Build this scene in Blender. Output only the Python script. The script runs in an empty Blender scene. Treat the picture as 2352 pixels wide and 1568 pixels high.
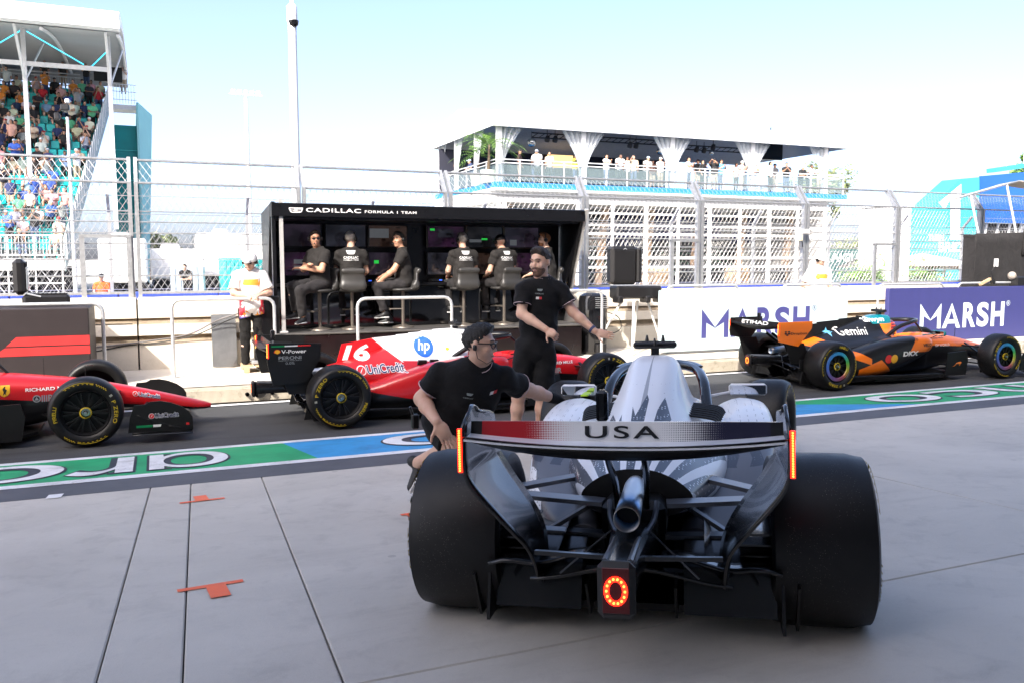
import bpy, bmesh, math, random
import numpy as np
from mathutils import Vector, Matrix
from mathutils.bvhtree import BVHTree
random.seed(7); rng = np.random.default_rng(7)
R = math.radians
SC = bpy.context.scene
COL = SC.collection
# ---------------------------------------------------------------- camera, sky, sun, exposure
TH = R(22.9); PITCH = R(5.54); FPX = 1950.0; CAMZ = 1.88
cam_d = bpy.data.cameras.new('camera'); cam = bpy.data.objects.new('camera', cam_d); COL.objects.link(cam)
cam_d.sensor_width = 36; cam_d.lens = FPX/2352*36; cam_d.clip_start = .05; cam_d.clip_end = 6000
cam.location = (0, 0, CAMZ); cam.rotation_euler = (R(90)-PITCH, 0, -TH)
SC.camera = cam
SUN = Vector((.95, .92, -1.0)).normalized()          # the way the light travels
w = bpy.data.worlds.new('World'); SC.world = w; w.use_nodes = True
_n = w.node_tree.nodes; _sky = _n.new('ShaderNodeTexSky'); _sky.sky_type = 'NISHITA'; _sky.sun_disc = False
_sky.sun_elevation = math.asin(-SUN.z); _sky.sun_rotation = math.atan2(-SUN.x, -SUN.y)
_sky.air_density = .42; _sky.dust_density = 3.4; _sky.ozone_density = .05
_n['Background'].inputs['Strength'].default_value = .15
w.node_tree.links.new(_sky.outputs[0], _n['Background'].inputs[0])
_l = bpy.data.lights.new('sun', 'SUN'); _l.energy = 2.0; _l.angle = R(.53); _l.color = (1, .95, .87)
_s = bpy.data.objects.new('sun', _l); COL.objects.link(_s)
_s.rotation_euler = SUN.to_track_quat('-Z', 'Y').to_euler(); _s.location = (-30, -20, 40)
SC.view_settings.view_transform = 'Standard'; SC.view_settings.look = 'None'
SC.view_settings.exposure = 2.05; SC.view_settings.gamma = 1
SC.cycles.use_denoising = True
SC.cycles.max_bounces = 8; SC.cycles.diffuse_bounces = 3; SC.cycles.glossy_bounces = 4
SC.cycles.transparent_max_bounces = 12; SC.cycles.caustics_reflective = False; SC.cycles.caustics_refractive = False
# ---------------------------------------------------------------- where things stand (lane frame: X along the pit lane, Y across it)
FW = Vector((math.sin(TH), math.cos(TH), 0)); RT = Vector((math.cos(TH), -math.sin(TH), 0))
def zg(y):
    return .13+(7.12-y)*.0655 if y < 7.12 else (.13*(9.3-y)/2.18 if y < 9.3 else 0.0)
def ray(u, v):
    a = (u-1176)/FPX; b = (784-v)/FPX; c, s = math.cos(PITCH), math.sin(PITCH)
    return FW*(c+b*s)+RT*a+Vector((0, 0, b*c-s))
def at(u, v, Y=None, z=None, d=None, X=None):
    r = ray(u, v)
    if Y is not None: k = Y/r.y
    elif z is not None: k = (z-CAMZ)/r.z
    elif X is not None: k = X/r.x
    else: k = d/(r.dot(FW))
    return Vector((0, 0, CAMZ))+r*k
def gnd(u, v):
    p = at(u, v, z=.1)
    for _ in range(12): p = at(u, v, z=zg(p.y))
    return p
# ---------------------------------------------------------------- materials
class E:                                            # node arithmetic
    def __init__(s, nt, so): s.nt, s.so = nt, so
    def op(s, f, o=None, c=None):
        n = s.nt.nodes.new('ShaderNodeMath'); n.operation = f
        for i, v in enumerate((s, o, c)):
            if v is None: continue
            if isinstance(v, E): s.nt.links.new(v.so, n.inputs[i])
            else: n.inputs[i].default_value = v
        return E(s.nt, n.outputs[0])
    def __add__(s, o): return s.op('ADD', o)
    def __sub__(s, o): return s.op('SUBTRACT', o)
    def __rsub__(s, o): return (s*-1)+o
    def __mul__(s, o): return s.op('MULTIPLY', o)
    __radd__ = __add__; __rmul__ = __mul__
    def __truediv__(s, o): return s.op('DIVIDE', o)
    def gt(s, o): return s.op('GREATER_THAN', o)
    def lt(s, o): return s.op('LESS_THAN', o)
    def abs(s): return s.op('ABSOLUTE')
    def fract(s): return s.op('FRACT')
    def min(s, o): return s.op('MINIMUM', o)
    def max(s, o): return s.op('MAXIMUM', o)
    def clamp(s): return s.max(0.0).min(1.0)
    def step(s, a, b): return ((s-a)/(b-a)).clamp()
MATS = {}
class MatB:
    """a principled material with helpers; out of Object coordinates"""
    def __init__(s, name):
        s.m = bpy.data.materials.new(name); s.m.use_nodes = True; s.nt = s.m.node_tree
        s.b = s.nt.nodes['Principled BSDF']; tc = s.nt.nodes.new('ShaderNodeTexCoord'); s.oc = tc.outputs['Object']
        sep = s.nt.nodes.new('ShaderNodeSeparateXYZ'); s.nt.links.new(s.oc, sep.inputs[0])
        s.x, s.y, s.z = [E(s.nt, o) for o in sep.outputs]
    def noise(s, scale, detail=4, rough=.6, vec=None, dist=0):
        n = s.nt.nodes.new('ShaderNodeTexNoise'); n.inputs['Scale'].default_value = scale; n.inputs['Detail'].default_value = detail
        n.inputs['Roughness'].default_value = rough; n.inputs['Distortion'].default_value = dist
        s.nt.links.new(vec or s.oc, n.inputs['Vector']); return E(s.nt, n.outputs['Fac'])
    def voro(s, scale, rand=1.0, vec=None, feature='F1'):
        n = s.nt.nodes.new('ShaderNodeTexVoronoi'); n.inputs['Scale'].default_value = scale; n.inputs['Randomness'].default_value = rand
        n.feature = feature
        s.nt.links.new(vec or s.oc, n.inputs['Vector']); return E(s.nt, n.outputs['Distance'])
    def comb(s, x, y, z):
        n = s.nt.nodes.new('ShaderNodeCombineXYZ')
        for i, v in enumerate((x, y, z)):
            if isinstance(v, E): s.nt.links.new(v.so, n.inputs[i])
            else: n.inputs[i].default_value = v
        return n.outputs[0]
    def mix(s, a, b, f):
        n = s.nt.nodes.new('ShaderNodeMix'); n.data_type = 'RGBA'
        for v, i in ((f, 0), (a, 6), (b, 7)):
            if isinstance(v, E): s.nt.links.new(v.so, n.inputs[i])
            elif i == 0: n.inputs[0].default_value = v
            else: n.inputs[i].default_value = (*v[:3], 1)
        return E(s.nt, n.outputs[2])
    def set(s, key, v):
        i = s.b.inputs[key]
        if isinstance(v, E): s.nt.links.new(v.so, i)
        elif isinstance(v, (tuple, list)): i.default_value = (*v[:3], 1)
        else: i.default_value = v
    def bump(s, h, strength=.3, dist=.01):
        n = s.nt.nodes.new('ShaderNodeBump'); n.inputs['Strength'].default_value = strength; n.inputs['Distance'].default_value = dist
        s.nt.links.new(h.so, n.inputs['Height']); s.nt.links.new(n.outputs[0], s.b.inputs['Normal'])
def mat(name, col=(.5, .5, .5), rough=.5, metal=0, coat=0, var=.1, scale=6, bump=0, bscale=60, emit=0, spec=.5, trans=0, alpha=1, objcol=False, ecol=None):
    if name in MATS: return MATS[name]
    B = MatB(name); nz = B.noise(scale)
    if objcol:
        oi = B.nt.nodes.new('ShaderNodeObjectInfo'); c = E(B.nt, oi.outputs['Color'])
        c = B.mix((0, 0, 0), c, nz.step(-1.2, .6))
    else:
        c = B.mix([max(0, v*(1-var)) for v in col], [min(1, v*(1+var)) for v in col], nz.step(.3, .7)) if var else col
    B.set('Base Color', c); B.set('Metallic', metal); B.set('Coat Weight', coat); B.set('Coat Roughness', .03)
    B.set('Roughness', (nz*.16+(rough-.08)).clamp() if var else rough)
    B.set('Specular IOR Level', spec)
    if trans: B.set('Transmission Weight', trans)
    if alpha < 1: B.set('Alpha', alpha)
    if emit: B.set('Emission Color', ecol or col); B.set('Emission Strength', emit)
    if bump: B.bump(B.noise(bscale, 5), bump)
    MATS[name] = B.m; return B.m
# ---------------------------------------------------------------- meshes
class MB:
    def __init__(s): s.v, s.f, s.m = [], [], []
    def add(s, vs, fs, mi=0, X=None):
        o = len(s.v)
        s.v += [tuple(X@Vector(v)) for v in vs] if X is not None else [tuple(v) for v in vs]
        s.f += [tuple(i+o for i in f) for f in fs]; s.m += [mi]*len(fs); return s
    def box(s, c, d, mi=0, X=None, bev=0):
        x, y, z = [k/2 for k in d]; cx, cy, cz = c
        if bev:
            b = min(bev, x*.9, y*.9, z*.9); vs = []; 
            for sx in (-1, 1):
                for sy in (-1, 1):
                    for sz in (-1, 1):
                        vs += [(cx+sx*x, cy+sy*(y-b), cz+sz*(z-b)), (cx+sx*(x-b), cy+sy*y, cz+sz*(z-b)), (cx+sx*(x-b), cy+sy*(y-b), cz+sz*z)]
            bm = bmesh.new(); bv = [bm.verts.new(v) for v in vs]; r = bmesh.ops.convex_hull(bm, input=bv)
            bmesh.ops.dissolve_limit(bm, angle_limit=.01, verts=bm.verts, edges=bm.edges)
            bm.verts.index_update(); V = [v.co.copy() for v in bm.verts]; F = [[v.index for v in f.verts] for f in bm.faces]; bm.free()
            return s.add(V, F, mi, X)
        vs = [(cx+a*x, cy+b_*y, cz+c_*z) for a in (-1, 1) for b_ in (-1, 1) for c_ in (-1, 1)]
        return s.add(vs, [(0, 1, 3, 2), (4, 6, 7, 5), (0, 4, 5, 1), (2, 3, 7, 6), (0, 2, 6, 4), (1, 5, 7, 3)], mi, X)
    def beam(s, a, b, w_, h_, mi=0, up=(0, 0, 1)):
        a, b = Vector(a), Vector(b); t = (b-a).normalized(); u = Vector(up)
        if abs(t.dot(u)) > .99: u = Vector((0, 1, 0))
        r = t.cross(u).normalized(); u = r.cross(t); vs = []
        for p in (a, b):
            for i, j in ((-1, -1), (1, -1), (1, 1), (-1, 1)): vs.append(p+r*(i*w_/2)+u*(j*h_/2))
        return s.add(vs, [(3, 2, 1, 0), (4, 5, 6, 7), (0, 1, 5, 4), (1, 2, 6, 5), (2, 3, 7, 6), (3, 0, 4, 7)], mi)
    def tube(s, pts, r, n=8, mi=0, cap=True, closed=False, flat=1.0):
        P = [Vector(p) for p in pts]; rs = r if isinstance(r, (list, tuple)) else [r]*len(P); o = len(s.v); m = len(P)
        ref = None; vs = []
        for i, p in enumerate(P):
            if closed: t = (P[(i+1) % m]-P[i-1])
            else: t = P[min(i+1, m-1)]-P[max(i-1, 0)]
            t = t.normalized() if t.length > 1e-9 else Vector((0, 0, 1))
            if ref is None: ref = Vector((0, 0, 1)) if abs(t.z) < .9 else Vector((1, 0, 0))
            a = (ref-t*ref.dot(t)).normalized(); b = t.cross(a); ref = a
            vs += [p+a*(math.cos(2*math.pi*k/n)*rs[i]*flat)+b*(math.sin(2*math.pi*k/n)*rs[i]) for k in range(n)]
        fs = []
        for i in range(m if closed else m-1):
            j = (i+1) % m
            for k in range(n): fs.append((i*n+k, i*n+(k+1) % n, j*n+(k+1) % n, j*n+k))
        if cap and not closed: fs += [tuple(range(n-1, -1, -1)), tuple((m-1)*n+k for k in range(n))]
        return s.add(vs, fs, mi)
    def lathe(s, prof, n=24, mi=0, X=None, a0=0, a1=2*math.pi, axis='z'):
        """prof: (r, h) along the axis"""
        full = abs(a1-a0-2*math.pi) < 1e-6; k = n if full else n+1; vs = []
        for i in range(k):
            a = a0+(a1-a0)*i/n; c, sn = math.cos(a), math.sin(a)
            for r, h in prof:
                vs.append((r*c, r*sn, h) if axis == 'z' else (r*c, h, r*sn) if axis == 'y' else (h, r*c, r*sn))
        m = len(prof); fs = []
        for i in range(n):
            j = (i+1) % k
            for q in range(m-1):
                f = (i*m+q, j*m+q, j*m+q+1, i*m+q+1); fs.append(f if axis != 'y' else f[::-1])
        return s.add(vs, fs, mi, X)
    def prism(s, poly, h0, h1, mi=0, X=None):
        """poly: (x, y) counter-clockwise, extruded along z"""
        n = len(poly); vs = [(x, y, h0) for x, y in poly]+[(x, y, h1) for x, y in poly]
        return s.add(vs, [tuple(range(n-1, -1, -1)), tuple(range(n, 2*n))]+[(i, (i+1) % n, n+(i+1) % n, n+i) for i in range(n)], mi, X)
    def grid(s, fn, nu, nv, mi=0, thick=0):
        vs = [fn(i/nu, j/nv) for i in range(nu+1) for j in range(nv+1)]
        q = lambda i, j: i*(nv+1)+j
        return s.add(vs, [(q(i, j), q(i+1, j), q(i+1, j+1), q(i, j+1)) for i in range(nu) for j in range(nv)], mi)
    def build(s, name, mats, parent=None, smooth=None, loc=None, rot=None, solid=0, sub=0):
        me = bpy.data.meshes.new(name); me.from_pydata(s.v, [], s.f)
        for m_ in (mats if isinstance(mats, (list, tuple)) else [mats]): me.materials.append(m_)
        if any(s.m): me.polygons.foreach_set('material_index', s.m)
        o = bpy.data.objects.new(name, me); COL.objects.link(o)
        if smooth is not None:
            me.polygons.foreach_set('use_smooth', [True]*len(me.polygons))
            if smooth < 180: me.set_sharp_from_angle(angle=R(smooth))
        me.update()
        if parent is not None: o.parent = parent
        if loc is not None: o.location = loc
        if rot is not None: o.rotation_euler = rot
        if solid: md = o.modifiers.new('solid', 'SOLIDIFY'); md.thickness = solid; md.offset = 0
        if sub: md = o.modifiers.new('sub', 'SUBSURF'); md.levels = md.render_levels = sub
        return o
def tag(o, label=None, cat=None, group=None, kind=None):
    if label: o['label'] = label
    if cat: o['category'] = cat
    if group: o['group'] = group
    if kind: o['kind'] = kind
    return o
def thing(name, label, cat, loc=(0, 0, 0), rz=0, group=None):
    o = bpy.data.objects.new(name, None); COL.objects.link(o); o.location = loc; o.rotation_euler = (0, 0, rz); o.empty_display_size = .2
    return tag(o, label, cat, group)
def struct(o): o['kind'] = 'structure'; return o
def copy_tree(o, parent=None):
    c = o.copy(); COL.objects.link(c); c.parent = parent
    for ch in [k for k in bpy.data.objects if k.parent == o]: copy_tree(ch, c)
    return c
def xf(loc=(0, 0, 0), rz=0, rx=0, ry=0, s=1):
    sc = s if isinstance(s, (tuple, list)) else (s, s, s)
    return Matrix.Translation(loc)@Matrix.Rotation(rz, 4, 'Z')@Matrix.Rotation(ry, 4, 'Y')@Matrix.Rotation(rx, 4, 'X')@Matrix.Diagonal((*sc, 1))
def smoothpath(P, k=6, closed=False):
    P = [Vector(p) for p in P]; n = len(P); out = []
    for i in range(n if closed else n-1):
        a, b, c, d = (P[(i-1) % n], P[i], P[(i+1) % n], P[(i+2) % n]) if closed else (P[max(i-1, 0)], P[i], P[i+1], P[min(i+2, n-1)])
        for j in range(k):
            t = j/k; out.append(.5*((2*b)+(c-a)*t+(2*a-5*b+4*c-d)*t*t+(3*b-a-3*c+d)*t**3))
    if not closed: out.append(P[-1])
    return out
# ---------------------------------------------------------------- lettering
_TXT = {}
def text2d(s, bold=0.0, shear=0.0, space=1.0, res=4):
    """flat lettering fitted to the box 0..w x 0..1 (height 1): verts, faces, width"""
    key = (s, bold, shear, space, res)
    if key in _TXT: return _TXT[key]
    cu = bpy.data.curves.new('t', 'FONT'); cu.body = s; cu.offset = bold; cu.shear = shear; cu.space_character = space; cu.resolution_u = res
    ob = bpy.data.objects.new('t', cu); COL.objects.link(ob); bpy.context.view_layer.update()
    me = ob.evaluated_get(bpy.context.evaluated_depsgraph_get()).to_mesh()
    V = np.array([v.co[:2] for v in me.vertices]); F = [tuple(p.vertices) for p in me.polygons]
    bpy.data.objects.remove(ob); bpy.data.curves.remove(cu)
    lo, hi = V.min(0), V.max(0); V = (V-lo)/(hi[1]-lo[1]); r = (V, F, (hi[0]-lo[0])/(hi[1]-lo[1]))
    _TXT[key] = r; return r
def refine(V, F, s):
    bm = bmesh.new(); bv = [bm.verts.new((v[0], v[1], 0)) for v in V]
    for f in F:
        try: bm.faces.new([bv[i] for i in f])
        except ValueError: pass
    for _ in range(6):
        bmesh.ops.triangulate(bm, faces=bm.faces[:]); L = [e for e in bm.edges if e.calc_length() > s]
        if not L: break
        bmesh.ops.subdivide_edges(bm, edges=L, cuts=1)
    bmesh.ops.triangulate(bm, faces=bm.faces[:]); bm.verts.index_update()
    V = np.array([v.co[:2] for v in bm.verts]); F = [tuple(v.index for v in f.verts) for f in bm.faces]; bm.free(); return V, F
def lift(f, d):
    g_ = lambda a, b: (lambda p: (p[0], p[1]-d, p[2]))(f(a, b))
    g_.curved = getattr(f, 'curved', False); return g_
def shift(f, dx, dy=0.0):
    g_ = lambda a, b: f(a+dx, b+dy)
    g_.curved = getattr(f, 'curved', False); return g_
def letters(name, s, fn, m, parent=None, w=1.0, h=None, bold=.0, shear=0., space=1., res=4, mb=None, mi=0, kind=None):
    """lettering w wide, h high (None: natural), laid by fn(x, y) -> point"""
    V, F, asp = text2d(s, bold, shear, space, res); h = h or w/asp
    if getattr(fn, 'curved', False): V, F = refine(V*np.array([w/asp, h]), F, .022); V = V/np.array([w/asp, h])
    vs = [fn(v[0]/asp*w, v[1]*h) for v in V]
    if mb is not None: mb.add(vs, F, mi); return mb
    return MB().add(vs, F).build(name, m, parent)
def plane_fn(o, u, v):
    o, u, v = Vector(o), Vector(u).normalized(), Vector(v).normalized()
    return lambda x, y: o+u*x+v*y
def shape(name, polys, fn, m, parent=None, mb=None, mi=0):
    mb_ = mb or MB()
    for P in polys:
        F = [tuple(range(len(P)))]
        if getattr(fn, 'curved', False): P, F = refine(np.array(P, float), F, .022)
        mb_.add([fn(*p) for p in P], F, mi)
    return None if mb else mb_.build(name, m, parent)
def circ(cx, cy, r, n=28, ry=None, a0=0, a1=2*math.pi):
    return [(cx+r*math.cos(a0+(a1-a0)*i/n), cy+(ry or r)*math.sin(a0+(a1-a0)*i/n)) for i in range(n)]
# ================================================================ the setting
def concrete(name, c1, c2, rough=.75, s1=.7, s2=9, bump=.25, stain=(.2, .19, .17), sf=.35, spots=0.0):
    B = MatB(name); big = B.noise(s1, 6, .68, dist=.8); fine = B.noise(s2*6, 6, .7); mid = B.noise(s2, 6, .68, dist=.4)
    c = B.mix(c1, c2, big.step(.32, .66)); c = B.mix(c, stain, mid.step(.52, .78)*sf); c = B.mix(c, stain, fine.step(.58, .85)*.4)
    spk = B.voro(38, 1.0); c = B.mix(c, [v*.55 for v in c1], spk.lt(.05)*.5)
    if spots:
        sc = B.noise(2.0, 5, .75, vec=B.comb(B.x*.25+B.y*.15, B.y*1.6, B.z)); c = B.mix(c, [v*.72 for v in c1], sc.step(.56, .74)*spots)
        v2 = B.voro(1.35, 1.0); c = B.mix(c, (.07, .065, .06), v2.lt(.035)*spots*.8); v3 = B.voro(9, 1.0); c = B.mix(c, (.55, .54, .52), v3.lt(.06)*B.noise(1.1, 3).gt(.55)*spots*.6)
        lt_ = B.noise(.35, 4, .6, dist=.4); c = B.mix(c, [min(1, v*1.22) for v in c2], lt_.step(.5, .72)*.55)
    gr = B.noise(230, 4, .8); c = B.mix(c, [v*.45 for v in c1], gr.step(.56, .80)*.55); c = B.mix(c, [min(1, v*1.35) for v in c2], gr.step(.42, .22)*.35)
    B.set('Base Color', c); B.set('Roughness', (big*.25+(rough-.12)).clamp()); B.bump(fine+mid*.6+gr*.8, bump, .006); return B.m
m_slab = concrete('apron_concrete', (.44, .415, .368), (.56, .53, .475), .58, .6, 5, .35, (.27, .255, .23), .5, .38)
m_gap = mat('joint_filler', (.03, .03, .032), .9)
m_cream = concrete('cream_concrete', (.60, .545, .46), (.68, .63, .55), .8, .8, 8, .2, (.36, .30, .22), .3)
m_brown = concrete('brown_concrete', (.27, .215, .15), (.40, .33, .25), .9, 2.2, 14, .3, (.12, .09, .06), .6)  # browner concrete for the groove faces of the wall
m_kerb = concrete('kerb_concrete', (.33, .29, .22), (.46, .41, .33), .9, 1.6, 9, .4, (.10, .085, .05), .7)
def asphalt(name, c, spk=.6):
    B = MatB(name); g = B.noise(140, 6, .8); b = B.noise(.5, 5, .6); v = B.voro(120)
    col = B.mix([k*.7 for k in c], [k*1.35 for k in c], b.step(.3, .7)); col = B.mix(col, [min(1, k*3.2) for k in c], (g.step(.56, .75))*spk)
    col = B.mix(col, (.012, .012, .013), B.noise(2.2, 4, .6, vec=B.comb(B.x*.12, B.y*2.4, B.z)).step(.56, .72)*.55)
    B.set('Base Color', col); B.set('Roughness', .82); B.bump(g+v*.5, .5, .006); return B.m
m_asph = asphalt('pit_lane_asphalt', (.048, .05, .053)); m_asph2 = asphalt('track_asphalt', (.07, .07, .07), .3)
def paint(name, c, wear=.35):
    B = MatB(name); n = B.noise(30, 6, .75); b = B.noise(2.6, 5, .65); s = B.noise(5, 5, .7, vec=B.comb(B.x*.18, B.y*2.2, B.z))
    col = B.mix(c, [k*.6 for k in c], b.step(.42, .72)*.7); col = B.mix(col, (.075, .075, .078), (n.step(.54, .70)*b.step(.38, .62)).max(s.step(.6, .72)*.8)*wear*2)
    B.set('Base Color', col); B.set('Roughness', .7); B.bump(n, .25, .004); return B.m
m_white = paint('road_paint_white', (.70, .71, .73), .42); m_green = paint('road_paint_green', (.012, .33, .13), .16); m_blue = paint('road_paint_blue', (.03, .27, .58), .16)
m_dgrey = paint('kerb_band_grey', (.085, .09, .105), .25); m_line = paint('letter_outline', (.03, .035, .05), .2)
# ground to the horizon
struct(MB().add([(-2500, -600, -.08), (2500, -600, -.08), (2500, 4000, -.08), (-2500, 4000, -.08)], [(0, 1, 2, 3)]).build('ground', concrete('far_ground', (.30, .31, .27), (.42, .42, .38), .9, .05, .5, 0)))
struct(MB().add([(-200, 14.7, -.02), (200, 14.7, -.02), (200, 29.6, -.02), (-200, 29.6, -.02)], [(0, 1, 2, 3)]).build('track', m_asph2))
# apron of concrete slabs falling towards the lane
YE = 6.93; YJ = [-14, -6.2, -1.7, 2.81, YE]; XJ = [-24, -14.2, -9.6, -5.0, -.16, .13, .66, 4.85, 9.4, 14.0, 18.6, 23.2, 32]
ap = struct(MB().add([(-24, -14, zg(-14)-.045), (32, -14, zg(-14)-.045), (32, YE+.02, zg(YE)-.045), (-24, YE+.02, zg(YE)-.045)], [(0, 1, 2, 3)]).build('apron', m_gap))
for i in range(len(XJ)-1):
    for j in range(len(YJ)-1):
        g = .0032
        x0, x1, y0, y1 = XJ[i]+g, XJ[i+1]-g, YJ[j]+g, YJ[j+1]-(g if j < 3 else 0); b = .006; sk = -.05
        q = lambda x, y, dz: (x+(y-5)*.045, y, zg(y)+dz)
        vs = [q(x, y, -.05) for x, y in ((x0, y0), (x1, y0), (x1, y1), (x0, y1))]+[q(x, y, -b) for x, y in ((x0, y0), (x1, y0), (x1, y1), (x0, y1))]
        vs += [q(x, y, 0) for x, y in ((x0+b, y0+b), (x1-b, y0+b), (x1-b, y1-b), (x0+b, y1-b))]
        MB().add(vs, [(8, 9, 10, 11)]+[(k, (k+1) % 4, 4+(k+1) % 4, 4+k) for k in range(4)]+[(4+k, 4+(k+1) % 4, 8+(k+1) % 4, 8+k) for k in range(4)]).build('concrete_slab', m_slab, ap)
def strip(name, y0, y1, dz, m, x0=-24, x1=60, n=1, parent=None):
    ys = [y0]+[k for k in (7.12, 9.3) if y0 < k < y1]+[y1]
    mb = MB()
    for a, b in zip(ys, ys[1:]): mb.add([(x0, a, zg(a)+dz), (x1, a, zg(a)+dz), (x1, b, zg(b)+dz), (x0, b, zg(b)+dz)], [(0, 1, 2, 3)])
    return struct(mb.build(name, m, parent)) if parent is None else mb.build(name, m, parent)
lane = strip('pit_lane', YE+.0, 11.62, -.012, m_asph, -80, 120)
strip('edge_band', YE+.005, 7.42, .0, m_dgrey, parent=lane); 
strip('near_line', 7.42, 7.57, .004, m_white, parent=lane)
strip('far_line', 8.63, 8.76, .004, m_white, parent=lane); strip('wall_line', 11.42, 11.55, .0, m_white, -40, 60, parent=lane)
def bandpoly(name, pts, dz, m):
    return MB().add([(x, y, zg(y)+dz) for x, y in pts], [tuple(range(len(pts)))]).build(name, m, lane)
a0 = gnd(704, 1059).x; b0 = gnd(1822, 945).x
bandpoly('green_band', [(-24, 7.57), (a0+.12, 7.57), (a0-.05, 8.63), (-24, 8.63)], .004, m_green)
bandpoly('blue_band', [(a0+.12, 7.57), (b0+1.75, 7.57), (b0+.05, 8.63), (a0-.05, 8.63)], .004, m_blue)
bandpoly('green_band', [(b0+1.75, 7.57), (24, 7.57), (24, 8.63), (b0+.05, 8.63)], .004, m_green)
def lane_letter(s, x0, x1, y0=7.68, y1=8.50):
    for bold, dz, m, nm in ((.03, .008, m_line, 'letter_outline'), (.0, .012, m_white, 'painted_letter')):
        e = .022 if bold else 0; V, F, asp = text2d(s, bold*1.2, 0, 1, 8)
        MB().add([(x1+e-(v[0]/asp)*(x1-x0+2*e), y1+e-v[1]*(y1-y0+2*e), zg(y1-v[1]*(y1-y0))+dz) for v in V], F).build(nm, m, lane)
G = lambda u, v: gnd(u, v).x
lane_letter('\u0251', G(-130, 1085), G(150, 1075)); lane_letter('r', G(158, 1078), G(308, 1060)); lane_letter('\u0251', G(343, 1068), G(524, 1050))
lane_letter('o', G(886, 1020), G(886, 1020)+1.0, 7.74, 8.46); lane_letter('o', G(1980, 918), G(1980, 918)+1.05, 7.74, 8.46)
x_ = G(2128, 905); lane_letter('c', x_, x_+.95, 7.74, 8.46); lane_letter('m', x_+1.1, x_+2.55, 7.74, 8.46); lane_letter('\u0251', x_+2.7, x_+3.6, 7.74, 8.46)
# kerb and the platform in front of the wall
kb = struct(MB().add([(-60, 11.62, -.02), (80, 11.62, -.02), (80, 11.60, .20), (-60, 11.60, .20)], [(0, 1, 2, 3)]).build('kerb', m_kerb))
for i in range(18):
    x0 = -28.6+4.05*i; MB().box((x0+2, 11.70, .1), (4.02, .22, .206), bev=.02).build('kerb_block', m_kerb, kb)
m_hole = mat('drain_hole', (.01, .009, .008), .95)
c = at(596, 897, Y=11.59)
MB().lathe([(0, -.0), (.085, 0), (.085, .06)], 20, X=xf((c.x, 11.586, c.z), rx=R(90))).build('drain_opening', m_hole, kb)
for dx in (-.16, .16, 9.2): MB().lathe([(0, 0), (.026, 0), (.026, .06)], 12, X=xf((c.x+dx, 11.586, c.z-.03), rx=R(90))).build('bolt_hole', m_hole, kb)
pf = struct(MB().add([(-60, 11.80, .212), (80, 11.80, .212), (80, 14.3, .235), (-60, 14.3, .235)], [(0, 1, 2, 3)]).build('pit_wall_platform', m_cream))
# pit wall in blocks, two grooves in each
prof = [(13.78, .2), (13.78, .62), (13.90, .645), (13.92, .73), (13.84, .735), (13.85, .90), (13.95, .91), (13.97, .985), (13.92, .99), (13.93, 1.265), (13.95, 1.285), (14.62, 1.285), (14.64, .0)]
pw = thing('pit_wall', 'cream concrete pit wall with grooved steps behind the timing stand', 'wall', (0, 0, 0))
for i in range(17):
    x0, x1 = -30.83+5.1*i+.012, -30.83+5.1*(i+1)-.012; n = len(prof)
    vs = [(x0, y, z) for y, z in prof]+[(x1, y, z) for y, z in prof]; mb = MB()
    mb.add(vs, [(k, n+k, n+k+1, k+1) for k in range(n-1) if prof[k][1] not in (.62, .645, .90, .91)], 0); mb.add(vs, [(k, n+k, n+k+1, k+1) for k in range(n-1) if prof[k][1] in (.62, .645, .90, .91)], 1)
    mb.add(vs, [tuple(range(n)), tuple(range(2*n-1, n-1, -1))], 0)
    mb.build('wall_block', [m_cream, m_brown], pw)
MB().box((10, 14.4, .6), (90, .1, 1.3)).build('wall_core', m_gap, pw)
# ---------------------------------------------------------------- the pit building behind the camera (it shades the apron)
m_bld = mat('pit_building_panel', (.60, .60, .60), .5, var=.06); m_bglass = mat('dark_glass', (.02, .025, .03), .12, spec=.6)
m_inner = mat('garage_interior', (.62, .62, .63), .7); m_shut = mat('garage_shutter', (.30, .31, .33), .4, metal=.6)
pb = thing('pit_building', 'grey pit building with open garages and glazed upper floors', 'building', (0, -1.0, 0))
zf = zg(-1.0)
MB().box((10, -8.5, zf+8.1), (90, 17, 7.4)).build('upper_floors', m_bld, pb)
for k in range(2): MB().box((10, .03, zf+6.2+k*3.5), (89, .1, 2.1)).build('window_band', m_bglass, pb)
MB().box((10, .55, zf+4.35), (90, 1.1, .28)).build('canopy', m_bld, pb)  # unseen overhang, set out over the doors to darken the near apron
for i in range(16): MB().box((-33+i*5.6, -.15, zf+2.0), (.7, .5, 4.4)).build('garage_pier', m_bld, pb)
MB().box((10, -9, zf+2.2), (90, .2, 4.4)).build('garage_back_wall', m_inner, pb)
MB().box((10, -8, zf+4.3), (90, 16, .1)).build('garage_ceiling', m_inner, pb)
MB().box((10, -1, zf+11.75), (90, 2.0, .5)).build('roof_edge', m_bld, pb)
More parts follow.
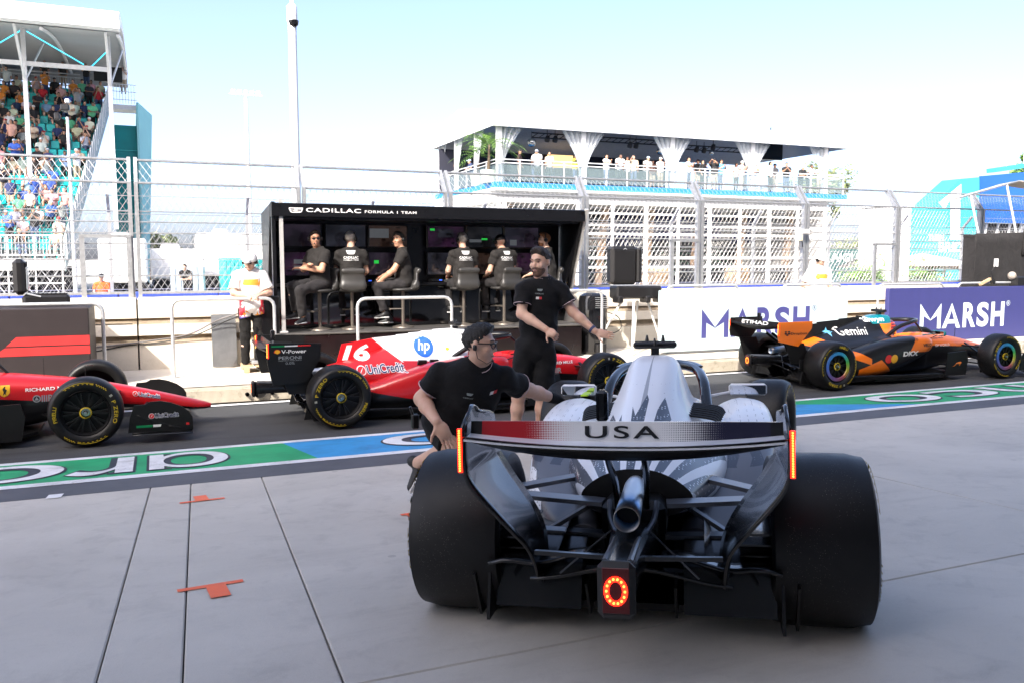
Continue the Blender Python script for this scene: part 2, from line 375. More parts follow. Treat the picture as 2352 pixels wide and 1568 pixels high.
# ================================================================ debris fence on the pit wall
m_galv = mat('galvanised_steel', (.50, .51, .52), .42, metal=.75, var=.12, scale=20); m_wire = mat('fence_wire', (.52, .52, .52), .45, metal=.6)
m_galv_far = mat('grey_painted_steel', (.55, .57, .60), .5, var=.08)
FY = 14.3; PX = [-10.63, -8.03, -5.43, -2.83, -.23, 2.29, 4.82, 7.51, 10.11, 12.79, 15.39, 18.03, 20.7]
def lean(z): return 0 if z < 3.03 else (z-3.03)*.75
def mesh_panel(mb, x0, x1, z0, z1, w=.1, h=.155, y=0.0, r=.0027, lean=None, hole=None):
    """crossing wires clipped to the panel (and left out of the hole x, z)"""
    k = h/w; n = int((x1-x0+(z1-z0)/k)/w)+2
    for s in (1, -1):
        for i in range(n):
            c = x0-(z1-z0)/k+i*w if s == 1 else x0+i*w      # x where z = z0
            pts = []
            zs = [z0, z1]
            a = [(c+s*(z-z0)/k, z) for z in zs]
            (xa, za), (xb, zb) = a
            def clip(xa, za, xb, zb, lo, hi):
                if xa > xb: xa, za, xb, zb = xb, zb, xa, za
                if xb <= lo or xa >= hi: return None
                m_ = (zb-za)/(xb-xa)
                if xa < lo: za += (lo-xa)*m_; xa = lo
                if xb > hi: zb -= (xb-hi)*m_; xb = hi
                return xa, za, xb, zb
            q = clip(xa, za, xb, zb, x0, x1)
            if q is None: continue
            segs = [q]
            if hole:
                hx0, hx1, hz1 = hole; segs = []
                A = clip(*q, x0, hx0); Bq = clip(*q, hx1, x1); M_ = clip(*q, hx0, hx1)
                if A: segs.append(A)
                if Bq: segs.append(Bq)
                if M_:
                    (xa, za, xb, zb) = M_
                    if max(za, zb) > hz1:
                        if za < hz1: xa += (hz1-za)*(xb-xa)/(zb-za); za = hz1
                        if zb < hz1: xb = xa+(hz1-za)*(xb-xa)/(zb-za); zb = hz1
                        segs.append((xa, za, xb, zb))
            for (xa, za, xb, zb) in segs:
                P = [(xa, y, za), (xb, y, zb)]
                if lean is not None and (za-lean)*(zb-lean) < 0:
                    t = (lean-za)/(zb-za); P.insert(1, (xa+(xb-xa)*t, y, lean))
                if lean is not None: P = [(p[0], y+max(0, p[2]-lean)*.75, p[2]) for p in P]
                P = [(p[0], p[1]+s*r*.9, p[2]) for p in P]
                mb.tube(P, r, 4, cap=False)
    return mb
for i in range(len(PX)-1):
    x0, x1 = PX[i], PX[i+1]
    f = thing('debris_fence', '%s debris fence bay of wire mesh on the pit wall' % ['first', 'second', 'third', 'fourth', 'fifth', 'sixth', 'seventh', 'eighth', 'ninth', 'tenth', 'eleventh', 'twelfth'][i]+' from the outer left end', 'fence', (x0, FY, 1.285), 0, 'bays of the pit wall fence')
    L = x1-x0; z0 = lambda z: z-1.285
    for dx, nm in ((-.045, 'post'), (.05, 'post')):
        mb = MB(); mb.beam((dx, 0, 0), (dx, 0, z0(3.04)), .055, .10); mb.beam((dx, -.0, z0(3.0)), (dx, .30, z0(3.42)), .05, .085); mb.build(nm, m_galv, f)
    for z, r in ((3.40, .020), (3.03, .018), (2.60, .009), (2.44, .010), (2.27, .010), (2.11, .010), (1.87, .008), (1.62, .012), (1.36, .022)):
        y = -.03+lean(z); MB().tube([(.07, y, z0(z)), (L-.07, y, z0(z))], r, 6).build('rail', m_galv, f)
    gate = {4: None, 3: (L-.72, L-.08, z0(2.22)), 7: (L-.68, L-.08, z0(2.24)), 9: (L-.68, L-.08, z0(2.2))}.get(i)
    mesh_panel(MB(), .02, L-.02, z0(1.33), z0(3.40), lean=z0(3.03), hole=gate).build('wire_mesh', m_wire, f)
    if gate:
        gx0, gx1, gz = gate; mb = MB()
        mb.beam((gx0, -.06, 0), (gx0, -.06, gz), .07, .05); mb.beam((gx1, -.06, 0), (gx1, -.06, gz), .07, .05); mb.beam((gx0-.035, -.06, gz), (gx1+.035, -.06, gz), .05, .07, up=(0, 1, 0)); mb.build('gate_frame', m_galv, f)
# ================================================================ timing stand
m_blk = mat('stand_black', (.004, .004, .005), .3, var=.15); m_gloss = mat('gloss_black_panel', (.008, .008, .009), .04, spec=.6, var=0)
m_chrome = mat('polished_post', (.62, .61, .59), .3, metal=.45, var=.1, scale=3); m_lett = mat('white_lettering', (.80, .80, .80), .6, var=.03)
m_red_base = mat('stand_base_dark_red', (.006, .003, .0035), .3)
ts = thing('timing_stand', 'long black timing stand with two rows of screens on the pit wall', 'timing stand', (1.65, 13.0, .235))
W = 5.2; zb = -.235
def tbox(name, x0, x1, y0, y1, z0_, z1, m=m_blk, bev=.01, p=ts): return MB().box(((x0+x1)/2, (y0+y1)/2, (z0_+z1)/2+zb), (x1-x0, y1-y0, z1-z0_), bev=bev).build(name, m, p)
tbox('base_platform', .05, W-.1, -.1, .72, .24, .74, m_red_base); tbox('base_tread', .03, W-.08, -.13, .74, .742, .772, mat('worn_tread', (.10, .095, .09), .45, metal=.3))
tbox('lower_panel', .1, W-.05, .70, .745, .775, 1.44, m_gloss); tbox('desk', .1, W-.06, .60, .80, 1.44, 1.49)
tbox('back_panel', .08, W-.06, .90, .96, 1.28, 2.52); 
can = MB().prism([(0, 2.51), (1.25, 2.46), (1.25, 2.6), (.06, 2.71), (0, 2.70)], 0, W, X=Matrix(((0, 0, 1, 0), (1, 0, 0, 0), (0, 1, 0, zb), (0, 0, 0, 1)))).build('canopy', m_blk, ts)
MB().box((W/2, .5, 2.49+zb), (W-.2, .9, .03)).build('canopy_lining', m_blk, ts)
for x in (.015, W-.015):
    side = [(0.02, 2.70), (1.25, 2.60), (1.25, 1.28), (.78, 1.28), (.70, 1.45)] if x > 1 else [(.12, 2.70), (1.25, 2.60), (1.25, 1.28), (.70, 1.28), (.62, 1.44)]
    MB().prism(side, -.02, .02, X=Matrix(((0, 0, 1, x), (1, 0, 0, 0), (0, 1, 0, zb), (0, 0, 0, 1)))).build('side_panel', m_blk, ts)
    a, b = ((W+.02, -.01, 2.72+zb), (W+.02, .80, .78+zb)) if x > 1 else ((.14, .06, 2.76+zb), (.14, .06, .80+zb))
    MB().beam(a, b, .055, .05).build('post', m_chrome, ts)
    if x < 1: MB().box((.14, .06, .62+zb), (.13, .11, .36), bev=.01).build('post_base', m_chrome, ts); MB().beam((.03, .1, 2.72+zb), (.03, .1, .3+zb), .05, .12).build('post', m_blk, ts)
    else: MB().beam((W-.05, -.01, 2.70+zb), (W-.05, .78, .78+zb), .05, .06).build('post', m_blk, ts)
def screen_mat(name, c, g=None, seed=0, e=.10):
    B = MatB(name); n = B.noise(3.1, 3, .5, vec=B.comb(B.x+seed*3.7, B.z*1.3, seed)); bl = B.voro(7, .9, vec=B.comb(B.x+seed, B.z*2, 0.0))
    col = B.mix([k*.25 for k in c], c, n.step(.4, .62)); col = B.mix(col, [k*.15 for k in c], bl.lt(.28))
    B.set('Base Color', (.01, .01, .012)); B.set('Roughness', .1); B.set('Emission Color', col); B.set('Emission Strength', e); return B.m
SCM = [screen_mat('screen_image_%d' % i, c, seed=i) for i, c in enumerate([(.05, .035, .06), (.06, .02, .06), (.05, .05, .07), (.03, .03, .035), (.07, .04, .03)])]
m_bez = mat('screen_bezel', (.003, .003, .0035), .3); m_gr = mat('screen_green', (.02, .5, .06), .4, emit=.22); m_pale = mat('screen_window', (.10, .11, .12), .4, emit=.15)
m_ledb = mat('blue_indicator', (.03, .1, .7), .4, emit=.5)
cx = [.2, .92, 1.62, 2.62, 3.32, 4.02]
for r_, (z0_, z1, y) in enumerate(((2.06, 2.44, .74), (1.60, 2.00, .76))):
    for k, x in enumerate(cx):
        s = MB().box((x+.33, y+.05, (z0_+z1)/2+zb), (.68, .06, z1-z0_), bev=.008).build('screen', m_bez, ts)
        MB().add([(x+.015, y+.0185, z0_+.02+zb), (x+.645, y+.0185, z0_+.02+zb), (x+.645, y+.0185, z1-.02+zb), (x+.015, y+.0185, z1-.02+zb)], [(0, 1, 2, 3)]).build('screen_picture', SCM[(k*2+r_) % 5], s)
        def win(x0, z0w, w_, h_, m_): MB().add([(x+x0, y+.016, z0_+z0w+zb), (x+x0+w_, y+.016, z0_+z0w+zb), (x+x0+w_, y+.016, z0_+z0w+h_+zb), (x+x0, y+.016, z0_+z0w+h_+zb)], [(0, 1, 2, 3)]).build('screen_window', m_, s)
        for (kk, rr, q) in ((2, 0, (.02, .16, .32, .15, m_pale)), (3, 0, (.05, .29, .08, .035, m_gr)), (0, 1, (.22, .20, .22, .07, m_pale)), (0, 1, (.22, .10, .22, .07, m_pale)), (2, 1, (.09, .20, .08, .055, m_gr)), (4, 0, (.05, .10, .22, .05, m_pale)), (4, 0, (.27, .14, .11, .03, m_gr)), (5, 0, (.1, .05, .13, .1, m_pale)), (3, 0, (.18, .18, .28, .14, SCM[2]))):
            if kk == k and rr == r_: win(*q)
for x in (.5, 1.55, 2.75, 3.9): MB().box((x, .70, 1.52+zb), (.22, .18, .05), bev=.01).build('intercom_panel', m_bez, ts); MB().box((x+.05, .607, 1.525+zb), (.05, .004, .015)).build('indicator', m_ledb, ts)
# the lettering and the winged shield on the fascia
fn = plane_fn((0, -.004, 0), (1, 0, 0), (0, 0, 1)); fo = lambda x, z: (lambda a, b: fn(x+a, z+zb+b))
letters('lettering', 'CADILLAC', fo(.50, 2.575), m_lett, ts, w=.83, h=.062, bold=.012, space=1.1)
letters('lettering', 'FORMULA 1 TEAM', fo(1.39, 2.578), m_lett, ts, w=.82, h=.040, bold=.01, space=1.15)
def crest(x, z, w_, f, m, parent):
    """four-bar shield outline"""
    h = w_*.36; P = lambda a, b: (x+a*w_, z+b*h); t = .07
    polys = [[P(0, 1), P(0, .84), P(1, .84), P(1, 1)], [P(0, .84), P(.10, .12), P(.17, .2), P(.07, .84)], [P(.93, .84), P(.83, .2), P(.90, .12), P(1, .84)],
             [P(.10, .12), P(.22, 0), P(.78, 0), P(.90, .12), P(.82, .2), P(.76, .13), P(.24, .13), P(.18, .2)], [P(.14, .55), P(.15, .45), P(.62, .45), P(.62, .55)], [P(.38, .75), P(.38, .65), P(.88, .65), P(.87, .75)], [P(.32, .36), P(.32, .27), P(.80, .27), P(.82, .36)]]
    return shape('shield_emblem', polys, f, m, parent)
crest(.25, 2.562, .205, lambda a, b: fn(a, b+zb), m_lett, ts)
# ================================================================ barriers, boards, cases
m_pipe = mat('barrier_pipe', (.58, .59, .60), .4, metal=.5, var=.1, scale=15)
def barrier(x0, x1, y, label, z=1.31, r=.024, zf=.225):
    t = thing('pipe_barrier', label, 'barrier', (x0, y, zf), 0, 'pipe barriers along the pit wall'); L = x1-x0; h = z-zf; c = .12
    arc = [(0, 0, 0), (0, 0, h-c)]+[(c-c*math.cos(a), 0, h-c+c*math.sin(a)) for a in (R(30), R(60), R(90))]+[(L-c+c*math.sin(a), 0, h-c+c*math.cos(a)) for a in (0, R(30), R(60), R(90))]+[(L, 0, 0)]
    MB().tube(arc, r, 10).build('hoop', m_pipe, t, 40)
    for x in (0, L): MB().lathe([(0, .012), (.055, .012), (.055, 0)], 12, X=xf((x, 0, 0))).build('foot_plate', m_pipe, t)
barrier(-2.9, -.62, 12.35, 'pipe barrier behind the black board with red stripes', 1.30)
barrier(.23, 1.62, 12.75, 'pipe barrier the white-shirted marshal leans on', 1.31)
barrier(2.80, 4.28, 12.55, 'pipe barrier in front of the seated timing crew', 1.29)
barrier(5.6, 6.98, 12.62, 'pipe barrier behind the standing mechanic, beside the black cooler', 1.355)
barrier(8.35, 9.9, 12.75, 'pipe barrier showing above the white sponsor board', 1.40)
barrier(10.9, 12.35, 12.75, 'pipe barrier at the helmeted marshal behind the white board', 1.39)
barrier(13.3, 15.1, 12.75, 'pipe barrier above the purple board, next to the camera', 1.37)
barrier(15.5, 18.5, 12.75, 'pipe barrier carrying the camera arm above the purple board', 1.37)
m_vinyl = mat('black_vinyl', (.022, .015, .016), .55, var=.12, bump=.15, bscale=200); m_rvinyl = mat('red_vinyl', (.52, .03, .03), .5, var=.06)
bd = thing('advertising_board', 'black box board with two red stripes beside the pit wall', 'board', (-.77, 12.1, .22))
MB().box((-2.0, .62, .52), (4.0, 1.24, 1.04), bev=.012).build('panel', m_vinyl, bd)
for (x0a, x0b, z0_, z1) in ((-.94, -.82, .575, .69), (-1.10, -.95, .455, .56)): MB().add([(x0a, -.004, z0_), (-.002, -.004, z0_), (-.002, -.004, z1), (x0b, -.004, z1)], [(0, 1, 2, 3)]).build('stripe', m_rvinyl, bd)
m_wb = mat('white_board', (.47, .585, .61), .5, var=.03); m_navy = mat('navy_print', (.055, .055, .20), .5, var=.05); m_pb = mat('purple_board', (.042, .045, .17), .5, var=.06); m_wl = mat('board_white_print', (.70, .82, .84), .5, var=.02)
def Mpoly(w_, h, t):
    return [[(0, 0), (t, 0), (t, h*.52), (w_/2, h*.33), (w_/2, h*.36), (0, h)], [(w_, 0), (w_, h), (w_/2, h*.36), (w_/2, h*.33), (w_-t, h*.52), (w_-t, 0)]]
def sponsor_board(x0, x1, z0_, z1, lx, lz, lw, lh, mb_, ml, label):
    t = thing('advertising_board', label, 'board', (x0, 12.5, z0_)); MB().box(((x1-x0)/2, .05, (z1-z0_)/2), (x1-x0, .1, z1-z0_), bev=.006).build('panel', mb_, t)
    for k in range(int((x1-x0)//1.6)+1): MB().beam((.3+k*1.6, .1, .5), (.3+k*1.6, .5, .0), .04, .04).build('prop', m_galv, t)
    f = plane_fn((lx-x0, -.004, lz-z0_), (1, 0, 0), (0, 0, 1)); t_ = lh*.27
    mw = lw*.235; shape('lettering', Mpoly(mw, lh, t_*.72), f, ml, t)
    a0_ = lw*.252; shape('lettering', [[(a0_, 0), (a0_+t_*.8, 0), (a0_+lw*.105, lh*.72), (a0_+lw*.105, lh)], [(a0_+lw*.105, lh), (a0_+lw*.105, lh*.72), (a0_+lw*.21-t_*.8, 0), (a0_+lw*.21, 0)], [(a0_+lw*.06, lh*.18), (a0_+lw*.15, lh*.18), (a0_+lw*.135, lh*.34), (a0_+lw*.075, lh*.34)]], f, ml, t)
    for ch, q, wd in (('R', .49, .15), ('S', .655, .14), ('H', .825, .16)): letters('lettering', ch, (lambda a, b, q=q: f(a+q*lw, b)), ml, t, w=wd*lw, h=lh, bold=.035, res=8)
    rr = .055; cx_, cy_ = lw*1.03, lh*.93
    shape('registered_mark', [[p for p in (lambda A, B_: A+B_[::-1])(circ(cx_, cy_, rr, 24)+[(cx_+rr, cy_)], circ(cx_, cy_, rr*.85, 24)+[(cx_+rr*.85, cy_)])]], f, ml, t)
    letters('registered_mark', 'R', lambda a, b: f(cx_-.02+a, cy_-.03+b), ml, t, w=.045, h=.06, bold=.01)
sponsor_board(8.08, 12.28, .27, 1.33, 8.92, .48, 2.47, .52, m_wb, m_navy, 'white sponsor board with navy letters behind the orange and black car')
sponsor_board(13.33, 19.5, .22, 1.30, 14.18, .47, 2.46, .51, m_pb, m_wl, 'purple sponsor board with pale letters at the far right')
m_case = mat('case_plastic', (.012, .0115, .012), .35, var=.1, bump=.08, bscale=120); m_lining = mat('case_lining', (.008, .008, .009), .9)
# open case on the black board
cs = thing('equipment_case', 'open black hard case with its lid up on the striped board', 'case', (-1.38, 12.95, 1.262), R(4))
MB().box((.06, 0, .075), (.56, .42, .15), bev=.04).build('case_body', m_case, cs, 30); MB().box((.08, -.02, .152), (.46, .32, .01)).build('keyboard_tray', m_lining, cs)
for k in range(9): MB().box((-.1+k*.05, -.05, .163), (.034, .2, .012), bev=.004).build('keys', mat('grey_keys', (.25, .26, .28), .5), cs)
MB().box((-.235, 0, .38), (.15, .46, .47), bev=.05).build('case_lid', m_case, cs, 30); MB().add([(-.155, -.19, .19), (-.155, .19, .19), (-.155, .19, .58), (-.155, -.19, .58)], [(0, 1, 2, 3)]).build('lid_lining', m_lining, cs)
MB().box((-.15, -.02, .36), (.02, .34, .30), bev=.006).build('screen', mat('grey_screen', (.30, .33, .36), .2), cs); MB().tube([(-.15, -.2, .16), (.0, -.21, .12)], .012, 6).build('stay', m_pipe, cs)
# case on a tripod
cc = thing('equipment_case', 'open black hard case standing on a white tripod', 'case', (7.66, 12.9, .235), R(-6))
MB().box((.16, .05, 1.06), (.86, .36, .22), bev=.03).build('case_body', m_case, cc, 30)
for x in (-.22, .30, .55): MB().box((x, -.05, .94), (.10, .28, .12), bev=.02).build('foot', m_case, cc, 30)
MB().box((-.14, -.02, 1.53), (.50, .24, .66), bev=.05).build('case_lid', m_case, cc, 30); MB().box((.135, -.02, 1.53), (.10, .30, .60), bev=.03).build('lid_rim', m_case, cc, 30); MB().box((-.14, -.146, 1.53), (.40, .012, .52), bev=.03).build('lid_plate', m_case, cc, 30)
shape('chevron_mark', [[(-.165, 1.80), (-.14, 1.82), (-.14, 1.832), (-.18, 1.80)], [(-.14, 1.82), (-.115, 1.80), (-.10, 1.80), (-.14, 1.832)]], plane_fn((0, -.155, 0), (1, 0, 0), (0, 0, 1)), m_pipe, cc)
tp = thing('tripod', 'white four-legged stand under the open black case', 'tripod', (7.66, 12.9, .235))
for (x, y) in ((-.10, -.20), (-.52, .12), (.24, .22), (.62, .05)): MB().tube([(x*.45+.12, y*.3, .90), (x*1.25+.02, y*1.6, .0)], [.022, .018], 8).build('leg', mat('white_tube', (.72, .71, .69), .4), tp)
ac = thing('cooler', 'tall glossy black cooling unit at the end of the timing stand', 'cooler', (7.12, 13.2, .235))
MB().lathe([(0, 1.05), (.16, 1.045), (.235, 1.0), (.255, .92), (.255, .1), (.24, .03), (.2, 0)], 24).build('body', m_gloss, ac, 40)
for k in range(6): MB().box((.05, -.235, .80+k*.035), (.26, .04, .012)).build('vent_slat', m_galv, ac)
MB().box((-.0, -.30, .09), (.2, .10, .18), bev=.02).build('drain_box', m_case, ac)
# cabinet, sheet and pallets by the left end of the stand
cb = thing('cabinet', 'slim black equipment cabinet on timber behind the marshal', 'cabinet', (1.55, 13.15, .235))
MB().box((0, 0, .62), (.36, .30, .95), bev=.02).build('body', m_blk, cb); MB().box((-.1, -.02, 1.03), (.12, .26, .08), bev=.01).build('latch', m_case, cb); MB().box((.0, -.02, .13), (.5, .42, .05), bev=.01).build('tray', m_galv, cb)
m_wood = mat('pallet_timber', (.55, .38, .22), .8, var=.25, scale=12)
pl = thing('timber_pallet', 'two short pallets of pale timber under the black cabinet', 'pallet', (1.5, 13.1, .232))
for i in range(4): MB().box((-.25+i*.17, 0, .085), (.14, .5, .02)).build('plank', m_wood, pl)
for x in (-.28, 0, .28): MB().box((x, 0, .037), (.08, .5, .075)).build('block', m_wood, pl)
m_sheet = mat('bare_metal_sheet', (.42, .43, .44), .3, metal=.8, var=.2, scale=3)
sh = MB().box((0, 0, .40), (.36, .012, .80)).build('metal_sheet', m_sheet, None, loc=(.98, 13.62, .24), rot=(R(-8), 0, 0)); tag(sh, 'bare metal sheet leaning on the wall left of the cabinet', 'sheet')
cup = thing('paper_cup', 'small lilac cup lying on the wall step', 'cup', (.55, 13.88, .735)); MB().lathe([(0, 0), (.035, 0), (.042, .07), (.036, .07)], 16, X=xf((0, 0, .04), ry=R(80))).build('body', mat('lilac', (.42, .24, .60), .5), cup)
m_cab = mat('grey_cable', (.16, .15, .15), .6); m_cabk = mat('black_cable', (.02, .02, .02), .5)
for k, (pts, r, m, lb) in enumerate((([(-1.1, 13.80, .57), (-.5, 13.77, .62), (.0, 13.75, .67), (.5, 13.72, .75), (.9, 13.65, .95), (1.4, 13.4, 1.12)], .012, m_cab, 'grey cable rising from the wall step to the cabinet'), ([(-1.1, 13.79, .48), (-.4, 13.77, .60), (.1, 13.75, .64), (.6, 13.7, .74), (1.0, 13.6, .93), (1.4, 13.4, 1.09)], .009, m_cabk, 'thin black cable hanging below the grey one'), ([(-1.2, 13.90, .905), (-.7, 13.86, .915), (-.3, 13.87, .91)], .008, m_cabk, 'short black cable lying in the upper wall groove'), ([(7.3, 13.75, .95), (7.7, 13.74, .9), (7.95, 13.74, .8), (8.0, 13.73, .6), (7.8, 13.72, .5), (7.4, 13.7, .45), (7.0, 13.6, .3)], .009, m_cabk, 'black cable looping on the wall behind the tripod'))):
    tag(MB().tube(smoothpath(pts, 6), r, 6).build('cable', m, None, 60), lb, 'cable')
# ================================================================ racing cars (local: x forward, y left, z up, origin under the rear axle)
def chaikin(P, it=2, closed=False):
    P = [np.array(p, float) for p in P]
    for _ in range(it):
        if closed: P = [q for a, b in zip(P, P[1:]+P[:1]) for q in (a*.75+b*.25, a*.25+b*.75)]
        else: P = [P[0]]+[q for a, b in zip(P, P[1:]) for q in (a*.75+b*.25, a*.25+b*.75)]+[P[-1]]
    return P
def loft(mb, st, steps=5, it=2, closed=False, side=1, cap0=0, cap1=0, mi=0):
    """st: (x, half section bottom to top) mirrored, or closed sections (y, z) for one side"""
    m = len(st[0][1]); tracks = [smoothpath([(x, c[k][0], c[k][1]) for x, c in st], steps) for k in range(m)]
    rings = []
    for i in range(len(tracks[0])):
        S = chaikin([tuple(t[i]) for t in tracks], it, closed)
        if closed: ring = [(p[0], p[1]*side, p[2]) for p in S]
        else: ring = [(p[0], p[1], p[2]) for p in S]+[(p[0], -p[1], p[2]) for p in S[-2:0:-1]]
        rings.append(ring)
    n = len(rings[0]); vs = [v for r in rings for v in r]; fs = []
    flip = (closed and side < 0)
    for i in range(len(rings)-1):
        for k in range(n):
            f = (i*n+k, i*n+(k+1) % n, (i+1)*n+(k+1) % n, (i+1)*n+k); fs.append(f[::-1] if not flip else f)
    mb.add(vs, fs, mi)
    for c, i in ((cap0, 0), (cap1, len(rings)-1)):
        if c is not None: mb.add(rings[i], [tuple(range(n))], c)
    return mb
m_carbon = None
def carbon_mat():
    B = MatB('glossy_carbon'); w_ = ((B.x+B.z)*260).fract().gt(.5); w2 = ((B.y+B.z)*260).fract().gt(.5); n = B.noise(3)
    B.set('Base Color', B.mix((.005, .0052, .006), (.010, .0105, .012), (w_-w2).abs())); B.set('Roughness', n*.12+.16); B.set('Specular IOR Level', .55); B.set('Coat Weight', .25); B.set('Coat Roughness', .05); return B.m
m_carbon = carbon_mat(); m_matt = mat('matt_black_carbon', (.0055, .0055, .006), .42, var=.2, spec=.4); m_arm = mat('satin_grey_arm', (.14, .15, .17), .34, var=.15, metal=.5)
def tyre_mat():
    B = MatB('tyre_rubber'); n = B.noise(260, 3, .7); w_ = B.noise(7, 5, .65); s = B.voro(160, 1)
    r = (B.x*B.x+B.z*B.z).op('SQRT'); tread = r.gt(.334)
    c = B.mix((.0032, .0032, .0034), (.0075, .0073, .0073), w_.step(.35, .7)); c = B.mix(c, (.26, .245, .22), (s.lt(.17))*n.gt(.53)*B.noise(4, 3).gt(.46)*tread*.8)
    B.set('Base Color', c); B.set('Roughness', (w_*.25+.34)); B.set('Specular IOR Level', .38); B.bump(n+w_*.8, .22, .003); return B.m
m_tyre = tyre_mat(); m_yel = mat('tyre_yellow', (.48, .35, .01), .55, var=.1, scale=30); m_rim = mat('black_rim', (.008, .008, .009), .4, metal=.3); m_bar = mat('tyre_label', (.35, .35, .30), .6)
m_nut = mat('wheel_nut', (.35, .42, .38), .25, metal=.9); m_disc = mat('brake_and_opening_dark', (.002, .002, .002), .6)  # m_disc: brakes, and the darkness painted into openings
m_redled = mat('red_led', (1, .02, .01), .4, emit=2.2, ecol=(1, .010, .003), var=0); m_hot = mat('led_core', (1, .45, .1), .4, emit=1.0, ecol=(1, .42, .05), var=0)
m_lens = mat('dark_red_lens', (.05, .002, .002), .1, var=0, emit=.004, ecol=(.6, .0, .0)); m_orled = mat('rain_light_edge', (1, .2, .02), .4, emit=.8, ecol=(1, .16, .02), var=0)
m_mirror = mat('mirror_glass', (.85, .87, .9), .03, metal=1, var=0); m_exh = None
def exhaust_mat():
    B = MatB('heat_tinted_exhaust'); n = B.noise(6, 4); v = B.x+n*.12
    c = B.mix((.62, .64, .66), (.22, .38, .60), v.step(-.2, -.30)); c = B.mix(c, (.40, .33, .25), v.step(-.33, -.42))
    B.set('Base Color', c); B.set('Metallic', .75); B.set('Roughness', n*.25+.28); B.bump((B.x*70).fract(), .12, .002); return B.m
m_exh = exhaust_mat()
def wheel(parent, x, side, front, rot, style, Rt=.35, hw=.95, steer=0):
    wd = .14 if front else .185; yc = side*(hw-wd); zc = Rt-.006; RZ = (0, 0, steer if front else 0)
    t = MB().lathe([(.232, -wd+.02), (.25, -wd-.0), (.30, -wd-.007), (.327, -wd+.004), (Rt-.012, -wd+.028), (Rt-.002, -wd*.62), (Rt, 0), (Rt-.002, wd*.62), (Rt-.012, wd-.028), (.327, wd-.004), (.30, wd+.007), (.25, wd), (.232, wd-.02)], 56, axis='y').build('tyre', m_tyre, parent, 50, loc=(x, yc, zc), rot=RZ)
    so = side*(wd+.0115)
    def ring(Rm, ac): return lambda a, b: (math.cos(ac-side*(-1)*a/Rm*-1)*(Rm+b), so-(side*.0035 if Rm+b > .312 else 0), math.sin(ac-side*(-1)*a/Rm*-1)*(Rm+b))
    def put(name, s, deg, w_, h, bold):
        ac = R(deg)+rot
        # seen from outside: for side<0 x runs to the right; for side>0 to the left
        def fn(a, b):
            an = ac-(a-w_/2)/.262
            return (math.cos(an)*(.262+b)*(1 if side < 0 else -1), so, math.sin(an)*(.262+b))
        letters(name, s, fn, m_yel, t, w=w_, h=h, bold=bold, space=1.15 if 'Z' in s else 1.0)
    put('lettering', 'P ZERO', 0, .22, .038, .02); put('lettering', 'PIRELLI', 180, .15, .034, .02)
    mb = MB()
    def arc(d0, d1, r0, r1):
        n = max(2, int(abs(d1-d0)/4)); P = []
        for i in range(n+1): a = R(d0+(d1-d0)*i/n)+rot; P.append((math.cos(a)*r1*(1 if side < 0 else -1), so-(side*.004 if r1 > .312 else 0), math.sin(a)*r1))
        for i in range(n, -1, -1): a = R(d0+(d1-d0)*i/n)+rot; P.append((math.cos(a)*r0*(1 if side < 0 else -1), so, math.sin(a)*r0))
        k = n+1
        mb.add(P, [(i, i+1, 2*k-2-i, 2*k-1-i) for i in range(n)])
    for base in (90, 270):
        arc(base-14, base+38, .305, .311)
        for k in range(6): arc(base+36-k*8, base+33-k*8, .292, .299)
        arc(base-16, base-10, .293, .311)
        for k in range(5):
            arc(base-20-k*4.4, base-22.2-k*4.4, .302, .311); arc(base-22.2-k*4.4, base-24.4-k*4.4, .293, .302)
    mb.build('marking', m_yel, t)['kind'] = 'stuff'
    an = R(35)+rot; MB().box((0, 0, 0), (.028, .002, .022), X=xf((math.cos(an)*.29*(1 if side < 0 else -1), so, math.sin(an)*.29), ry=-an)).build('label', m_bar, t)
    rim = MB().lathe([(.234, -wd+.02), (.236, wd-.02), (.226, wd-.012), (.214, wd-.03), (.205, wd-.05)][::1], 40, axis='y')
    rm = rim.build('rim', style.get('lip', m_rim), parent, 40, loc=(x, yc, zc), rot=RZ) if side > 0 else MB().lathe([(.205, -wd+.05), (.214, -wd+.03), (.226, -wd+.012), (.236, -wd+.02), (.234, wd-.02)], 40, axis='y').build('rim', style.get('lip', m_rim), parent, 40, loc=(x, yc, zc), rot=RZ)
    s = side; dsk = wd-.085
    MB().lathe([(0.0, s*dsk), (.225, s*dsk)], 32, axis='y').build('brake_disc', m_disc, rm)
    if style.get('cover'):
        MB().lathe([(.055, s*(wd-.05)), (.12, s*(wd-.028)), (.205, s*(wd-.035))], 40, axis='y').build('rim_cover', style['cover'], rm, 40)
    if style.get('ring'):
        MB().lathe([(.160, s*(wd-.022)), (.168, s*(wd-.012)), (.208, s*(wd-.012)), (.214, s*(wd-.022))], 48, axis='y').build('rim_ring', style['ring'], rm, 40)
    if not style.get('cover'):
        for k in range(10):
            a = 2*math.pi*k/10+rot
            for da in (-.11, .11): MB().beam((math.cos(a)*.05, s*(wd-.05), math.sin(a)*.05), (math.cos(a+da)*.215, s*(wd-.045), math.sin(a+da)*.215), .012, .02, up=(0, 1, 0)).build('spoke', m_rim, rm)
    MB().lathe([(.052, s*(wd-.05)), (.058, s*(wd-.028)), (.046, s*(wd-.024))], 28, axis='y').build('hub_ring', style.get('hub', m_yel), rm)
    MB().lathe([(0, s*(wd+.0)), (.016, s*(wd-.002)), (.022, s*(wd-.02)), (.022, s*(wd-.05)), (.046, s*(wd-.052))], 16, axis='y').build('wheel_nut', m_nut, rm, 40)
    return t
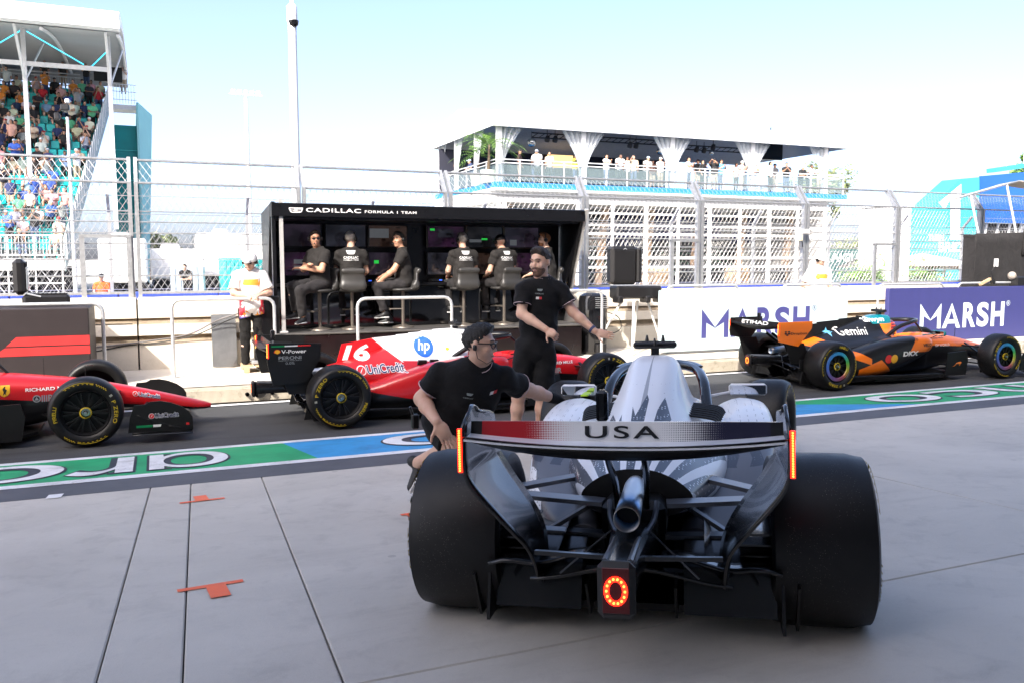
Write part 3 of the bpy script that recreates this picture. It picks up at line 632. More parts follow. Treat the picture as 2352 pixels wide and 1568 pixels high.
def side_proj(bvh, x0, z0, side=-1, dx=1, off=.005, y0=.012, dz=0):
    def f(a, b):
        o = Vector((x0+a*dx, side*3, z0+b+a*dz)); h = bvh.ray_cast(o, Vector((0, -side, 0)))
        return (h[0].x, h[0].y+side*off, h[0].z) if h[0] is not None and abs(h[0].y) < 1.2 else (o.x, side*y0, o.z)
    f.curved = True; return f
def f1_car(name, label, X, L, fin=None, rots=(0, 0, 0, 0), cad=False, sty=None, wb=3.4, flat=None, wx=0.0, wz=0.0):
    """L: body, pod, nose, fin, flap, endplate, fwing, halo, mirror, tcam materials"""
    root = thing(name, label, 'race car'); root.matrix_world = X
    G_ = lambda k: L.get(k, m_carbon); sty = sty or {}
    mono = loft(MB(), [(1.30, [(0, .06), (.30, .06), (.37, .25), (.35, .60), (.29, .685), (.24, .64), (0, .60)]), (1.60, [(0, .06), (.30, .06), (.37, .28), (.355, .60), (.31, .70), (.25, .60), (0, .46)]), (2.05, [(0, .06), (.29, .06), (.355, .28), (.34, .60), (.29, .69), (.235, .58), (0, .46)]),
        (2.34, [(0, .06), (.27, .07), (.33, .28), (.315, .58), (.26, .665), (.21, .60), (0, .52)]), (2.46, [(0, .07), (.25, .08), (.31, .28), (.30, .55), (.24, .645), (.14, .675), (0, .68)]), (3.0, [(0, .15), (.18, .16), (.26, .30), (.255, .50), (.20, .59), (.11, .62), (0, .625)]),
        (3.4, [(0, .24), (.13, .25), (.19, .34), (.19, .46), (.15, .53), (.08, .56), (0, .565)]), (3.95, [(0, .22), (.10, .225), (.135, .28), (.135, .35), (.11, .405), (.06, .425), (0, .43)]), (4.50, [(0, .165), (.07, .17), (.095, .19), (.095, .22), (.08, .25), (.04, .265), (0, .27)]), (4.64, [(0, .175), (.03, .175), (.045, .185), (.045, .20), (.035, .212), (.02, .218), (0, .22)])])
    mono.build('monocoque', G_('nose'), root, 40)
    eng = loft(MB(), [(.02, [(0, .40), (.14, .40), (.215, .44), (.245, .49), (.19, .545), (.13, .578), (.06, .60), (0, .60)]), (.28, [(0, .33), (.18, .33), (.28, .40), (.315, .50), (.24, .57), (.16, .625), (.07, .66), (0, .66)]), (.6, [(0, .28), (.24, .28), (.38, .40), (.38, .53), (.26, .60), (.17, .68), (.08, .745), (0, .75)]), (1.0, [(0, .2), (.30, .2), (.43, .44), (.42, .58), (.26, .65), (.175, .76), (.10, .865), (0, .87)]),
        (1.4, [(0, .2), (.34, .2), (.46, .50), (.44, .635), (.25, .685), (.185, .82), (.125, .965), (0, .97)]), (1.62, [(0, .2), (.34, .3), (.44, .52), (.40, .655), (.22, .72), (.18, .85), (.125, .99), (0, .995)]), (1.78, [(0, .5), (.1, .5), (.16, .6), (.16, .68), (.155, .76), (.15, .86), (.11, .975), (0, .985)])], cap0=1, cap1=1)
    eng.build('engine_cover', [G_('body'), m_disc], root, 40)  # both ends capped black for the darkness inside the openings
    allmb = [mono, eng]
    for s in (1, -1):
        pod = loft(MB(), [(.12, [(.16, .10), (.32, .09), (.36, .16), (.355, .26), (.32, .31), (.23, .34), (.14, .28)]), (.45, [(.2, .08), (.46, .08), (.52, .18), (.51, .34), (.46, .395), (.30, .43), (.18, .34)]), (.8, [(.2, .08), (.56, .09), (.63, .22), (.625, .44), (.575, .515), (.36, .54), (.2, .4)]), (1.2, [(.2, .08), (.60, .11), (.675, .30), (.67, .56), (.615, .625), (.42, .645), (.2, .5)]), (1.6, [(.2, .10), (.58, .20), (.685, .40), (.685, .62), (.635, .675), (.44, .69), (.2, .5)]), (2.0, [(.2, .16), (.56, .36), (.675, .46), (.675, .63), (.63, .685), (.44, .70), (.2, .5)]), (2.14, [(.24, .32), (.54, .42), (.64, .50), (.635, .61), (.59, .655), (.44, .67), (.25, .55)])], closed=True, side=s, cap0=0, cap1=1)
        pod.build('sidepod', [G_('pod'), m_disc], root, 40); allmb.append(pod)  # front cap painted black for the dark of the inlet
        # louvres on the shoulder
        if cad:
            for k in range(8):
                x = .98+k*.055; P = [(x, s*(.17+.02*math.sin(k)), .712-.0*k), (x, s*.24, .705), (x-.01, s*(.34+.004*k), .688), (x-.02, s*(.40-.006*(7-k)), .655)]
                MB().tube([(p[0], p[1], p[2]+.012+.012*k/8-.06*max(0, (1.2-p[0]))*.9) for p in smoothpath(P, 4)], .013, 6, flat=.55).build('louvre', m_disc, root)
        # mirror, stalk
        mr = MB().box((2.34, s*.575, .716), (.055, .25, .080), bev=.018).build('mirror', G_('mirror'), root, 30)
        MB().box((2.310, s*.575, .716), (.004, .232, .064), bev=.0019).build('mirror_glass', m_mirror, mr); MB().tube([(2.34, s*.48, .70), (2.32, s*.28, .665)], .010, 6).build('stalk', G_('mirror'), mr); MB().tube([(2.34, s*.56, .69), (2.08, s*.58, .62)], .007, 6).build('stalk', m_carbon, mr)
        # suspension
        for a, b, w_ in (((-.06, .13, .475), (-.03, .60, .50), .095), ((.38, .27, .50), (.0, .60, .50), .075), ((-.16, .12, .22), (-.02, .60, .17), .055), ((.42, .3, .22), (.02, .6, .17), .05), ((-.02, .12, .33), (0, .58, .34), .07), ((.16, .2, .42), (.0, .6, .20), .032)):
            MB().beam((a[0], s*a[1], a[2]), (b[0], s*b[1], b[2]), w_, .018).build('rear_wishbone', m_arm if cad else m_matt, root)
        for a, b, w_ in (((wb-.10, .18, .46), (wb-.02, .70, .46), .06), ((wb+.28, .15, .44), (wb+.03, .70, .46), .05), ((wb-.45, .22, .25), (wb-.02, .70, .18), .055), ((wb+.2, .13, .26), (wb+.02, .7, .18), .05), ((wb-.05, .2, .50), (wb, .7, .22), .035)):
            MB().beam((a[0], s*a[1], a[2]), (b[0], s*b[1], b[2]), w_, .018).build('front_wishbone', m_matt, root)
        for k in range(5): MB().box((-.03-.012*k, s*(.49), .22+k*.045), (.30, .15, .008)).build('brake_winglet', m_carbon, root)
        MB().prism([(-.36, .06), (.30, .06), (.30, .40), (-.08, .42), (-.30, .30)], -.006, .006, X=Matrix(((1, 0, 0, 0), (0, 0, 1, s*.565), (0, 1, 0, 0), (0, 0, 0, 1)))).build('brake_fence', m_matt, root)
        MB().prism([(wb-.22, .07), (wb+.12, .07), (wb+.20, .3), (wb+.05, .46), (wb-.2, .44)], -.006, .006, X=Matrix(((1, 0, 0, 0), (0, 0, 1, s*.655), (0, 1, 0, 0), (0, 0, 0, 1)))).build('front_brake_fence', m_matt, root)
        # floor fences and boards
        MB().prism([(2.36, .06), (2.80, .06), (2.84, .30), (2.80, .44), (2.40, .42)], -.008, .008, X=Matrix(((1, 0, 0, 0), (0, 0, 1, s*.70), (0, 1, 0, 0), (0, 0, 0, 1)))).build('bargeboard', m_matt, root)
        for k in range(3): MB().box((2.58, s*.60, .10+k*.06), (.36, .2, .007)).build('board_vane', m_carbon, root)
        MB().grid(lambda u, v: (2.3-u*2.05, s*(.70+.06*math.sin(v*1.5)-.12*max(0, u-.55)), .055+.06*v+.05*u*v), 12, 4).build('floor_edge', m_carbon, root, 60, solid=.008)
        for (x0, y0, l_, h0, h1) in ((-.36, .62, .40, .045, .24), (-.30, .36, .34, .07, .25), (-.36, .17, .30, .07, .22)):
            MB().prism([(x0, h1), (x0+.10, h0-.0), (x0+l_, h0+.02), (x0+l_, h1-.02), (x0+.12, h1+.02)], -.005, .005, X=Matrix(((1, 0, 0, 0), (0, 0, 1, s*y0), (0, 1, 0, 0), (0, 0, 0, 1)))).build('diffuser_strake', m_matt, root)
        # rear wing endplate: upright, then swept in to the floor
        if not flat:
            zz = [.905, .875, .80, .72, .66, .60, .53, .46, .39, .31, .24]; yy = [.555, .562, .566, .562, .545, .508, .455, .405, .368, .352, .348]; xb = [-.60, -.66, -.665, -.665, -.655, -.63, -.60, -.56, -.50, -.44, -.40]; xa = [-.42, -.22, -.16, -.14, -.13, -.13, -.14, -.16, -.20, -.24, -.26]
            tr = smoothpath([(zz[i], yy[i], xb[i]) for i in range(11)], 3); tf = smoothpath([(zz[i], yy[i]-.012*(zz[i] < .7), xa[i]) for i in range(11)], 3)
            def ep(u, v, tr=tr, tf=tf, s=s):
                i = min(len(tr)-1, int(round(u*(len(tr)-1)))); b, f = tr[i], tf[i]; bow = .035*math.sin(v*math.pi)*(1 if b.x < .70 else .25)
                return (b.z*(1-v)+f.z*v, s*((b.y*(1-v)+f.y*v)+bow*.6), b.x*(1-v)+f.x*v+(.035*math.sin(min(1, v*1.3)*math.pi) if i < 3 else 0))
            MB().grid(ep, len(tr)-1, 8).build('wing_endplate', G_('endplate'), root, 60, solid=.012)
        else:
            MB().prism(flat, -.008, .008, X=Matrix(((1, 0, 0, 0), (0, 0, 1, s*.568), (0, 1, 0, 0), (0, 0, 0, 1)))).build('wing_endplate', m_matt if s > 0 and L.get('far_black') else G_('endplate'), root)
            MB().prism([(-.52, .36), (-.26, .36), (-.22, .50), (-.30, .66), (-.62, .66)], -.006, .006, X=Matrix(((1, 0, 0, 0), (0, 0, 1, s*.545), (0, 1, 0, 0), (0, 0, 0, 1)))).build('wing_endplate_foot', m_matt, root)
        lx = -.664 if not flat else flat[0][0]-.008; lz = .788 if not flat else .86
        led = MB().box((lx, s*.572, lz), (.012, .015, .158)).build('wing_light', m_redled, root)
        for k in range(18): MB().lathe([(0, -.008), (.0032, -.007), (.0032, 0)], 6, axis='x', X=xf((lx-.007, s*.572, lz-.072+k*.0085))).build('led', m_hot, led)
    MB().prism([(-.12, .46), (.35, .50), (.95, .70), (2.2, .74), (2.7, .56), (2.9, .28), (2.9, -.28), (2.7, -.56), (2.2, -.74), (.95, -.70), (.35, -.50), (-.12, -.46)][::-1], .045, .075).build('floor', m_matt, root)
    MB().grid(lambda u, v: (.45-u*.86, (v-.5)*(.86-.1*u), .08+.20*u**1.6+.03*math.cos((v-.5)*6)*u), 10, 12).build('diffuser', m_carbon, root, 60, solid=.012)
    for sg in (1, -1): MB().grid(lambda u, v: (.6-u*.9, sg*(.28+.20*v), .36-.14*v+.05*math.sin(v*6+u*3)*u-.02*u), 10, 10).build('floor_ramp', m_carbon, root, 60)
    for sg in (1, -1):
        MB().prism([(-.30, .10), (.35, .08), (.35, .30), (-.05, .33), (-.24, .27)], .20, .545, X=Matrix(((1, 0, 0, 0), (0, 0, sg, 0), (0, 1, 0, 0), (0, 0, 0, 1)))).build('diffuser_wall', m_carbon, root)
        MB().grid(lambda u, v: (-.36+.10*u, sg*(.12+.44*v), .33-.05*v+.012*math.sin(v*9)), 3, 8).build('diffuser_lip', m_carbon, root, 60, solid=.012)
    # crash structure, light, exhaust, gearbox
    loft(MB(), [(.05, [(0, .24), (.11, .24), (.13, .34), (.10, .43), (0, .44)]), (-.3, [(0, .30), (.07, .30), (.085, .36), (.07, .425), (0, .43)]), (-.82, [(0, .31), (.05, .31), (.058, .36), (.05, .445), (0, .447)])], it=1).build('crash_structure', m_carbon, root, 30)
    hs = MB().box((-.845, 0, .368), (.05, .125, .19), bev=.02).build('light_housing', m_matt, root, 30)
    MB().box((-.870, 0, .372), (.006, .088, .150), bev=.002).build('rain_light', m_lens, hs)
    ro = circ(0, 0, .039, 32, .049)+[(.039, 0)]; ri = circ(0, 0, .0215, 32, .031)+[(.0215, 0)]
    MB().add([(-.8755, y, .372+z) for y, z in ro]+[(-.8755, y, .372+z) for y, z in ri], [(k+1, k, 33+k, 34+k) for k in range(32)]).build('light_ring', m_redled if cad else m_orled, hs)
    if cad:
        for k in range(14): a = 2*math.pi*k/14; MB().lathe([(0, -.004), (.004, -.003), (.004, 0)], 8, axis='x', X=xf((-.876, .030*math.cos(a), .372+.040*math.sin(a)))).build('led', m_hot, hs)
    ex = MB().tube([(.12, 0, .53), (-.05, 0, .535), (-.2, 0, .525), (-.32, 0, .512), (-.45, 0, .50)], [.036, .042, .042, .046, .048], 24, cap=False).build('exhaust_pipe', m_exh, root, 40, solid=.004)
    MB().lathe([(0, 0), (.042, 0)], 20, axis='x', X=xf((-.36, 0, .508))).build('exhaust_bore', m_disc, ex)  # black disc paints the dark inside the pipe
    for s in (1, -1):
        MB().tube(smoothpath([(-.48, s*.066, .765), (-.38, s*.068, .70), (-.24, s*.062, .60), (-.18, s*.058, .49)], 4), .014, 8, flat=1.6).build('wing_pylon', m_carbon, root, 40)
        MB().tube(smoothpath([(-.14, s*.095, .50), (-.20, s*.085, .44), (-.30, s*.05, .40), (-.42, s*.042, .42), (-.80, s*.042, .445)], 4), .012, 8).build('gearbox_brace', m_arm, root, 40)
        MB().beam((-.50, s*.045, .372), (-.47, s*.345, .372), .02, .016).build('beam_bar', m_carbon, root)
        MB().tube([(-.30, s*.075, .42), (-.42, s*.26, .28)], .004, 6).build('stay_rod', m_arm, root)
    MB().box((.0, 0, .42), (.32, .26, .16), bev=.03).build('gearbox', m_matt, root)
    # rear wing: mainplane and flap, bowed across
    def span(y): return min(1, abs(y)/.556)
    def mainp(u, v):
        y = (v-.5)*1.112; q = span(y)**2.2; a = u*2*math.pi; cx_ = math.cos(a); th_ = .5*(math.sin(a))*(.032 if math.sin(a) < 0 else .006)
        return (-.455-.238*cx_, y, .780+.032*q+th_*(1.6-q*.9)+.030*(cx_*.5+.5)**2-.010*(1-cx_)*.5)
    MB().grid(mainp, 16, 32).build('wing_mainplane', G_('wing'), root, 60, loc=(wx, 0, wz))
    mb = MB(); zt, xt = .884, -.583
    def flp(u, v, o=0.0):
        y = (v-.5)*1.1; q = span(y)**2.2; zb_ = .812+.028*q; return (-.595+u*(xt+.595)-o, y, zb_+u*(zt-zb_))
    N_ = 32; vs = [flp(u, v/N_) for v in range(N_+1) for u in (0, .5, 1)]+[(p[0]+.012, p[1], p[2]) for p in [flp(u, v/N_) for v in range(N_+1) for u in (0, .5, 1)]]
    fs = []; o = 3*(N_+1)
    for v in range(N_):
        for u in (0, 1): a = v*3+u; fs += [(a, a+3, a+4, a+1), (o+a, o+a+1, o+a+4, o+a+3)]
        fs += [(v*3+2, v*3+5, o+v*3+5, o+v*3+2), (v*3, o+v*3, o+v*3+3, v*3+3)]
    mb.add(vs, fs); fl = mb.build('wing_flap', G_('flap'), root, 40, loc=(wx, 0, wz))
    MB().grid(lambda u, v: (-.58-u*.115, (v-.5)*1.1, .812+.028*span((v-.5)*1.1)**2.2-.010*u), 2, 30).build('wing_slot_strip', G_('strip'), root, solid=.006, loc=(wx, 0, wz))
    MB().grid(lambda u, v: (-.694+.085*u, (v-.5)*1.1, .803+.028*span((v-.5)*1.1)**2.2-u*(.052-.034*span((v-.5)*1.1)**2.2)), 3, 30).build('wing_underside', m_matt, root, 60, loc=(wx, 0, wz), solid=.004)
    MB().box((-.50, .075, .93), (.05, .042, .12), bev=.012).build('flap_actuator', m_gloss, root, 30, loc=(wx, 0, wz)); MB().tube([(-.5, .075, .87), (-.5, .075, .79)], .012, 6).build('actuator_rod', m_arm, root, loc=(wx, 0, wz))
    # halo, camera, antenna
    hal = smoothpath([(1.52, .305, .655), (1.62, .300, .72), (1.82, .285, .815), (2.10, .24, .872), (2.33, .13, .885), (2.40, 0, .885), (2.33, -.13, .885), (2.10, -.24, .872), (1.82, -.285, .815), (1.62, -.300, .72), (1.52, -.305, .655)], 5)
    h = MB().tube(hal, .033, 12, flat=.9).build('halo', G_('halo'), root, 60); MB().tube(smoothpath([(2.40, 0, .88), (2.50, 0, .80), (2.62, 0, .66)], 4), .016, 8).build('halo_pillar', G_('halo'), h, 60)
    MB().tube([(p[0]+.01, p[1]*1.06, p[2]+.028) for p in hal[14:-14]], .016, 6, flat=.5).build('halo_fairing', m_carbon, h, 60)
    MB().beam((1.66, 0, .97), (1.66, 0, 1.04), .06, .048).build('camera_mount', m_carbon, root)
    tc = MB().box((1.66, 0, 1.055), (.10, .262, .044), bev=.014).build('roll_hoop_camera', G_('tcam'), root, 30)
    for y in (-.048, 0, .048): MB().lathe([(.013, 0), (.011, .02), (.005, .045), (0, .046)], 10, X=xf((1.66-(.04 if y == 0 else 0), y, 1.05 if y == 0 else 1.068))).build('antenna_cone', m_carbon, tc)
    MB().tube([(2.95, 0, .62), (2.95, 0, .82)], .0025, 5).build('antenna', m_carbon, root)
    MB().tube([(3.35, .0, .56), (3.35, 0, .72), (3.43, 0, .72)], .004, 5).build('pitot_tube', m_carbon, root)
    # front wing
    for k in range(4):
        MB().grid(lambda u, v, k=k: (4.42-.10*k-.15*u-.10*abs(v-.5)*2, (v-.5)*1.78, .115+.025*k+.02*u*k+.02*math.sin(v*math.pi)+.03*u), 5, 24).build('front_wing_element', G_('fwing'), root, 60, solid=.01)
    for s in (1, -1):
        MB().prism([(3.78, .10), (3.80, .25), (3.845, .38), (3.95, .385), (4.0, .412), (4.10, .415), (4.2, .39), (4.30, .345), (4.37, .29), (4.405, .23), (4.41, .09)], -.006, .006, X=Matrix(((1, 0, 0, 0), (0, 0, 1, s*.88), (0, 1, 0, 0), (0, 0, 0, 1)))).build('front_wing_endplate', G_('fend'), root)
        MB().grid(lambda u, v: (4.40-.58*u, s*(.88+.09*v), .09-.02*v+.015*u*v), 6, 3).build('footplate', m_carbon, root, 60, solid=.008)
        MB().beam((4.28, s*.05, .19), (4.25, s*.05, .14), .10, .012).build('wing_pillar', m_carbon, root)
    # fin on the engine cover
    fmb = None
    if fin:
        fmb = MB().prism(fin, -.009, .009, X=Matrix(((1, 0, 0, 0), (0, 0, -1, 0), (0, 1, 0, 0), (0, 0, 0, 1)))); fmb.build('shark_fin', G_('fin'), root); allmb.append(fmb)
    for i, (x, s, fr) in enumerate(((0, -1, False), (wb, -1, True), (0, 1, False), (wb, 1, True))): wheel(root, x, s, fr, R(rots[i]), {**sty, **(sty.get('f', {}) if fr else {})}, Rt=.343 if cad and not fr else .35, hw=(.905 if not fr else .94) if cad else .95, steer=R(-14) if cad else 0)
    V, F = [], []
    for q in allmb:
        o = len(V); V += q.v; F += [tuple(i+o for i in f) for f in q.f]
    root['bvh'] = 0; bv = BVHTree.FromPolygons([Vector(v) for v in V], F); del root['bvh']
    return root, bv, fl
def car_matrix(x, y, hd, z=None, slope=False):
    n = Vector((0, .0655, 1)).normalized() if slope else Vector((0, 0, 1)); f = Vector((math.sin(hd), math.cos(hd), 0)); f = (f-n*f.dot(n)).normalized(); l = n.cross(f)
    M_ = Matrix((f, l, n)).transposed().to_4x4(); M_.translation = (x, y, zg(y) if z is None else z); return M_
def dec(m_name, col, rough=.35, coat=.4): return mat(m_name, col, rough, coat=coat, var=.03)
D_w, D_k, D_b, D_g, D_r, D_y = dec('decal_white', (.78, .78, .78)), dec('decal_black', (.012, .012, .015)), dec('decal_blue', (.01, .09, .48)), dec('decal_green', (.0, .22, .07)), dec('decal_red', (.6, .02, .02)), dec('decal_yellow', (.8, .42, .02))
D_o, D_n, D_gr = dec('decal_orange', (.85, .22, .01)), dec('decal_navy', (.01, .02, .10)), dec('decal_grey', (.30, .32, .34))
# ---------------------------------------------------------------- the white and grey car in front
def cad_body(name, podp=False):
    B = MatB(name); white = (.74, .76, .80); grey = (.032, .038, .058)
    tri = B.voro(62, .25, vec=B.comb(B.x*.7, B.y, B.z*.5)); dots = tri.lt(.22)
    zig = ((B.x*5.0).fract()-.5).abs(); jag = B.noise(5, 2, .5)
    if not podp:
        st = (B.y/(B.x*.55+.32)*5.6+.30+B.x*.25).fract(); saw = ((B.y*11).fract()-.5).abs(); band = st.gt(.42)*(B.x-saw*.5).lt(.62)*B.z.gt(.30)
        g = band*(1-dots*.9)
        sp = B.y.abs().lt((1.64-B.x)*.030)*B.x.gt(.5)*B.z.gt(.6); star = B.voro(46, .15, vec=B.comb(B.x, B.y*1.0, B.z*.6)).lt((1.36-B.x)*.27)*B.x.gt(.9)*B.x.lt(1.36)*(B.y.abs()).lt(.13)*B.z.gt(.66)
        g = g.max(sp*B.y.gt(0.0)*.6).max(star); g = g.max((B.z.lt(.40))*.95)
    else:
        lim = .545+jag*.03; low = B.z.lt(lim)*B.x.lt(1.35)*(B.y.abs()-B.x*.30).lt(.355+zig*.03)
        ln = ((B.y*22).fract()-.5).abs().lt(.16)*B.voro(70, .3).lt(.26)*B.z.gt(.6)*B.x.gt(.7)
        st = (B.y*8+zig*.3).fract().gt(.5)*B.z.gt(.49)*B.z.lt(.60)*B.x.lt(1.30)*(1-dots*.9)
        edge = (B.voro(40, .6).lt(.24))*(B.y.abs()-B.x*.30).gt(.345)*B.z.lt(.55)*B.x.lt(1.3)
        g = (low*.9).max(ln).max(st).max(edge)
    c = B.mix(white, grey, g); B.set('Base Color', c); B.set('Metallic', 0.0); B.set('Roughness', .42); B.set('Coat Weight', .22); B.set('Coat Roughness', .04); return B.m
def cad_flap():
    B = MatB('flag_fade_flap'); d = B.voro(165, 0.0, vec=B.comb(B.y, B.z, 0.0))
    # left end red, middle silver, right end navy; halftone dots between
    red = B.y.step(.15, .40); nav = (B.y*-1).step(.10, .42)
    c = B.mix((.86, .86, .86), (.42, .012, .02), d.lt(red*.85)*1.0); c = B.mix(c, (.018, .018, .045), d.lt(nav*.85)); c = B.mix(c, (.012, .012, .013), B.y.abs().gt(.508))
    B.set('Base Color', c); B.set('Roughness', .3); B.set('Metallic', .1); B.set('Coat Weight', .3); return B.m
m_silver = mat('silver_cover', (.55, .56, .58), .25, metal=.6); m_cadw = mat('pearl_white', (.74, .76, .8), .3, coat=.5, var=.04)
L = dict(body=cad_body('white_cover_grey_shards'), pod=cad_body('white_pod_grey_panel', True), nose=m_cadw, flap=cad_flap(), halo=m_gloss, mirror=m_cadw, tcam=m_gloss, strip=m_cadw, wing=m_matt, endplate=m_carbon, fwing=m_cadw, fend=m_cadw)
XC = car_matrix(1.85, 3.0, R(35.5), .395, True)
cad, bv, fl = f1_car('race_car', 'white and grey race car with red tail light leaving the garage', XC, L, rots=(20, 40, 0, 70), cad=True, sty=dict(f=dict(cover=m_silver)))
def flap_fn(y0, z0):
    def f(a, b):
        z = z0+b; return (-.595+(z-.812)/(.884-.812)*(.012)-.005, y0-a, z)
    return f
letters('lettering', 'USA', flap_fn(.128, .826), D_k, fl, w=.262, h=.044, bold=.012, space=1.22, res=8)
MB().box((2.16, .50, .705), (.20, .05, .012), bev=.005).build('lime_strap', mat('lime_tag', (.45, .70, .02), .5), cad)
# ---------------------------------------------------------------- the red cars
def ferrari(name, podp=False, nose=False):
    B = MatB(name); red = (.52, .006, .010); w_ = (.72, .73, .75); k = (.005, .005, .006)
    if nose:
        c = B.mix(red, k, B.z.lt(.46-(B.x-2.4).max(0.0)*.125))
    elif podp: c = B.mix(red, k, (B.z-(.17+(1.2-B.x)*.20)).lt(0.0)); c = B.mix(c, k, B.z.lt(.14))
    else:
        edge = B.x-(.59+(.915-B.z)*1.12); wm = edge.gt(0.0)*B.z.gt(.635-(B.x-1.2)*.04); st = (edge.abs()-.022).lt(0.0)*B.z.gt(.63)
        c = B.mix(red, w_, wm); c = B.mix(c, w_, st*edge.lt(-.008)); c = B.mix(c, k, B.z.lt(.33))
    B.set('Base Color', c); B.set('Roughness', .34); B.set('Coat Weight', .5); B.set('Coat Roughness', .08); return B.m
LF = dict(body=ferrari('red_cover_white_top'), pod=ferrari('red_pod_black_sill', True), nose=ferrari('red_nose_black_keel', nose=True), fin=ferrari('red_fin_white_panel'), flap=m_matt, halo=m_matt, mirror=m_matt, tcam=m_matt, strip=m_matt, wing=m_matt, endplate=m_matt, fwing=m_matt, fend=m_matt)
fin_f = [(.12, .58), (.70, .62), (1.5, .80), (1.70, .985), (1.60, 1.0), (1.36, .992), (1.36, .982), (1.20, .976), (1.20, .966), (1.04, .958), (1.04, .948), (.88, .94), (.88, .93), (.59, .912), (.20, .852)]
XF = car_matrix(1.89, 10.28, R(90)); XG = car_matrix(-.67-3.4, 10.36, R(90))
fer, bvf, _ = f1_car('race_car', 'red race car with white engine cover and number 16', XF, LF, fin=fin_f, rots=(150, 60, 10, 10), flat=[(-.73, .948), (-.75, .74), (-.71, .54), (-.69, .473), (-.33, .49), (-.16, .755), (-.15, .926)], wx=-.10, wz=.05)
feg, bvg, _ = f1_car('race_car', 'red race car cut off by the left edge, only its front in view', XG, LF, fin=fin_f, rots=(-8, 0, 30, 30), flat=[(-.73, .948), (-.75, .74), (-.71, .54), (-.69, .473), (-.33, .49), (-.16, .755), (-.15, .926)], wx=-.10, wz=.05)
def unicredit(parent, f, w_):
    h = w_/4.6; letters('lettering_outline', 'UniCredit', shift(f, h*.95), D_w, parent, w=w_*.8, h=h*.88, bold=.07); letters('lettering', 'UniCredit', lift(shift(f, h*1.0, h*.04), .003), D_n, parent, w=w_*.78, h=h*.80, bold=.015)
    shape('roundel', [circ(h*.45, h*.42, h*.46)], f, D_w, parent); shape('roundel', [circ(h*.45, h*.42, h*.38)], lift(f, .003), D_r, parent)
    shape('roundel_slash', [[(h*.25, h*.12), (h*.40, h*.42), (h*.68, h*.72), (h*.48, h*.38)]], lift(f, .006), D_w, parent)
P_ = lambda bv, x, z, **k: side_proj(bv, x, z, **k)
unicredit(fer, P_(bvf, .32, .50, dz=.06), .56)
letters('race_number', '16', P_(bvf, .20, .655, y0=.012), D_w, fer, w=.33, h=.185, bold=.04, shear=.22)
shape('roundel', [circ(0, 0, .120, 40)], P_(bvf, 1.18, .800, off=.012), D_b, fer)
letters('lettering', 'hp', lift(P_(bvf, 1.105, .718, off=.012), .004), D_w, fer, w=.15, h=.165, bold=.01, shear=.25)
def shell(parent, f, r):
    shape('shell_emblem', [[(0, -r*.8)]+[(r*1.05*math.cos(R(a)), r*math.sin(R(a))) for a in range(-20, 201, 20)]], f, D_r, parent); g2 = lift(f, .003)
    shape('shell_emblem', [[(0, -r*.68)]+[(r*.85*math.cos(R(a)), r*.82*math.sin(R(a))) for a in range(-18, 199, 18)]], g2, D_y, parent)
shell(fer, P_(bvf, 1.48, .76), .024)
letters('lettering', 'ZCG', P_(bvf, 1.58, .925), D_k, fer, w=.12, h=.032, bold=.0)
for k in range(2): MB().prism([(0, 0), (.12, 0), (.12, .055), (.02, .06)], -.02, .02, X=Matrix(((1, 0, 0, 1.04+.15*k), (0, 0, -1, -.37), (0, 1, 0, .60), (0, 0, 0, 1)))).build('cooling_gill', D_k if 0 else m_matt, fer)
def near_nose(parent, bv, crest_=False):
    letters('lettering', 'RICHARD MILLE', P_(bv, 2.80, .50), D_w, parent, w=.45, h=.035, bold=.015)
    f = P_(bv, 2.86, .385); shape('ring_emblem', [circ(.04, .035, .038, 24)], f, D_gr, parent); f2 = lift(f, .003); shape('ring_emblem', [circ(.04, .035, .027, 24)], f2, D_k, parent)
    shape('triangle_emblem', [[(.02, .02), (.06, .02), (.04, .056)]], lift(f, .005), D_gr, parent)
    shape('stripe_emblem', [[(.085+k*.02, 0), (.097+k*.02, 0), (.097+k*.02, .07), (.085+k*.02, .07)] for k in range(3)], f, D_gr, parent); letters('lettering', 'R', shift(f, .145), D_gr, parent, w=.055, h=.07, bold=.02)
    shape('shield_emblem', [[(2.56, .58), (2.56, .50), (2.585, .47), (2.61, .46), (2.635, .47), (2.66, .50), (2.66, .58)]], P_(bv, 0, 0), D_y, parent)
    shape('horse_emblem', [[(2.595, .475), (2.605, .51), (2.595, .54), (2.61, .565), (2.622, .57), (2.618, .545), (2.635, .53), (2.622, .50), (2.628, .475), (2.615, .495)]], P_(bv, 0, 0, off=.007), D_k, parent)
    unicredit(parent, P_(bv, 3.82, .375, dz=-.20), .28)
    fe = lambda a, b: (3.98+a, -.889, .235+b); unicredit(parent, fe, .29)
    for c_, x0 in ((D_g, 3.86), (D_w, 4.02), (D_r, 4.34)): shape('tricolour', [[(x0, .145), (x0+(.15 if c_ is D_g else .07 if c_ is D_w else .03), .145), (x0+(.16 if c_ is D_g else .08 if c_ is D_w else .03), .17), (x0, .17)]], lambda a, b: (a, -.8875, b), c_, parent)
near_nose(fer, bvf); near_nose(feg, bvg)
fe = lambda a, b: (-.70+a*1.25, -.582, .04+b*1.03)
for c_, x0 in ((D_g, 0.0), (D_w, .115), (D_r, .23)): shape('tricolour', [[(x0, .838), (x0+.115, .838), (x0+.115, .852), (x0, .852)]], fe, c_, fer)
shell(fer, lambda a, b: fe(.05+a, .785+b), .028); letters('lettering', 'V-Power', lambda a, b: fe(.085+a, .765+b), D_w, fer, w=.22, h=.040, bold=.02)
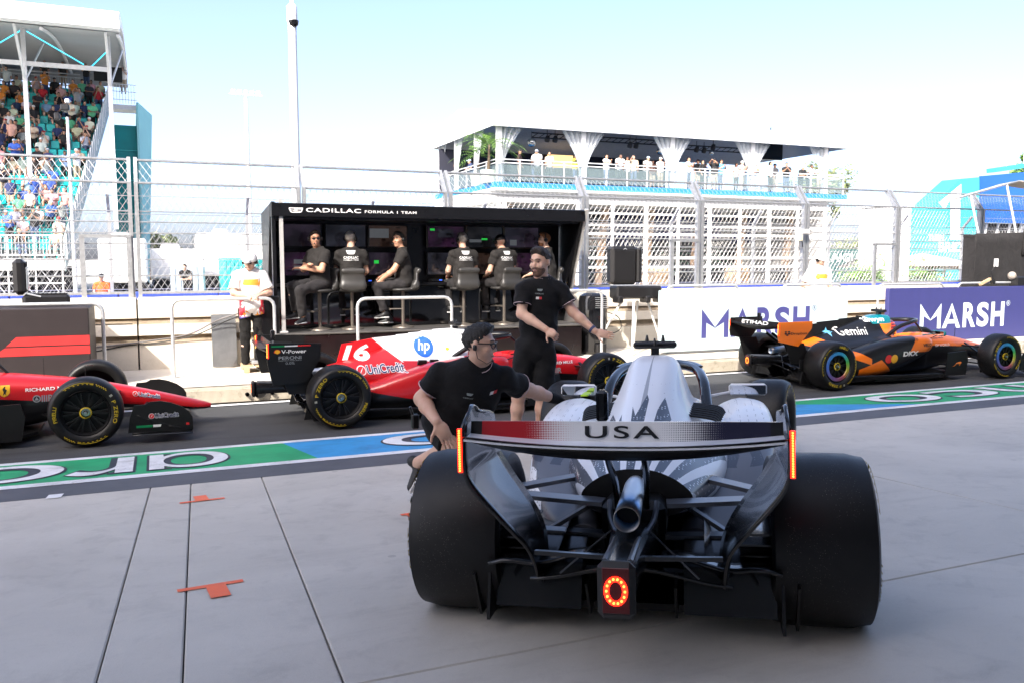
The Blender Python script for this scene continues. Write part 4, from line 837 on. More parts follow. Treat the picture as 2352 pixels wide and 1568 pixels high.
letters('lettering', 'PERONI', lambda a, b: fe(.06+a, .700+b), D_gr, fer, w=.20, h=.036, bold=.01); letters('lettering', 'NASTRO AZZURRO', lambda a, b: fe(.06+a, .683+b), D_gr, fer, w=.20, h=.011); letters('lettering', '0.0%', lambda a, b: fe(.12+a, .645+b), D_gr, fer, w=.08, h=.026)
# ---------------------------------------------------------------- the orange and black car
def mcl(name, kind):
    B = MatB(name); o = (.80, .17, .006); k = (.005, .005, .006)
    band = (B.z-(.70-(B.x-.31)*.52)).lt(0.0)*(B.z-(.60-B.x*.34)).gt(0.0)*B.x.lt(.92)
    if kind == 'nose': c = B.mix(o, k, (B.z-(.50-(B.x-2.4).max(0.0)*.06)).lt(0.0)); c = B.mix(c, k, B.x.lt(1.5))
    elif kind == 'pod':
        c = B.mix(k, o, (B.x-1.66-(B.z-.5)*.6).gt(0.0)*B.z.gt(.45)); c = B.mix(c, o, (B.x.gt(.72)*(B.z-(.18+(1.32-B.x)*.8)).lt(0.0)*(B.z-(.25+(B.x-.79)*.38)).lt(0.0)*B.z.gt(.12)).max(band))
    elif kind == 'endplate': c = o
    else:
        c = B.mix(k, (.0, .16, .20), (B.x-1.30-(.95-B.z)*.9).gt(0.0)*B.z.gt(.86)); c = B.mix(c, o, (B.x-1.50-(.9-B.z)*.3).gt(0.0)*B.z.lt(.86)*B.z.gt(.62)); c = B.mix(c, o, band)
    B.set('Base Color', c); B.set('Roughness', .34); B.set('Coat Weight', .45); B.set('Coat Roughness', .08); return B.m
def rainbow():
    B = MatB('rainbow_rim'); n = B.nt.nodes.new('ShaderNodeValToRGB'); a = B.z.op('ARCTAN2', B.x)/(2*math.pi)+.5; B.nt.links.new(a.so, n.inputs[0]); cr = n.color_ramp
    cr.elements[0].color = (.04, .12, .45, 1); cr.elements[1].color = (.04, .12, .45, 1)
    for p, c in ((.35, (.25, .05, .05)), (.45, (.35, .32, .02)), (.55, (.05, .35, .06)), (.68, (.02, .25, .45))): e = cr.elements.new(p); e.color = (*c, 1)
    B.set('Base Color', E(B.nt, n.outputs[0])); B.set('Roughness', .4); return B.m
LM = dict(far_black=True, body=mcl('black_cover_teal_airbox', 'b'), pod=mcl('black_pod_orange', 'pod'), nose=mcl('orange_nose', 'nose'), fin=m_matt, flap=m_matt, halo=m_matt, mirror=mat('teal_mirror', (.02, .2, .22), .3), tcam=m_matt, strip=m_matt, wing=m_matt, endplate=mat('orange_paint', (.80, .17, .006), .35, coat=.4, var=.04), fwing=mcl('orange_wing', 'endplate'), fend=m_matt)
XM = car_matrix(9.05, 10.27, R(91))
mcr, bvm, flm = f1_car('race_car', 'orange and black race car with blue wheel rings driving along the pit lane', XM, LM, fin=[(.12, .58), (.60, .62), (1.45, .80), (1.58, .96), (1.2, .985), (1.2, .965), (.85, .945), (.85, .93), (.42, .905), (.42, .885), (.10, .87)], rots=(255, 150, 0, 0), sty=dict(ring=rainbow()), flat=[(-.77, .97), (-.79, .79), (-.77, .69), (-.42, .613), (-.18, .867), (-.17, .974)], wx=-.12, wz=.08)
letters('lettering', 'Gemini', P_(bvm, .70, .70), D_w, mcr, w=.52, h=.125, bold=.0)
shape('star_emblem', [[(x, z) for x, z in ((0, .07), (.02, .02), (.07, 0), (.02, -.02), (0, -.07), (-.02, -.02), (-.07, 0), (-.02, .02))]], P_(bvm, .585, .755), mat('rainbow_star', (.15, .45, .7), .4), mcr)
letters('lettering', 'alwyn', P_(bvm, 1.24, .875), D_w, mcr, w=.38, h=.095, bold=.03)
letters('lettering', 'CISCO', P_(bvm, 1.66, .63), D_k, mcr, w=.14, h=.03, bold=.02); shape('bars_emblem', [[(k*.016, .0-.5*h_), (k*.016+.006, -.5*h_), (k*.016+.006, .5*h_), (k*.016, .5*h_)] for k, h_ in enumerate((.014, .024, .036, .024, .014, .024, .036, .024, .014))], P_(bvm, 1.67, .685), D_k, mcr)
letters('lettering', 'DKX', P_(bvm, 1.50, .40), D_w, mcr, w=.32, h=.075, bold=.05); letters('lettering', 'VELO', P_(bvm, 1.90, .53), D_k, mcr, w=.20, h=.05, bold=.03)
shape('red_disc', [circ(1.22, .37, .066)], P_(bvm, 0, 0), D_r, mcr); shape('yellow_disc', [circ(1.33, .37, .066)], P_(bvm, 0, 0, off=.006), D_y, mcr)
letters('lettering', 'DP WORLD', P_(bvm, 2.60, .47), D_w, mcr, w=.34, h=.04, bold=.01); letters('lettering', 'RICHARD MILLE', P_(bvm, 2.50, .59), D_k, mcr, w=.34, h=.024, bold=.01)
letters('lettering', 'groq', lambda a, b: (-.30+a, -.577, .335+b), D_gr, mcr, w=.13, h=.045, bold=.0); MB().box((-.22, -.568, .34), (.32, .012, .16), bev=.005).build('wake_panel', m_matt, mcr)
shape('speedmark', [[(0, 0), (.05, .02), (.09, .06), (.17, .075), (.20, .06), (.17, .03), (.15, 0), (.16, .04), (.10, .045), (.05, .01)]], lambda a, b: (2.50+a, -.711, .20+b), D_o, mcr)
fe = lambda a, b: (-.76+a*1.5, -.582, b+.04)
letters('lettering', 'Dropbox', lambda a, b: fe(.13+a, .735+b), D_k, mcr, w=.20, h=.045, bold=.01); shape('box_emblem', [[(x, z+.014), (x+.018, z), (x, z-.014), (x-.018, z)] for x, z in ((.07, .79), (.107, .79), (.07, .763), (.107, .763), (.088, .742))], fe, D_k, mcr)
def mflap(y0, z0): return lambda a, b: (-.595+(z0+b-.812)/(.884-.812)*(.012)-.006, y0-a, z0+b)
letters('lettering', 'ETIHAD', mflap(.36, .825), D_w, flm, w=.62, h=.052, bold=.02)
# ================================================================ people: bodies are distance fields turned into one surface
class SDF:
    def __init__(s, h): s.h = h; s.P = []; s.cuts = []; s.wr = 0
    def cone(s, a, b, ra, rb, k=.02, sub=False, flat=False): s.P.append(('c', np.array(a, float), np.array(b, float), ra, rb, k, sub, flat)); return s
    def ell(s, c, r, M=None, k=.02, sub=False): s.P.append(('e', np.array(c, float), np.array(r, float), np.eye(3) if M is None else np.array(M, float), None, k, sub, False)); return s
    def cut(s, p, n): s.cuts.append((np.array(p, float), np.array(n, float)/np.linalg.norm(n))); return s
    def mesh(s):
        h = s.h; lo, hi = [], []
        for p in s.P:
            if p[6]: continue
            if p[0] == 'c': r = max(p[3], p[4]); lo.append(np.minimum(p[1], p[2])-r); hi.append(np.maximum(p[1], p[2])+r)
            else: r = p[2].max(); lo.append(p[1]-r); hi.append(p[1]+r)
        lo = np.min(lo, 0)-3*h; hi = np.max(hi, 0)+3*h; n = np.ceil((hi-lo)/h).astype(int)+1
        F = np.full(n, 9.0, np.float32); ax = [lo[i]+h*np.arange(n[i]) for i in range(3)]
        for t, a, b, c, d, k, sub, flat in s.P:
            if t == 'c': r = max(c, d)+k*2+2*h; l_, h_ = np.minimum(a, b)-r, np.maximum(a, b)+r
            else: r = b.max()+k*2+2*h; l_, h_ = a-r, a+r
            i0 = np.maximum(0, np.floor((l_-lo)/h).astype(int)); i1 = np.minimum(n, np.ceil((h_-lo)/h).astype(int)+1)
            if (i1 <= i0).any(): continue
            sl = tuple(slice(i0[i], i1[i]) for i in range(3)); X, Y, Z = np.meshgrid(*[ax[i][sl[i]] for i in range(3)], indexing='ij', sparse=True)
            if t == 'c':
                ba = b-a; L2 = max(1e-9, ba@ba); tt = np.clip(((X-a[0])*ba[0]+(Y-a[1])*ba[1]+(Z-a[2])*ba[2])/L2, 0, 1)
                D = np.sqrt((X-a[0]-tt*ba[0])**2+(Y-a[1]-tt*ba[1])**2+(Z-a[2]-tt*ba[2])**2)-(c+(d-c)*tt)
                if flat: u_ = ba/math.sqrt(L2); D = np.maximum(D, (X-b[0])*u_[0]+(Y-b[1])*u_[1]+(Z-b[2])*u_[2])
            else:
                q = [(X-a[0])*c[i][0]+(Y-a[1])*c[i][1]+(Z-a[2])*c[i][2] for i in range(3)]
                k0 = np.sqrt(sum((q[i]/b[i])**2 for i in range(3))); k1 = np.sqrt(sum((q[i]/b[i]**2)**2 for i in range(3)))
                D = k0*(k0-1)/np.maximum(k1, 1e-6)
            A = F[sl]
            if sub: D = -D; hh = np.maximum(k-np.abs(A-D), 0)/k; F[sl] = np.maximum(A, D)+hh*hh*k*.25
            else: hh = np.maximum(k-np.abs(A-D), 0)/k; F[sl] = np.minimum(A, D)-hh*hh*k*.25
        X, Y, Z = np.meshgrid(*ax, indexing='ij', sparse=True)
        if s.wr < 0: F = F+(-s.wr*(np.sin(210*X+70*Z+4*np.sin(60*Y))+np.sin(190*Y-90*Z+4*np.sin(55*X))+.7*np.sin(150*Z+120*X-80*Y))).astype(np.float32)
        elif s.wr: F = F+(s.wr*(np.sin(44*X+21*Z+9*Y+2*np.sin(17*Z))+.8*np.sin(-37*X+29*Z+14*Y+1.5*np.sin(13*X))+.6*np.sin(60*Z+18*X-22*Y))).astype(np.float32)
        for p, nn in s.cuts: F = np.maximum(F, ((X-p[0])*nn[0]+(Y-p[1])*nn[1]+(Z-p[2])*nn[2]).astype(np.float32))
        return nets(F, lo, h)
def nets(F, lo, h):
    S = F < 0; n = np.array(F.shape); c = [S[i:n[0]-1+i, j:n[1]-1+j, k:n[2]-1+k] for i in (0, 1) for j in (0, 1) for k in (0, 1)]
    cnt = sum(x.astype(np.int8) for x in c); act = (cnt > 0) & (cnt < 8); idx = np.argwhere(act)
    if len(idx) == 0: return [], []
    vid = np.full(act.shape, -1, np.int32); vid[act] = np.arange(len(idx))
    acc = np.zeros((len(idx), 3)); num = np.zeros(len(idx)); C = [(i, j, k) for i in (0, 1) for j in (0, 1) for k in (0, 1)]
    val = {q: F[idx[:, 0]+q[0], idx[:, 1]+q[1], idx[:, 2]+q[2]] for q in C}
    for a in C:
        for d in range(3):
            if a[d]: continue
            b = list(a); b[d] = 1; b = tuple(b); va, vb = val[a], val[b]; m = (va < 0) != (vb < 0)
            t = np.where(m, va/np.where(np.abs(va-vb) < 1e-9, 1, va-vb), 0); p = np.array(a, float)[None]+np.eye(3)[d][None]*t[:, None]
            acc += p*m[:, None]; num += m
    V = lo+h*(idx+acc/num[:, None]); Q = []
    for d in range(3):
        e = [0, 0, 0]; e[d] = 1; o = [x for x in range(3) if x != d]
        A = S[:n[0]-e[0], :n[1]-e[1], :n[2]-e[2]]; B = S[e[0]:, e[1]:, e[2]:]; I = np.argwhere(A != B)
        I = I[(I[:, o[0]] > 0) & (I[:, o[1]] > 0) & (I[:, o[0]] < n[o[0]]-1) & (I[:, o[1]] < n[o[1]]-1)]
        ins = A[tuple(I.T)]; f = []
        for (p, q) in ((0, 0), (1, 0), (1, 1), (0, 1)):
            J = I.copy(); J[:, o[0]] -= p; J[:, o[1]] -= q; f.append(vid[tuple(J.T)])
        f = np.stack(f, 1); fl = ins if d != 1 else ~ins; f[~fl] = f[~fl][:, ::-1]; Q.append(f[:, ::-1])
    Q = np.concatenate(Q); return V, Q[:, ::-1]
def sdf_obj(S, name, m, parent, mb=None, mi=0):
    V, Q = S.mesh()
    if len(V) == 0: return None
    if mb is not None: mb.add([tuple(v) for v in V.tolist()], [tuple(q) for q in Q.tolist()], mi); return mb
    return MB().add([tuple(v) for v in V.tolist()], [tuple(q) for q in Q.tolist()]).build(name, m, parent, 180)
def cloth(name, c, rough=.85, bump=.5):
    if name in MATS: return MATS[name]
    B = MatB(name); f = B.noise(5, 3, .5, dist=1.2); n = B.noise(300, 2); B.set('Base Color', B.mix([k*.8 for k in c], [min(1, k*1.2) for k in c], f.step(.3, .7))); B.set('Roughness', rough); B.set('Sheen Weight', .03); B.set('Specular IOR Level', .25)
    B.bump(f*1.0+B.noise(14, 3, .5, dist=1.0)*.35+n*.02, bump, .03); MATS[name] = B.m; return B.m
def skin_m(name, c):
    if name in MATS: return MATS[name]
    B = MatB(name); f = B.noise(9, 4); n = B.noise(120, 3); B.set('Base Color', B.mix([c[0]*.86, c[1]*.78, c[2]*.74], c, f.step(.3, .65))); B.set('Roughness', .5); B.set('Subsurface Weight', .12); B.set('Subsurface Radius', (.02, .008, .005)) if 0 else None
    B.bump(n, .12, .004); MATS[name] = B.m; return B.m
SK = skin_m('skin_fair', (.56, .36, .27)); SKT = skin_m('skin_tan', (.46, .26, .17)); SKD = skin_m('skin_dark', (.16, .085, .055))
C_blk = cloth('black_polo', (.0042, .0046, .006)); C_sht = cloth('black_shorts', (.0036, .004, .0052)); C_grey = cloth('charcoal_trousers', (.020, .0185, .020)); C_shirtg = cloth('charcoal_shirt', (.016, .0145, .014)); C_wht = cloth('white_shirt', (.72, .70, .68)); C_ktr = cloth('black_trousers', (.008, .0075, .0075))
H_dk = mat('dark_hair', (.005, .004, .0035), .55, var=.3, scale=60, bump=.8, bscale=150); H_br = mat('brown_hair', (.018, .011, .007), .55, var=.3, scale=60, bump=.8, bscale=150); H_gy = mat('grey_hair', (.35, .33, .30), .6, var=.25, scale=60, bump=.8, bscale=150); H_gi = mat('ginger_hair', (.20, .08, .03), .6, var=.3, scale=60, bump=.8, bscale=150)
M_shoe = mat('black_shoe', (.008, .008, .009), .5, bump=.3, bscale=150); M_sole = mat('pale_sole', (.55, .55, .55), .6); M_eye = mat('eye_dark', (.02, .015, .012), .2); M_lip = mat('lip', (.30, .13, .11), .5); M_glv = cloth('black_glove', (.004, .004, .005)); M_plas = mat('headset_black', (.005, .005, .0055), .35)
PRT = mat('pink_white_trim', (.55, .42, .44), .7)
nv = lambda v: np.array(v, float)/max(1e-9, np.linalg.norm(v))
def frame(f, up):
    f = nv(f); up = np.array(up, float); r = nv(np.cross(f, up)); u = np.cross(r, f); return np.stack([r, f, u])   # rows: right, forward, up
def hand(S, wr, d, nrm, side, curl=.25, spread=.16, size=1.0, thumb=.9, rad=.0088):
    """palm and five fingers; d: along the fingers, nrm: out of the palm, side: +1 if the thumb is on cross(nrm, d)"""
    d = nv(d); nrm = nv(nrm-d*np.dot(nrm, d)); sd = np.cross(nrm, d)*side; wr = np.array(wr, float); Lp = .088*size
    M = np.stack([sd, d, nrm]); S.ell(wr+d*Lp*.55, (.043*size, .056*size, .018*size), M, k=.012)
    for i, (off, ln) in enumerate(((.030, .072), (.010, .080), (-.010, .075), (-.029, .058))):
        b = wr+d*Lp*.92+sd*off*size; dr = nv(d+sd*(off*spread*22*.3)); a = 0.0; p = b-dr*.02
        for sgm, fr in enumerate((.45, .32, .26)):
            a += curl*(.6 if sgm == 0 else 1.0); v = nv(dr*math.cos(a)+nrm*math.sin(a)); q = p+v*(ln*fr*size+(.02 if sgm == 0 else 0)); S.cone(p, q, rad*(1-.08*sgm), rad*(.95-.08*sgm), k=.004); p = q
    p = wr+d*Lp*.30+sd*.026*size; v = nv(d*.55+sd*thumb+nrm*.2); q = p+v*.045*size; S.cone(p, q, .0125, .0105, k=.01); S.cone(q, q+nv(v+d*.5)*.034*size, .0105, .008, k=.004)
def head_sdf(S, hc, M, sz=1.0, k=.012, face=True):
    """hc: middle of the skull; M rows: right, forward, up"""
    P = lambda r, f, u: np.array(hc)+(M[0]*r+M[1]*f+M[2]*u)*sz
    S.ell(P(0, -.012, .030), (.076*sz, .095*sz, .088*sz), M, k); S.ell(P(0, .022, -.035), (.062*sz, .070*sz, .080*sz), M, .03*sz)
    S.ell(P(0, .055, -.092), (.034*sz, .034*sz, .026*sz), M, .025*sz)
    if face:
        S.cone(P(0, .088, .010), P(0, .106, -.024), .008*sz, .012*sz, .012); S.ell(P(.011, .095, -.030), (.008*sz, .011*sz, .007*sz), M, .008); S.ell(P(-.011, .095, -.030), (.008*sz, .011*sz, .007*sz), M, .008)
        S.ell(P(0, .078, .032), (.050*sz, .018*sz, .012*sz), M, .016); S.ell(P(0, .084, -.058), (.026*sz, .014*sz, .012*sz), M, .012)
        for s_ in (1, -1): S.ell(P(.032*s_, .093, .012), (.014*sz, .012*sz, .009*sz), M, .012, sub=True)
        for s_ in (1, -1): S.ell(P(.078*s_, -.008, -.002), (.010*sz, .020*sz, .032*sz), M, .008); S.ell(P(.040*s_, .066, -.022), (.024*sz, .024*sz, .022*sz), M, .02)
def COLLAR(J, MT): return 1 if np.dot(MT[1], -np.array(FW)) > 0 else -1
def person(name, label, J, o, h=.008, group=None, cat='person', proto=None):
    """J: world joints; o: options. Returns the thing (or, for proto, fills the MB with materials skin, top, legs, hair, shoes)"""
    base = np.array(J['base'], float); j = {k: np.array(v, float)-base for k, v in J.items()}
    b = o.get('b', 1.0); t = None if proto is not None else thing(name, label, cat, tuple(base), 0, group)
    ch, pe, nk = j['chest'], j['pelvis'], j['neck']; shax = nv(j['shR']-j['shL']); spine = nv(nk-pe); fwd = nv(np.cross(spine, shax))*(1)
    fwd = nv(np.cross(shax, spine))*-1; MT = np.stack([shax, nv(np.cross(spine, shax)), spine])
    hd = frame(j['look'], j.get('up', np.array((0, 0, 1.)))+0) if 'look' in j else None
    M = frame(np.array(J['look'], float), np.array(J.get('up', (0, 0, 1)), float)); hs = o.get('hs', 1.0); hc = j['head']
    def limb(S, a, b_, ra, rb, k=.025): S.cone(a, b_, ra*b, rb*b, k)
    S = SDF(h); S.ell(ch, (.165*b, .115*b, .19), MT, .05); S.ell((ch+pe)/2, (.145*b, .105*b, .17), MT, .06); S.ell(pe, (.165*b, .125*b, .12), MT, .05)
    S.cone(nk, hc-M[2]*.06*hs, .058*hs*math.sqrt(b), .054*hs, .03); head_sdf(S, hc, M, hs)
    for s in 'LR':
        limb(S, nk*.75+j['sh'+s]*.25, j['sh'+s], .062, .058, .04); limb(S, j['sh'+s], j['el'+s], .054, .043); limb(S, j['el'+s], j['wr'+s]*.35+j['el'+s]*.65, .044, .043); limb(S, j['wr'+s]*.35+j['el'+s]*.65, j['wr'+s], .043, .029)
        limb(S, j['hip'+s], j['kn'+s], .092, .060, .04); kn, an = j['kn'+s], j['an'+s]; calf = kn*.68+an*.32; back = nv(np.cross(np.cross(an-kn, J.get('toe'+s, (0, -1, 0))), an-kn)) if 1 else 0
        limb(S, kn, calf, .057, .058, .03); limb(S, calf, an, .056, .037, .03); td = nv(J.get('toe'+s, (0, -1, 0))); ud_ = np.array(J.get('up'+s, (0, 0, 1)), float); S.cone(an-ud_*.03, an+td*.13-ud_*.052, .034, .026, .03)
        if o.get('hands', True):
            hk = o.get('hand'+s, {}); fa = nv(j['wr'+s]-j['el'+s]); hand(S, j['wr'+s]+fa*.012, hk.get('d', fa), np.array(hk.get('n', (0, 0, -1)), float), hk.get('side', 1), hk.get('curl', .35), hk.get('spread', .16), hk.get('size', 1.0), rad=max(.0088, h*.85))
        else: fa = nv(j['wr'+s]-j['el'+s]); S.ell(j['wr'+s]+fa*.07, (.035, .07, .035), frame(fa, (0.1, .2, .97)), .02)
    body = sdf_obj(S, 'body', o.get('skin', SK), t, proto, 0)
    # shirt
    g = o.get('gap', .013); S = SDF(h); S.wr = .0032 if h < .02 else 0; S.ell(ch, (.165*b+g, .115*b+g, .19+g), MT, .05); S.ell((ch+pe)/2, (.160*b+g*1.5, .122*b+g*1.5, .20), MT, .06); S.ell(pe, (.172*b+g, .137*b+g, .16), MT, .05); S.cone(nk-spine*.04, nk+spine*.048+MT[1]*0, .078*math.sqrt(b), .071*math.sqrt(b), .02, flat=True)
    sl = o.get('sleeve', .62)
    for s in 'LR':
        e = j['sh'+s]*(1-sl)+j['el'+s]*sl; limb(S, nk*.75+j['sh'+s]*.25, j['sh'+s], .062+g, .060+g, .04); S.cone(j['sh'+s], e, (.058+g)*b, (.056+g*1.5)*b, .03, flat=True)
    S.cut(pe-spine*o.get('hem', .10), -spine)
    for s in 'LR':
        ax_ = nv(j['el'+s]-j['sh'+s]); e = j['sh'+s]*(1-sl)+j['el'+s]*sl
    if o.get('trim') and proto is None:
        cf = nv(np.cross(spine, shax)); cf = cf if np.dot(cf, np.array(J['look'])) > 0 or 1 else -cf; rn = .079*math.sqrt(b)
        MB().tube([nk+spine*(.040-.022*math.cos(a))+(shax*math.sin(a)+MT[1]*math.cos(a)*COLLAR(J, MT))*rn for a in [i*math.pi/10 for i in range(1, 20)]], .013, 6, flat=1.7).build('collar', o.get('top', C_blk), t, 60)
        MB().tube([nk+spine*(.060-.022*math.cos(a))+(shax*math.sin(a)+MT[1]*math.cos(a)*COLLAR(J, MT))*(rn+.004) for a in [i*math.pi/10 for i in range(1, 20)]], .0025, 5).build('collar_trim', PRT, t, 60)
        for k_ in (0, 1): q2 = nk-spine*(.02+.05*k_)+MT[1]*COLLAR(J, MT)*(.10+.02*k_)*b
        for s in 'LR':
            ax_ = nv(j['el'+s]-j['sh'+s]); e = j['sh'+s]*(1-sl)+j['el'+s]*sl; q = nv(np.cross(ax_, (.3, .2, 1))); w2 = np.cross(ax_, q); rr0 = (.056+g*1.5)*b+.001
            MB().tube([e+(q*math.cos(a)+w2*math.sin(a))*rr0-ax_*.004 for a in [i*math.pi/12 for i in range(24)]], .0032, 5, closed=True).build('sleeve_trim', PRT, t, 60)
    top = sdf_obj(S, 'shirt', o.get('top', C_blk), t, proto, 1)
    # trousers or shorts
    ll = o.get('legs', .82); S = SDF(h); S.wr = .0035 if h < .02 else 0; S.ell(pe, (.172*b+.006, .132*b+.006, .13), MT, .05)
    for s in 'LR':
        kn, an = j['kn'+s], j['an'+s]; hp = j['hip'+s]
        if ll <= 1: S.cone(hp, hp*(1-ll)+kn*ll, .104*b, .095*b, .03, flat=True)
        else: S.cone(hp, kn, .100*b, .070*b, .03); S.cone(kn, kn+(an-kn)*(ll-1), .072*b, .062*b, .03, flat=True)
    S.cut(pe+spine*.09, spine); sdf_obj(S, 'shorts' if ll <= 1 else 'trousers', o.get('bot', C_sht), t, proto, 2)
    # shoes
    for s in 'LR':
        an = j['an'+s]; td = nv(J.get('toe'+s, (0, -1, 0))); ud = np.array(J.get('up'+s, (0, 0, 1)), float); S = SDF(max(h, .006)); S.cone(an-ud*.035-td*.03, an-ud*.05+td*.15, .045, .036, .03); S.cone(an-ud*.02, an+ud*.03, .043, .042, .02); S.cut(an-ud*.083, -ud)
        sh = sdf_obj(S, 'shoe', o.get('shoe', M_shoe), t, proto, 4)
        if t is not None and o.get('sole', True):
            S = SDF(max(h, .006)); S.cone(an-ud*.075-td*.035, an-ud*.075+td*.155, .046, .040, .02); S.cut(an-ud*.090, -ud); S.cut(an-ud*.068, ud); sdf_obj(S, 'sole', M_sole, sh)
    # hair
    P = lambda r, f, u: hc+(M[0]*r+M[1]*f+M[2]*u)*hs
    hr = o.get('hair', 'short')
    if hr == 'short':
        S = SDF(h*.8); S.wr = -.0024 if h < .02 else 0; S.ell(P(0, -.018, .034), (.0805*hs, .097*hs, .090*hs), M, .01); S.ell(P(0, .026, .092), (.060*hs, .078*hs, .046*hs), M, .025); S.cut(P(0, .066, .080), M[1]*.9-M[2]*.32); S.cut(P(0, 0, .004), -M[2]+M[1]*1.15); sdf_obj(S, 'hair', o.get('hairm', H_dk), t, proto, 3)
    elif hr == 'long':
        S = SDF(h*.8); S.ell(P(0, -.016, .037), (.084*hs, .100*hs, .093*hs), M, .01); S.cone(P(0, -.05, .0), P(0, -.065, -.16), .075*hs, .05*hs, .04); S.cut(P(0, .045, .048), M[1]*.9-M[2]*.35); sdf_obj(S, 'hair', o.get('hairm', H_dk), t, proto, 3)
    elif hr in ('cap', 'helmet'):
        S = SDF(h*.8); e = .012 if hr == 'cap' else .03; S.ell(P(0, -.012, .040), ((.080+e)*hs, (.100+e)*hs, (.088+e)*hs), M, .01); S.cut(P(0, 0, .030 if hr == 'cap' else .010), -M[2]); S2 = S
        if hr == 'cap' or 1: S.cone(P(0, .08, .030), P(0, .16 if hr == 'cap' else .13, .026), .055*hs, .048*hs, .01); S.cut(P(0, 0, .055), np.array([0, 0, 0])+1e-9) if 0 else None
        sdf_obj(S, 'cap' if hr == 'cap' else 'helmet', o.get('hairm', M_plas), t, proto, 3)
    if t is None: return proto
    if o.get('beard'):
        S = SDF(h*.8); S.ell(P(0, .026, -.045), (.0635*hs, .0705*hs, .0805*hs), M, .02); S.ell(P(0, .055, -.093), (.036*hs, .036*hs, .028*hs), M, .02); S.cut(P(0, .04, -.042), M[2]*1.0-M[1]*.35); S.cut(P(0, -.01, 0), -M[1]); sdf_obj(S, 'beard', o['beard'], t)
    if o.get('face', True):
        for s_ in (1, -1):
            MB().lathe([(0, -.0065), (.006, -.003), (.007, 0), (.006, .003), (0, .0065)], 10, X=Matrix.Translation(P(.032*s_, .083, .012))).build('eye', M_eye, t, 180)
            MB().tube([P(.014*s_, .096, .034), P(.032*s_, .095, .040), P(.050*s_, .080, .034)], .0033*hs, 6).build('eyebrow', o.get('hairm', H_dk) if hr == 'short' else H_br, t, 180)
        MB().tube([P(.022, .088, -.060), P(0, .0985, -.058), P(-.022, .088, -.060)], .0048*hs, 6).build('mouth', M_lip, t, 180)
    if o.get('phones'):
        band = [P(.088*math.cos(R(a)), -.005, .03+.098*math.sin(R(a))) for a in range(-10, 191, 20)]; hp_ = MB().tube(band, .008*hs, 8).build('headset', M_plas, t, 60)
        for s_ in (1, -1): MB().lathe([(0, -.02), (.03, -.018), (.036, 0), (.03, .018), (0, .02)], 14, X=Matrix.Translation(P(.092*s_, -.008, .0))@Matrix(np.stack([M[1], M[2], M[0]]).T.tolist()).to_4x4()).build('ear_cup', M_plas, hp_, 40)
        sd_ = o.get('mic', 1); mp = [P(.092*sd_, .02, -.02), P(.085*sd_, .07, -.055), P(.03*sd_, .115, -.066)]; MB().tube(mp, .003, 6).build('mic_boom', M_plas, hp_); MB().lathe([(0, -.014), (.011, -.006), (.011, .006), (0, .014)], 10, X=Matrix.Translation(P(.028*sd_, .116, -.066))).build('microphone', M_plas, hp_, 180)
    if o.get('glasses'):
        gm = o['glasses']
        gl = MB().tube([P(.078, -.0, .014), P(.062, .085, .018), P(.0, .106, .020), P(-.062, .085, .018), P(-.078, 0, .014)], .0035, 6).build('glasses', M_plas, t, 60)
        for s_ in (1, -1):
            ring_ = [P(.034*s_+.025*math.cos(a), .104-.010*abs(math.cos(a) if math.cos(a)*s_ > 0 else 0), .008+.018*math.sin(a)) for a in [i*math.pi/6 for i in range(12)]]
            if gm == 'dark': MB().add(ring_, [tuple(range(12))]).build('lens', m_gloss, gl)
            else: MB().tube(ring_, .0032, 6, closed=True).build('rim', M_plas, gl, 60)
    J['_P'] = P; J['_M'] = M; J['_t'] = t; J['_base'] = base; J['_MT'] = MT; J['_top'] = top
    return t
def chest_print(J, parent, top, items):
    """flat prints thrown onto the shirt from the front or back: (kind, text, right, up, width, height, material, side)"""
    bv = BVHTree.FromPolygons([v.co for v in top.data.vertices], [tuple(p.vertices) for p in top.data.polygons]); MT = J['_MT']; base = J['_base']; ch = np.array(J['chest'], float)-base
    r, u = MT[0], MT[2]; f = MT[1]
    for kind, s, dx, dz, w_, h_, m, side in items:
        # side: -1 the chest (against MT[1]*q), found by trying both ways
        fd = Vector((f*side).tolist()); rr = Vector(r.tolist())*J.get('_flip', 1)*(1 if side == J.get('_front', 1) else -1)
        def fn(a, b):
            p = Vector((ch+u*(dz+b)).tolist())+rr*(dx+a)+fd*.6; hh = bv.ray_cast(p, -fd)
            return hh[0]+fd*.003 if hh[0] is not None else p-fd*.45
        fn.curved = True
        if kind == 't': letters('print', s, fn, m, parent, w=w_, h=h_, bold=.015)
        elif kind == 'r': shape('print', [[(0, 0), (w_, 0), (w_, h_), (0, h_)]], fn, m, parent)
        elif kind == 'shield': shape('print', [[(0, h_), (w_*.12, h_*.15), (w_*.25, 0), (w_*.75, 0), (w_*.88, h_*.15), (w_, h_)]], fn, m, parent)
def zp(ox, oy, sc): return lambda x, y: ((ox+x/sc)/1.7415, (oy+y/sc)/1.7415)
PRW, PRR = mat('print_white', (.62, .62, .62), .7, var=.03), mat('print_red', (.5, .02, .03), .7); PRG = mat('print_grey', (.22, .26, .27), .7)
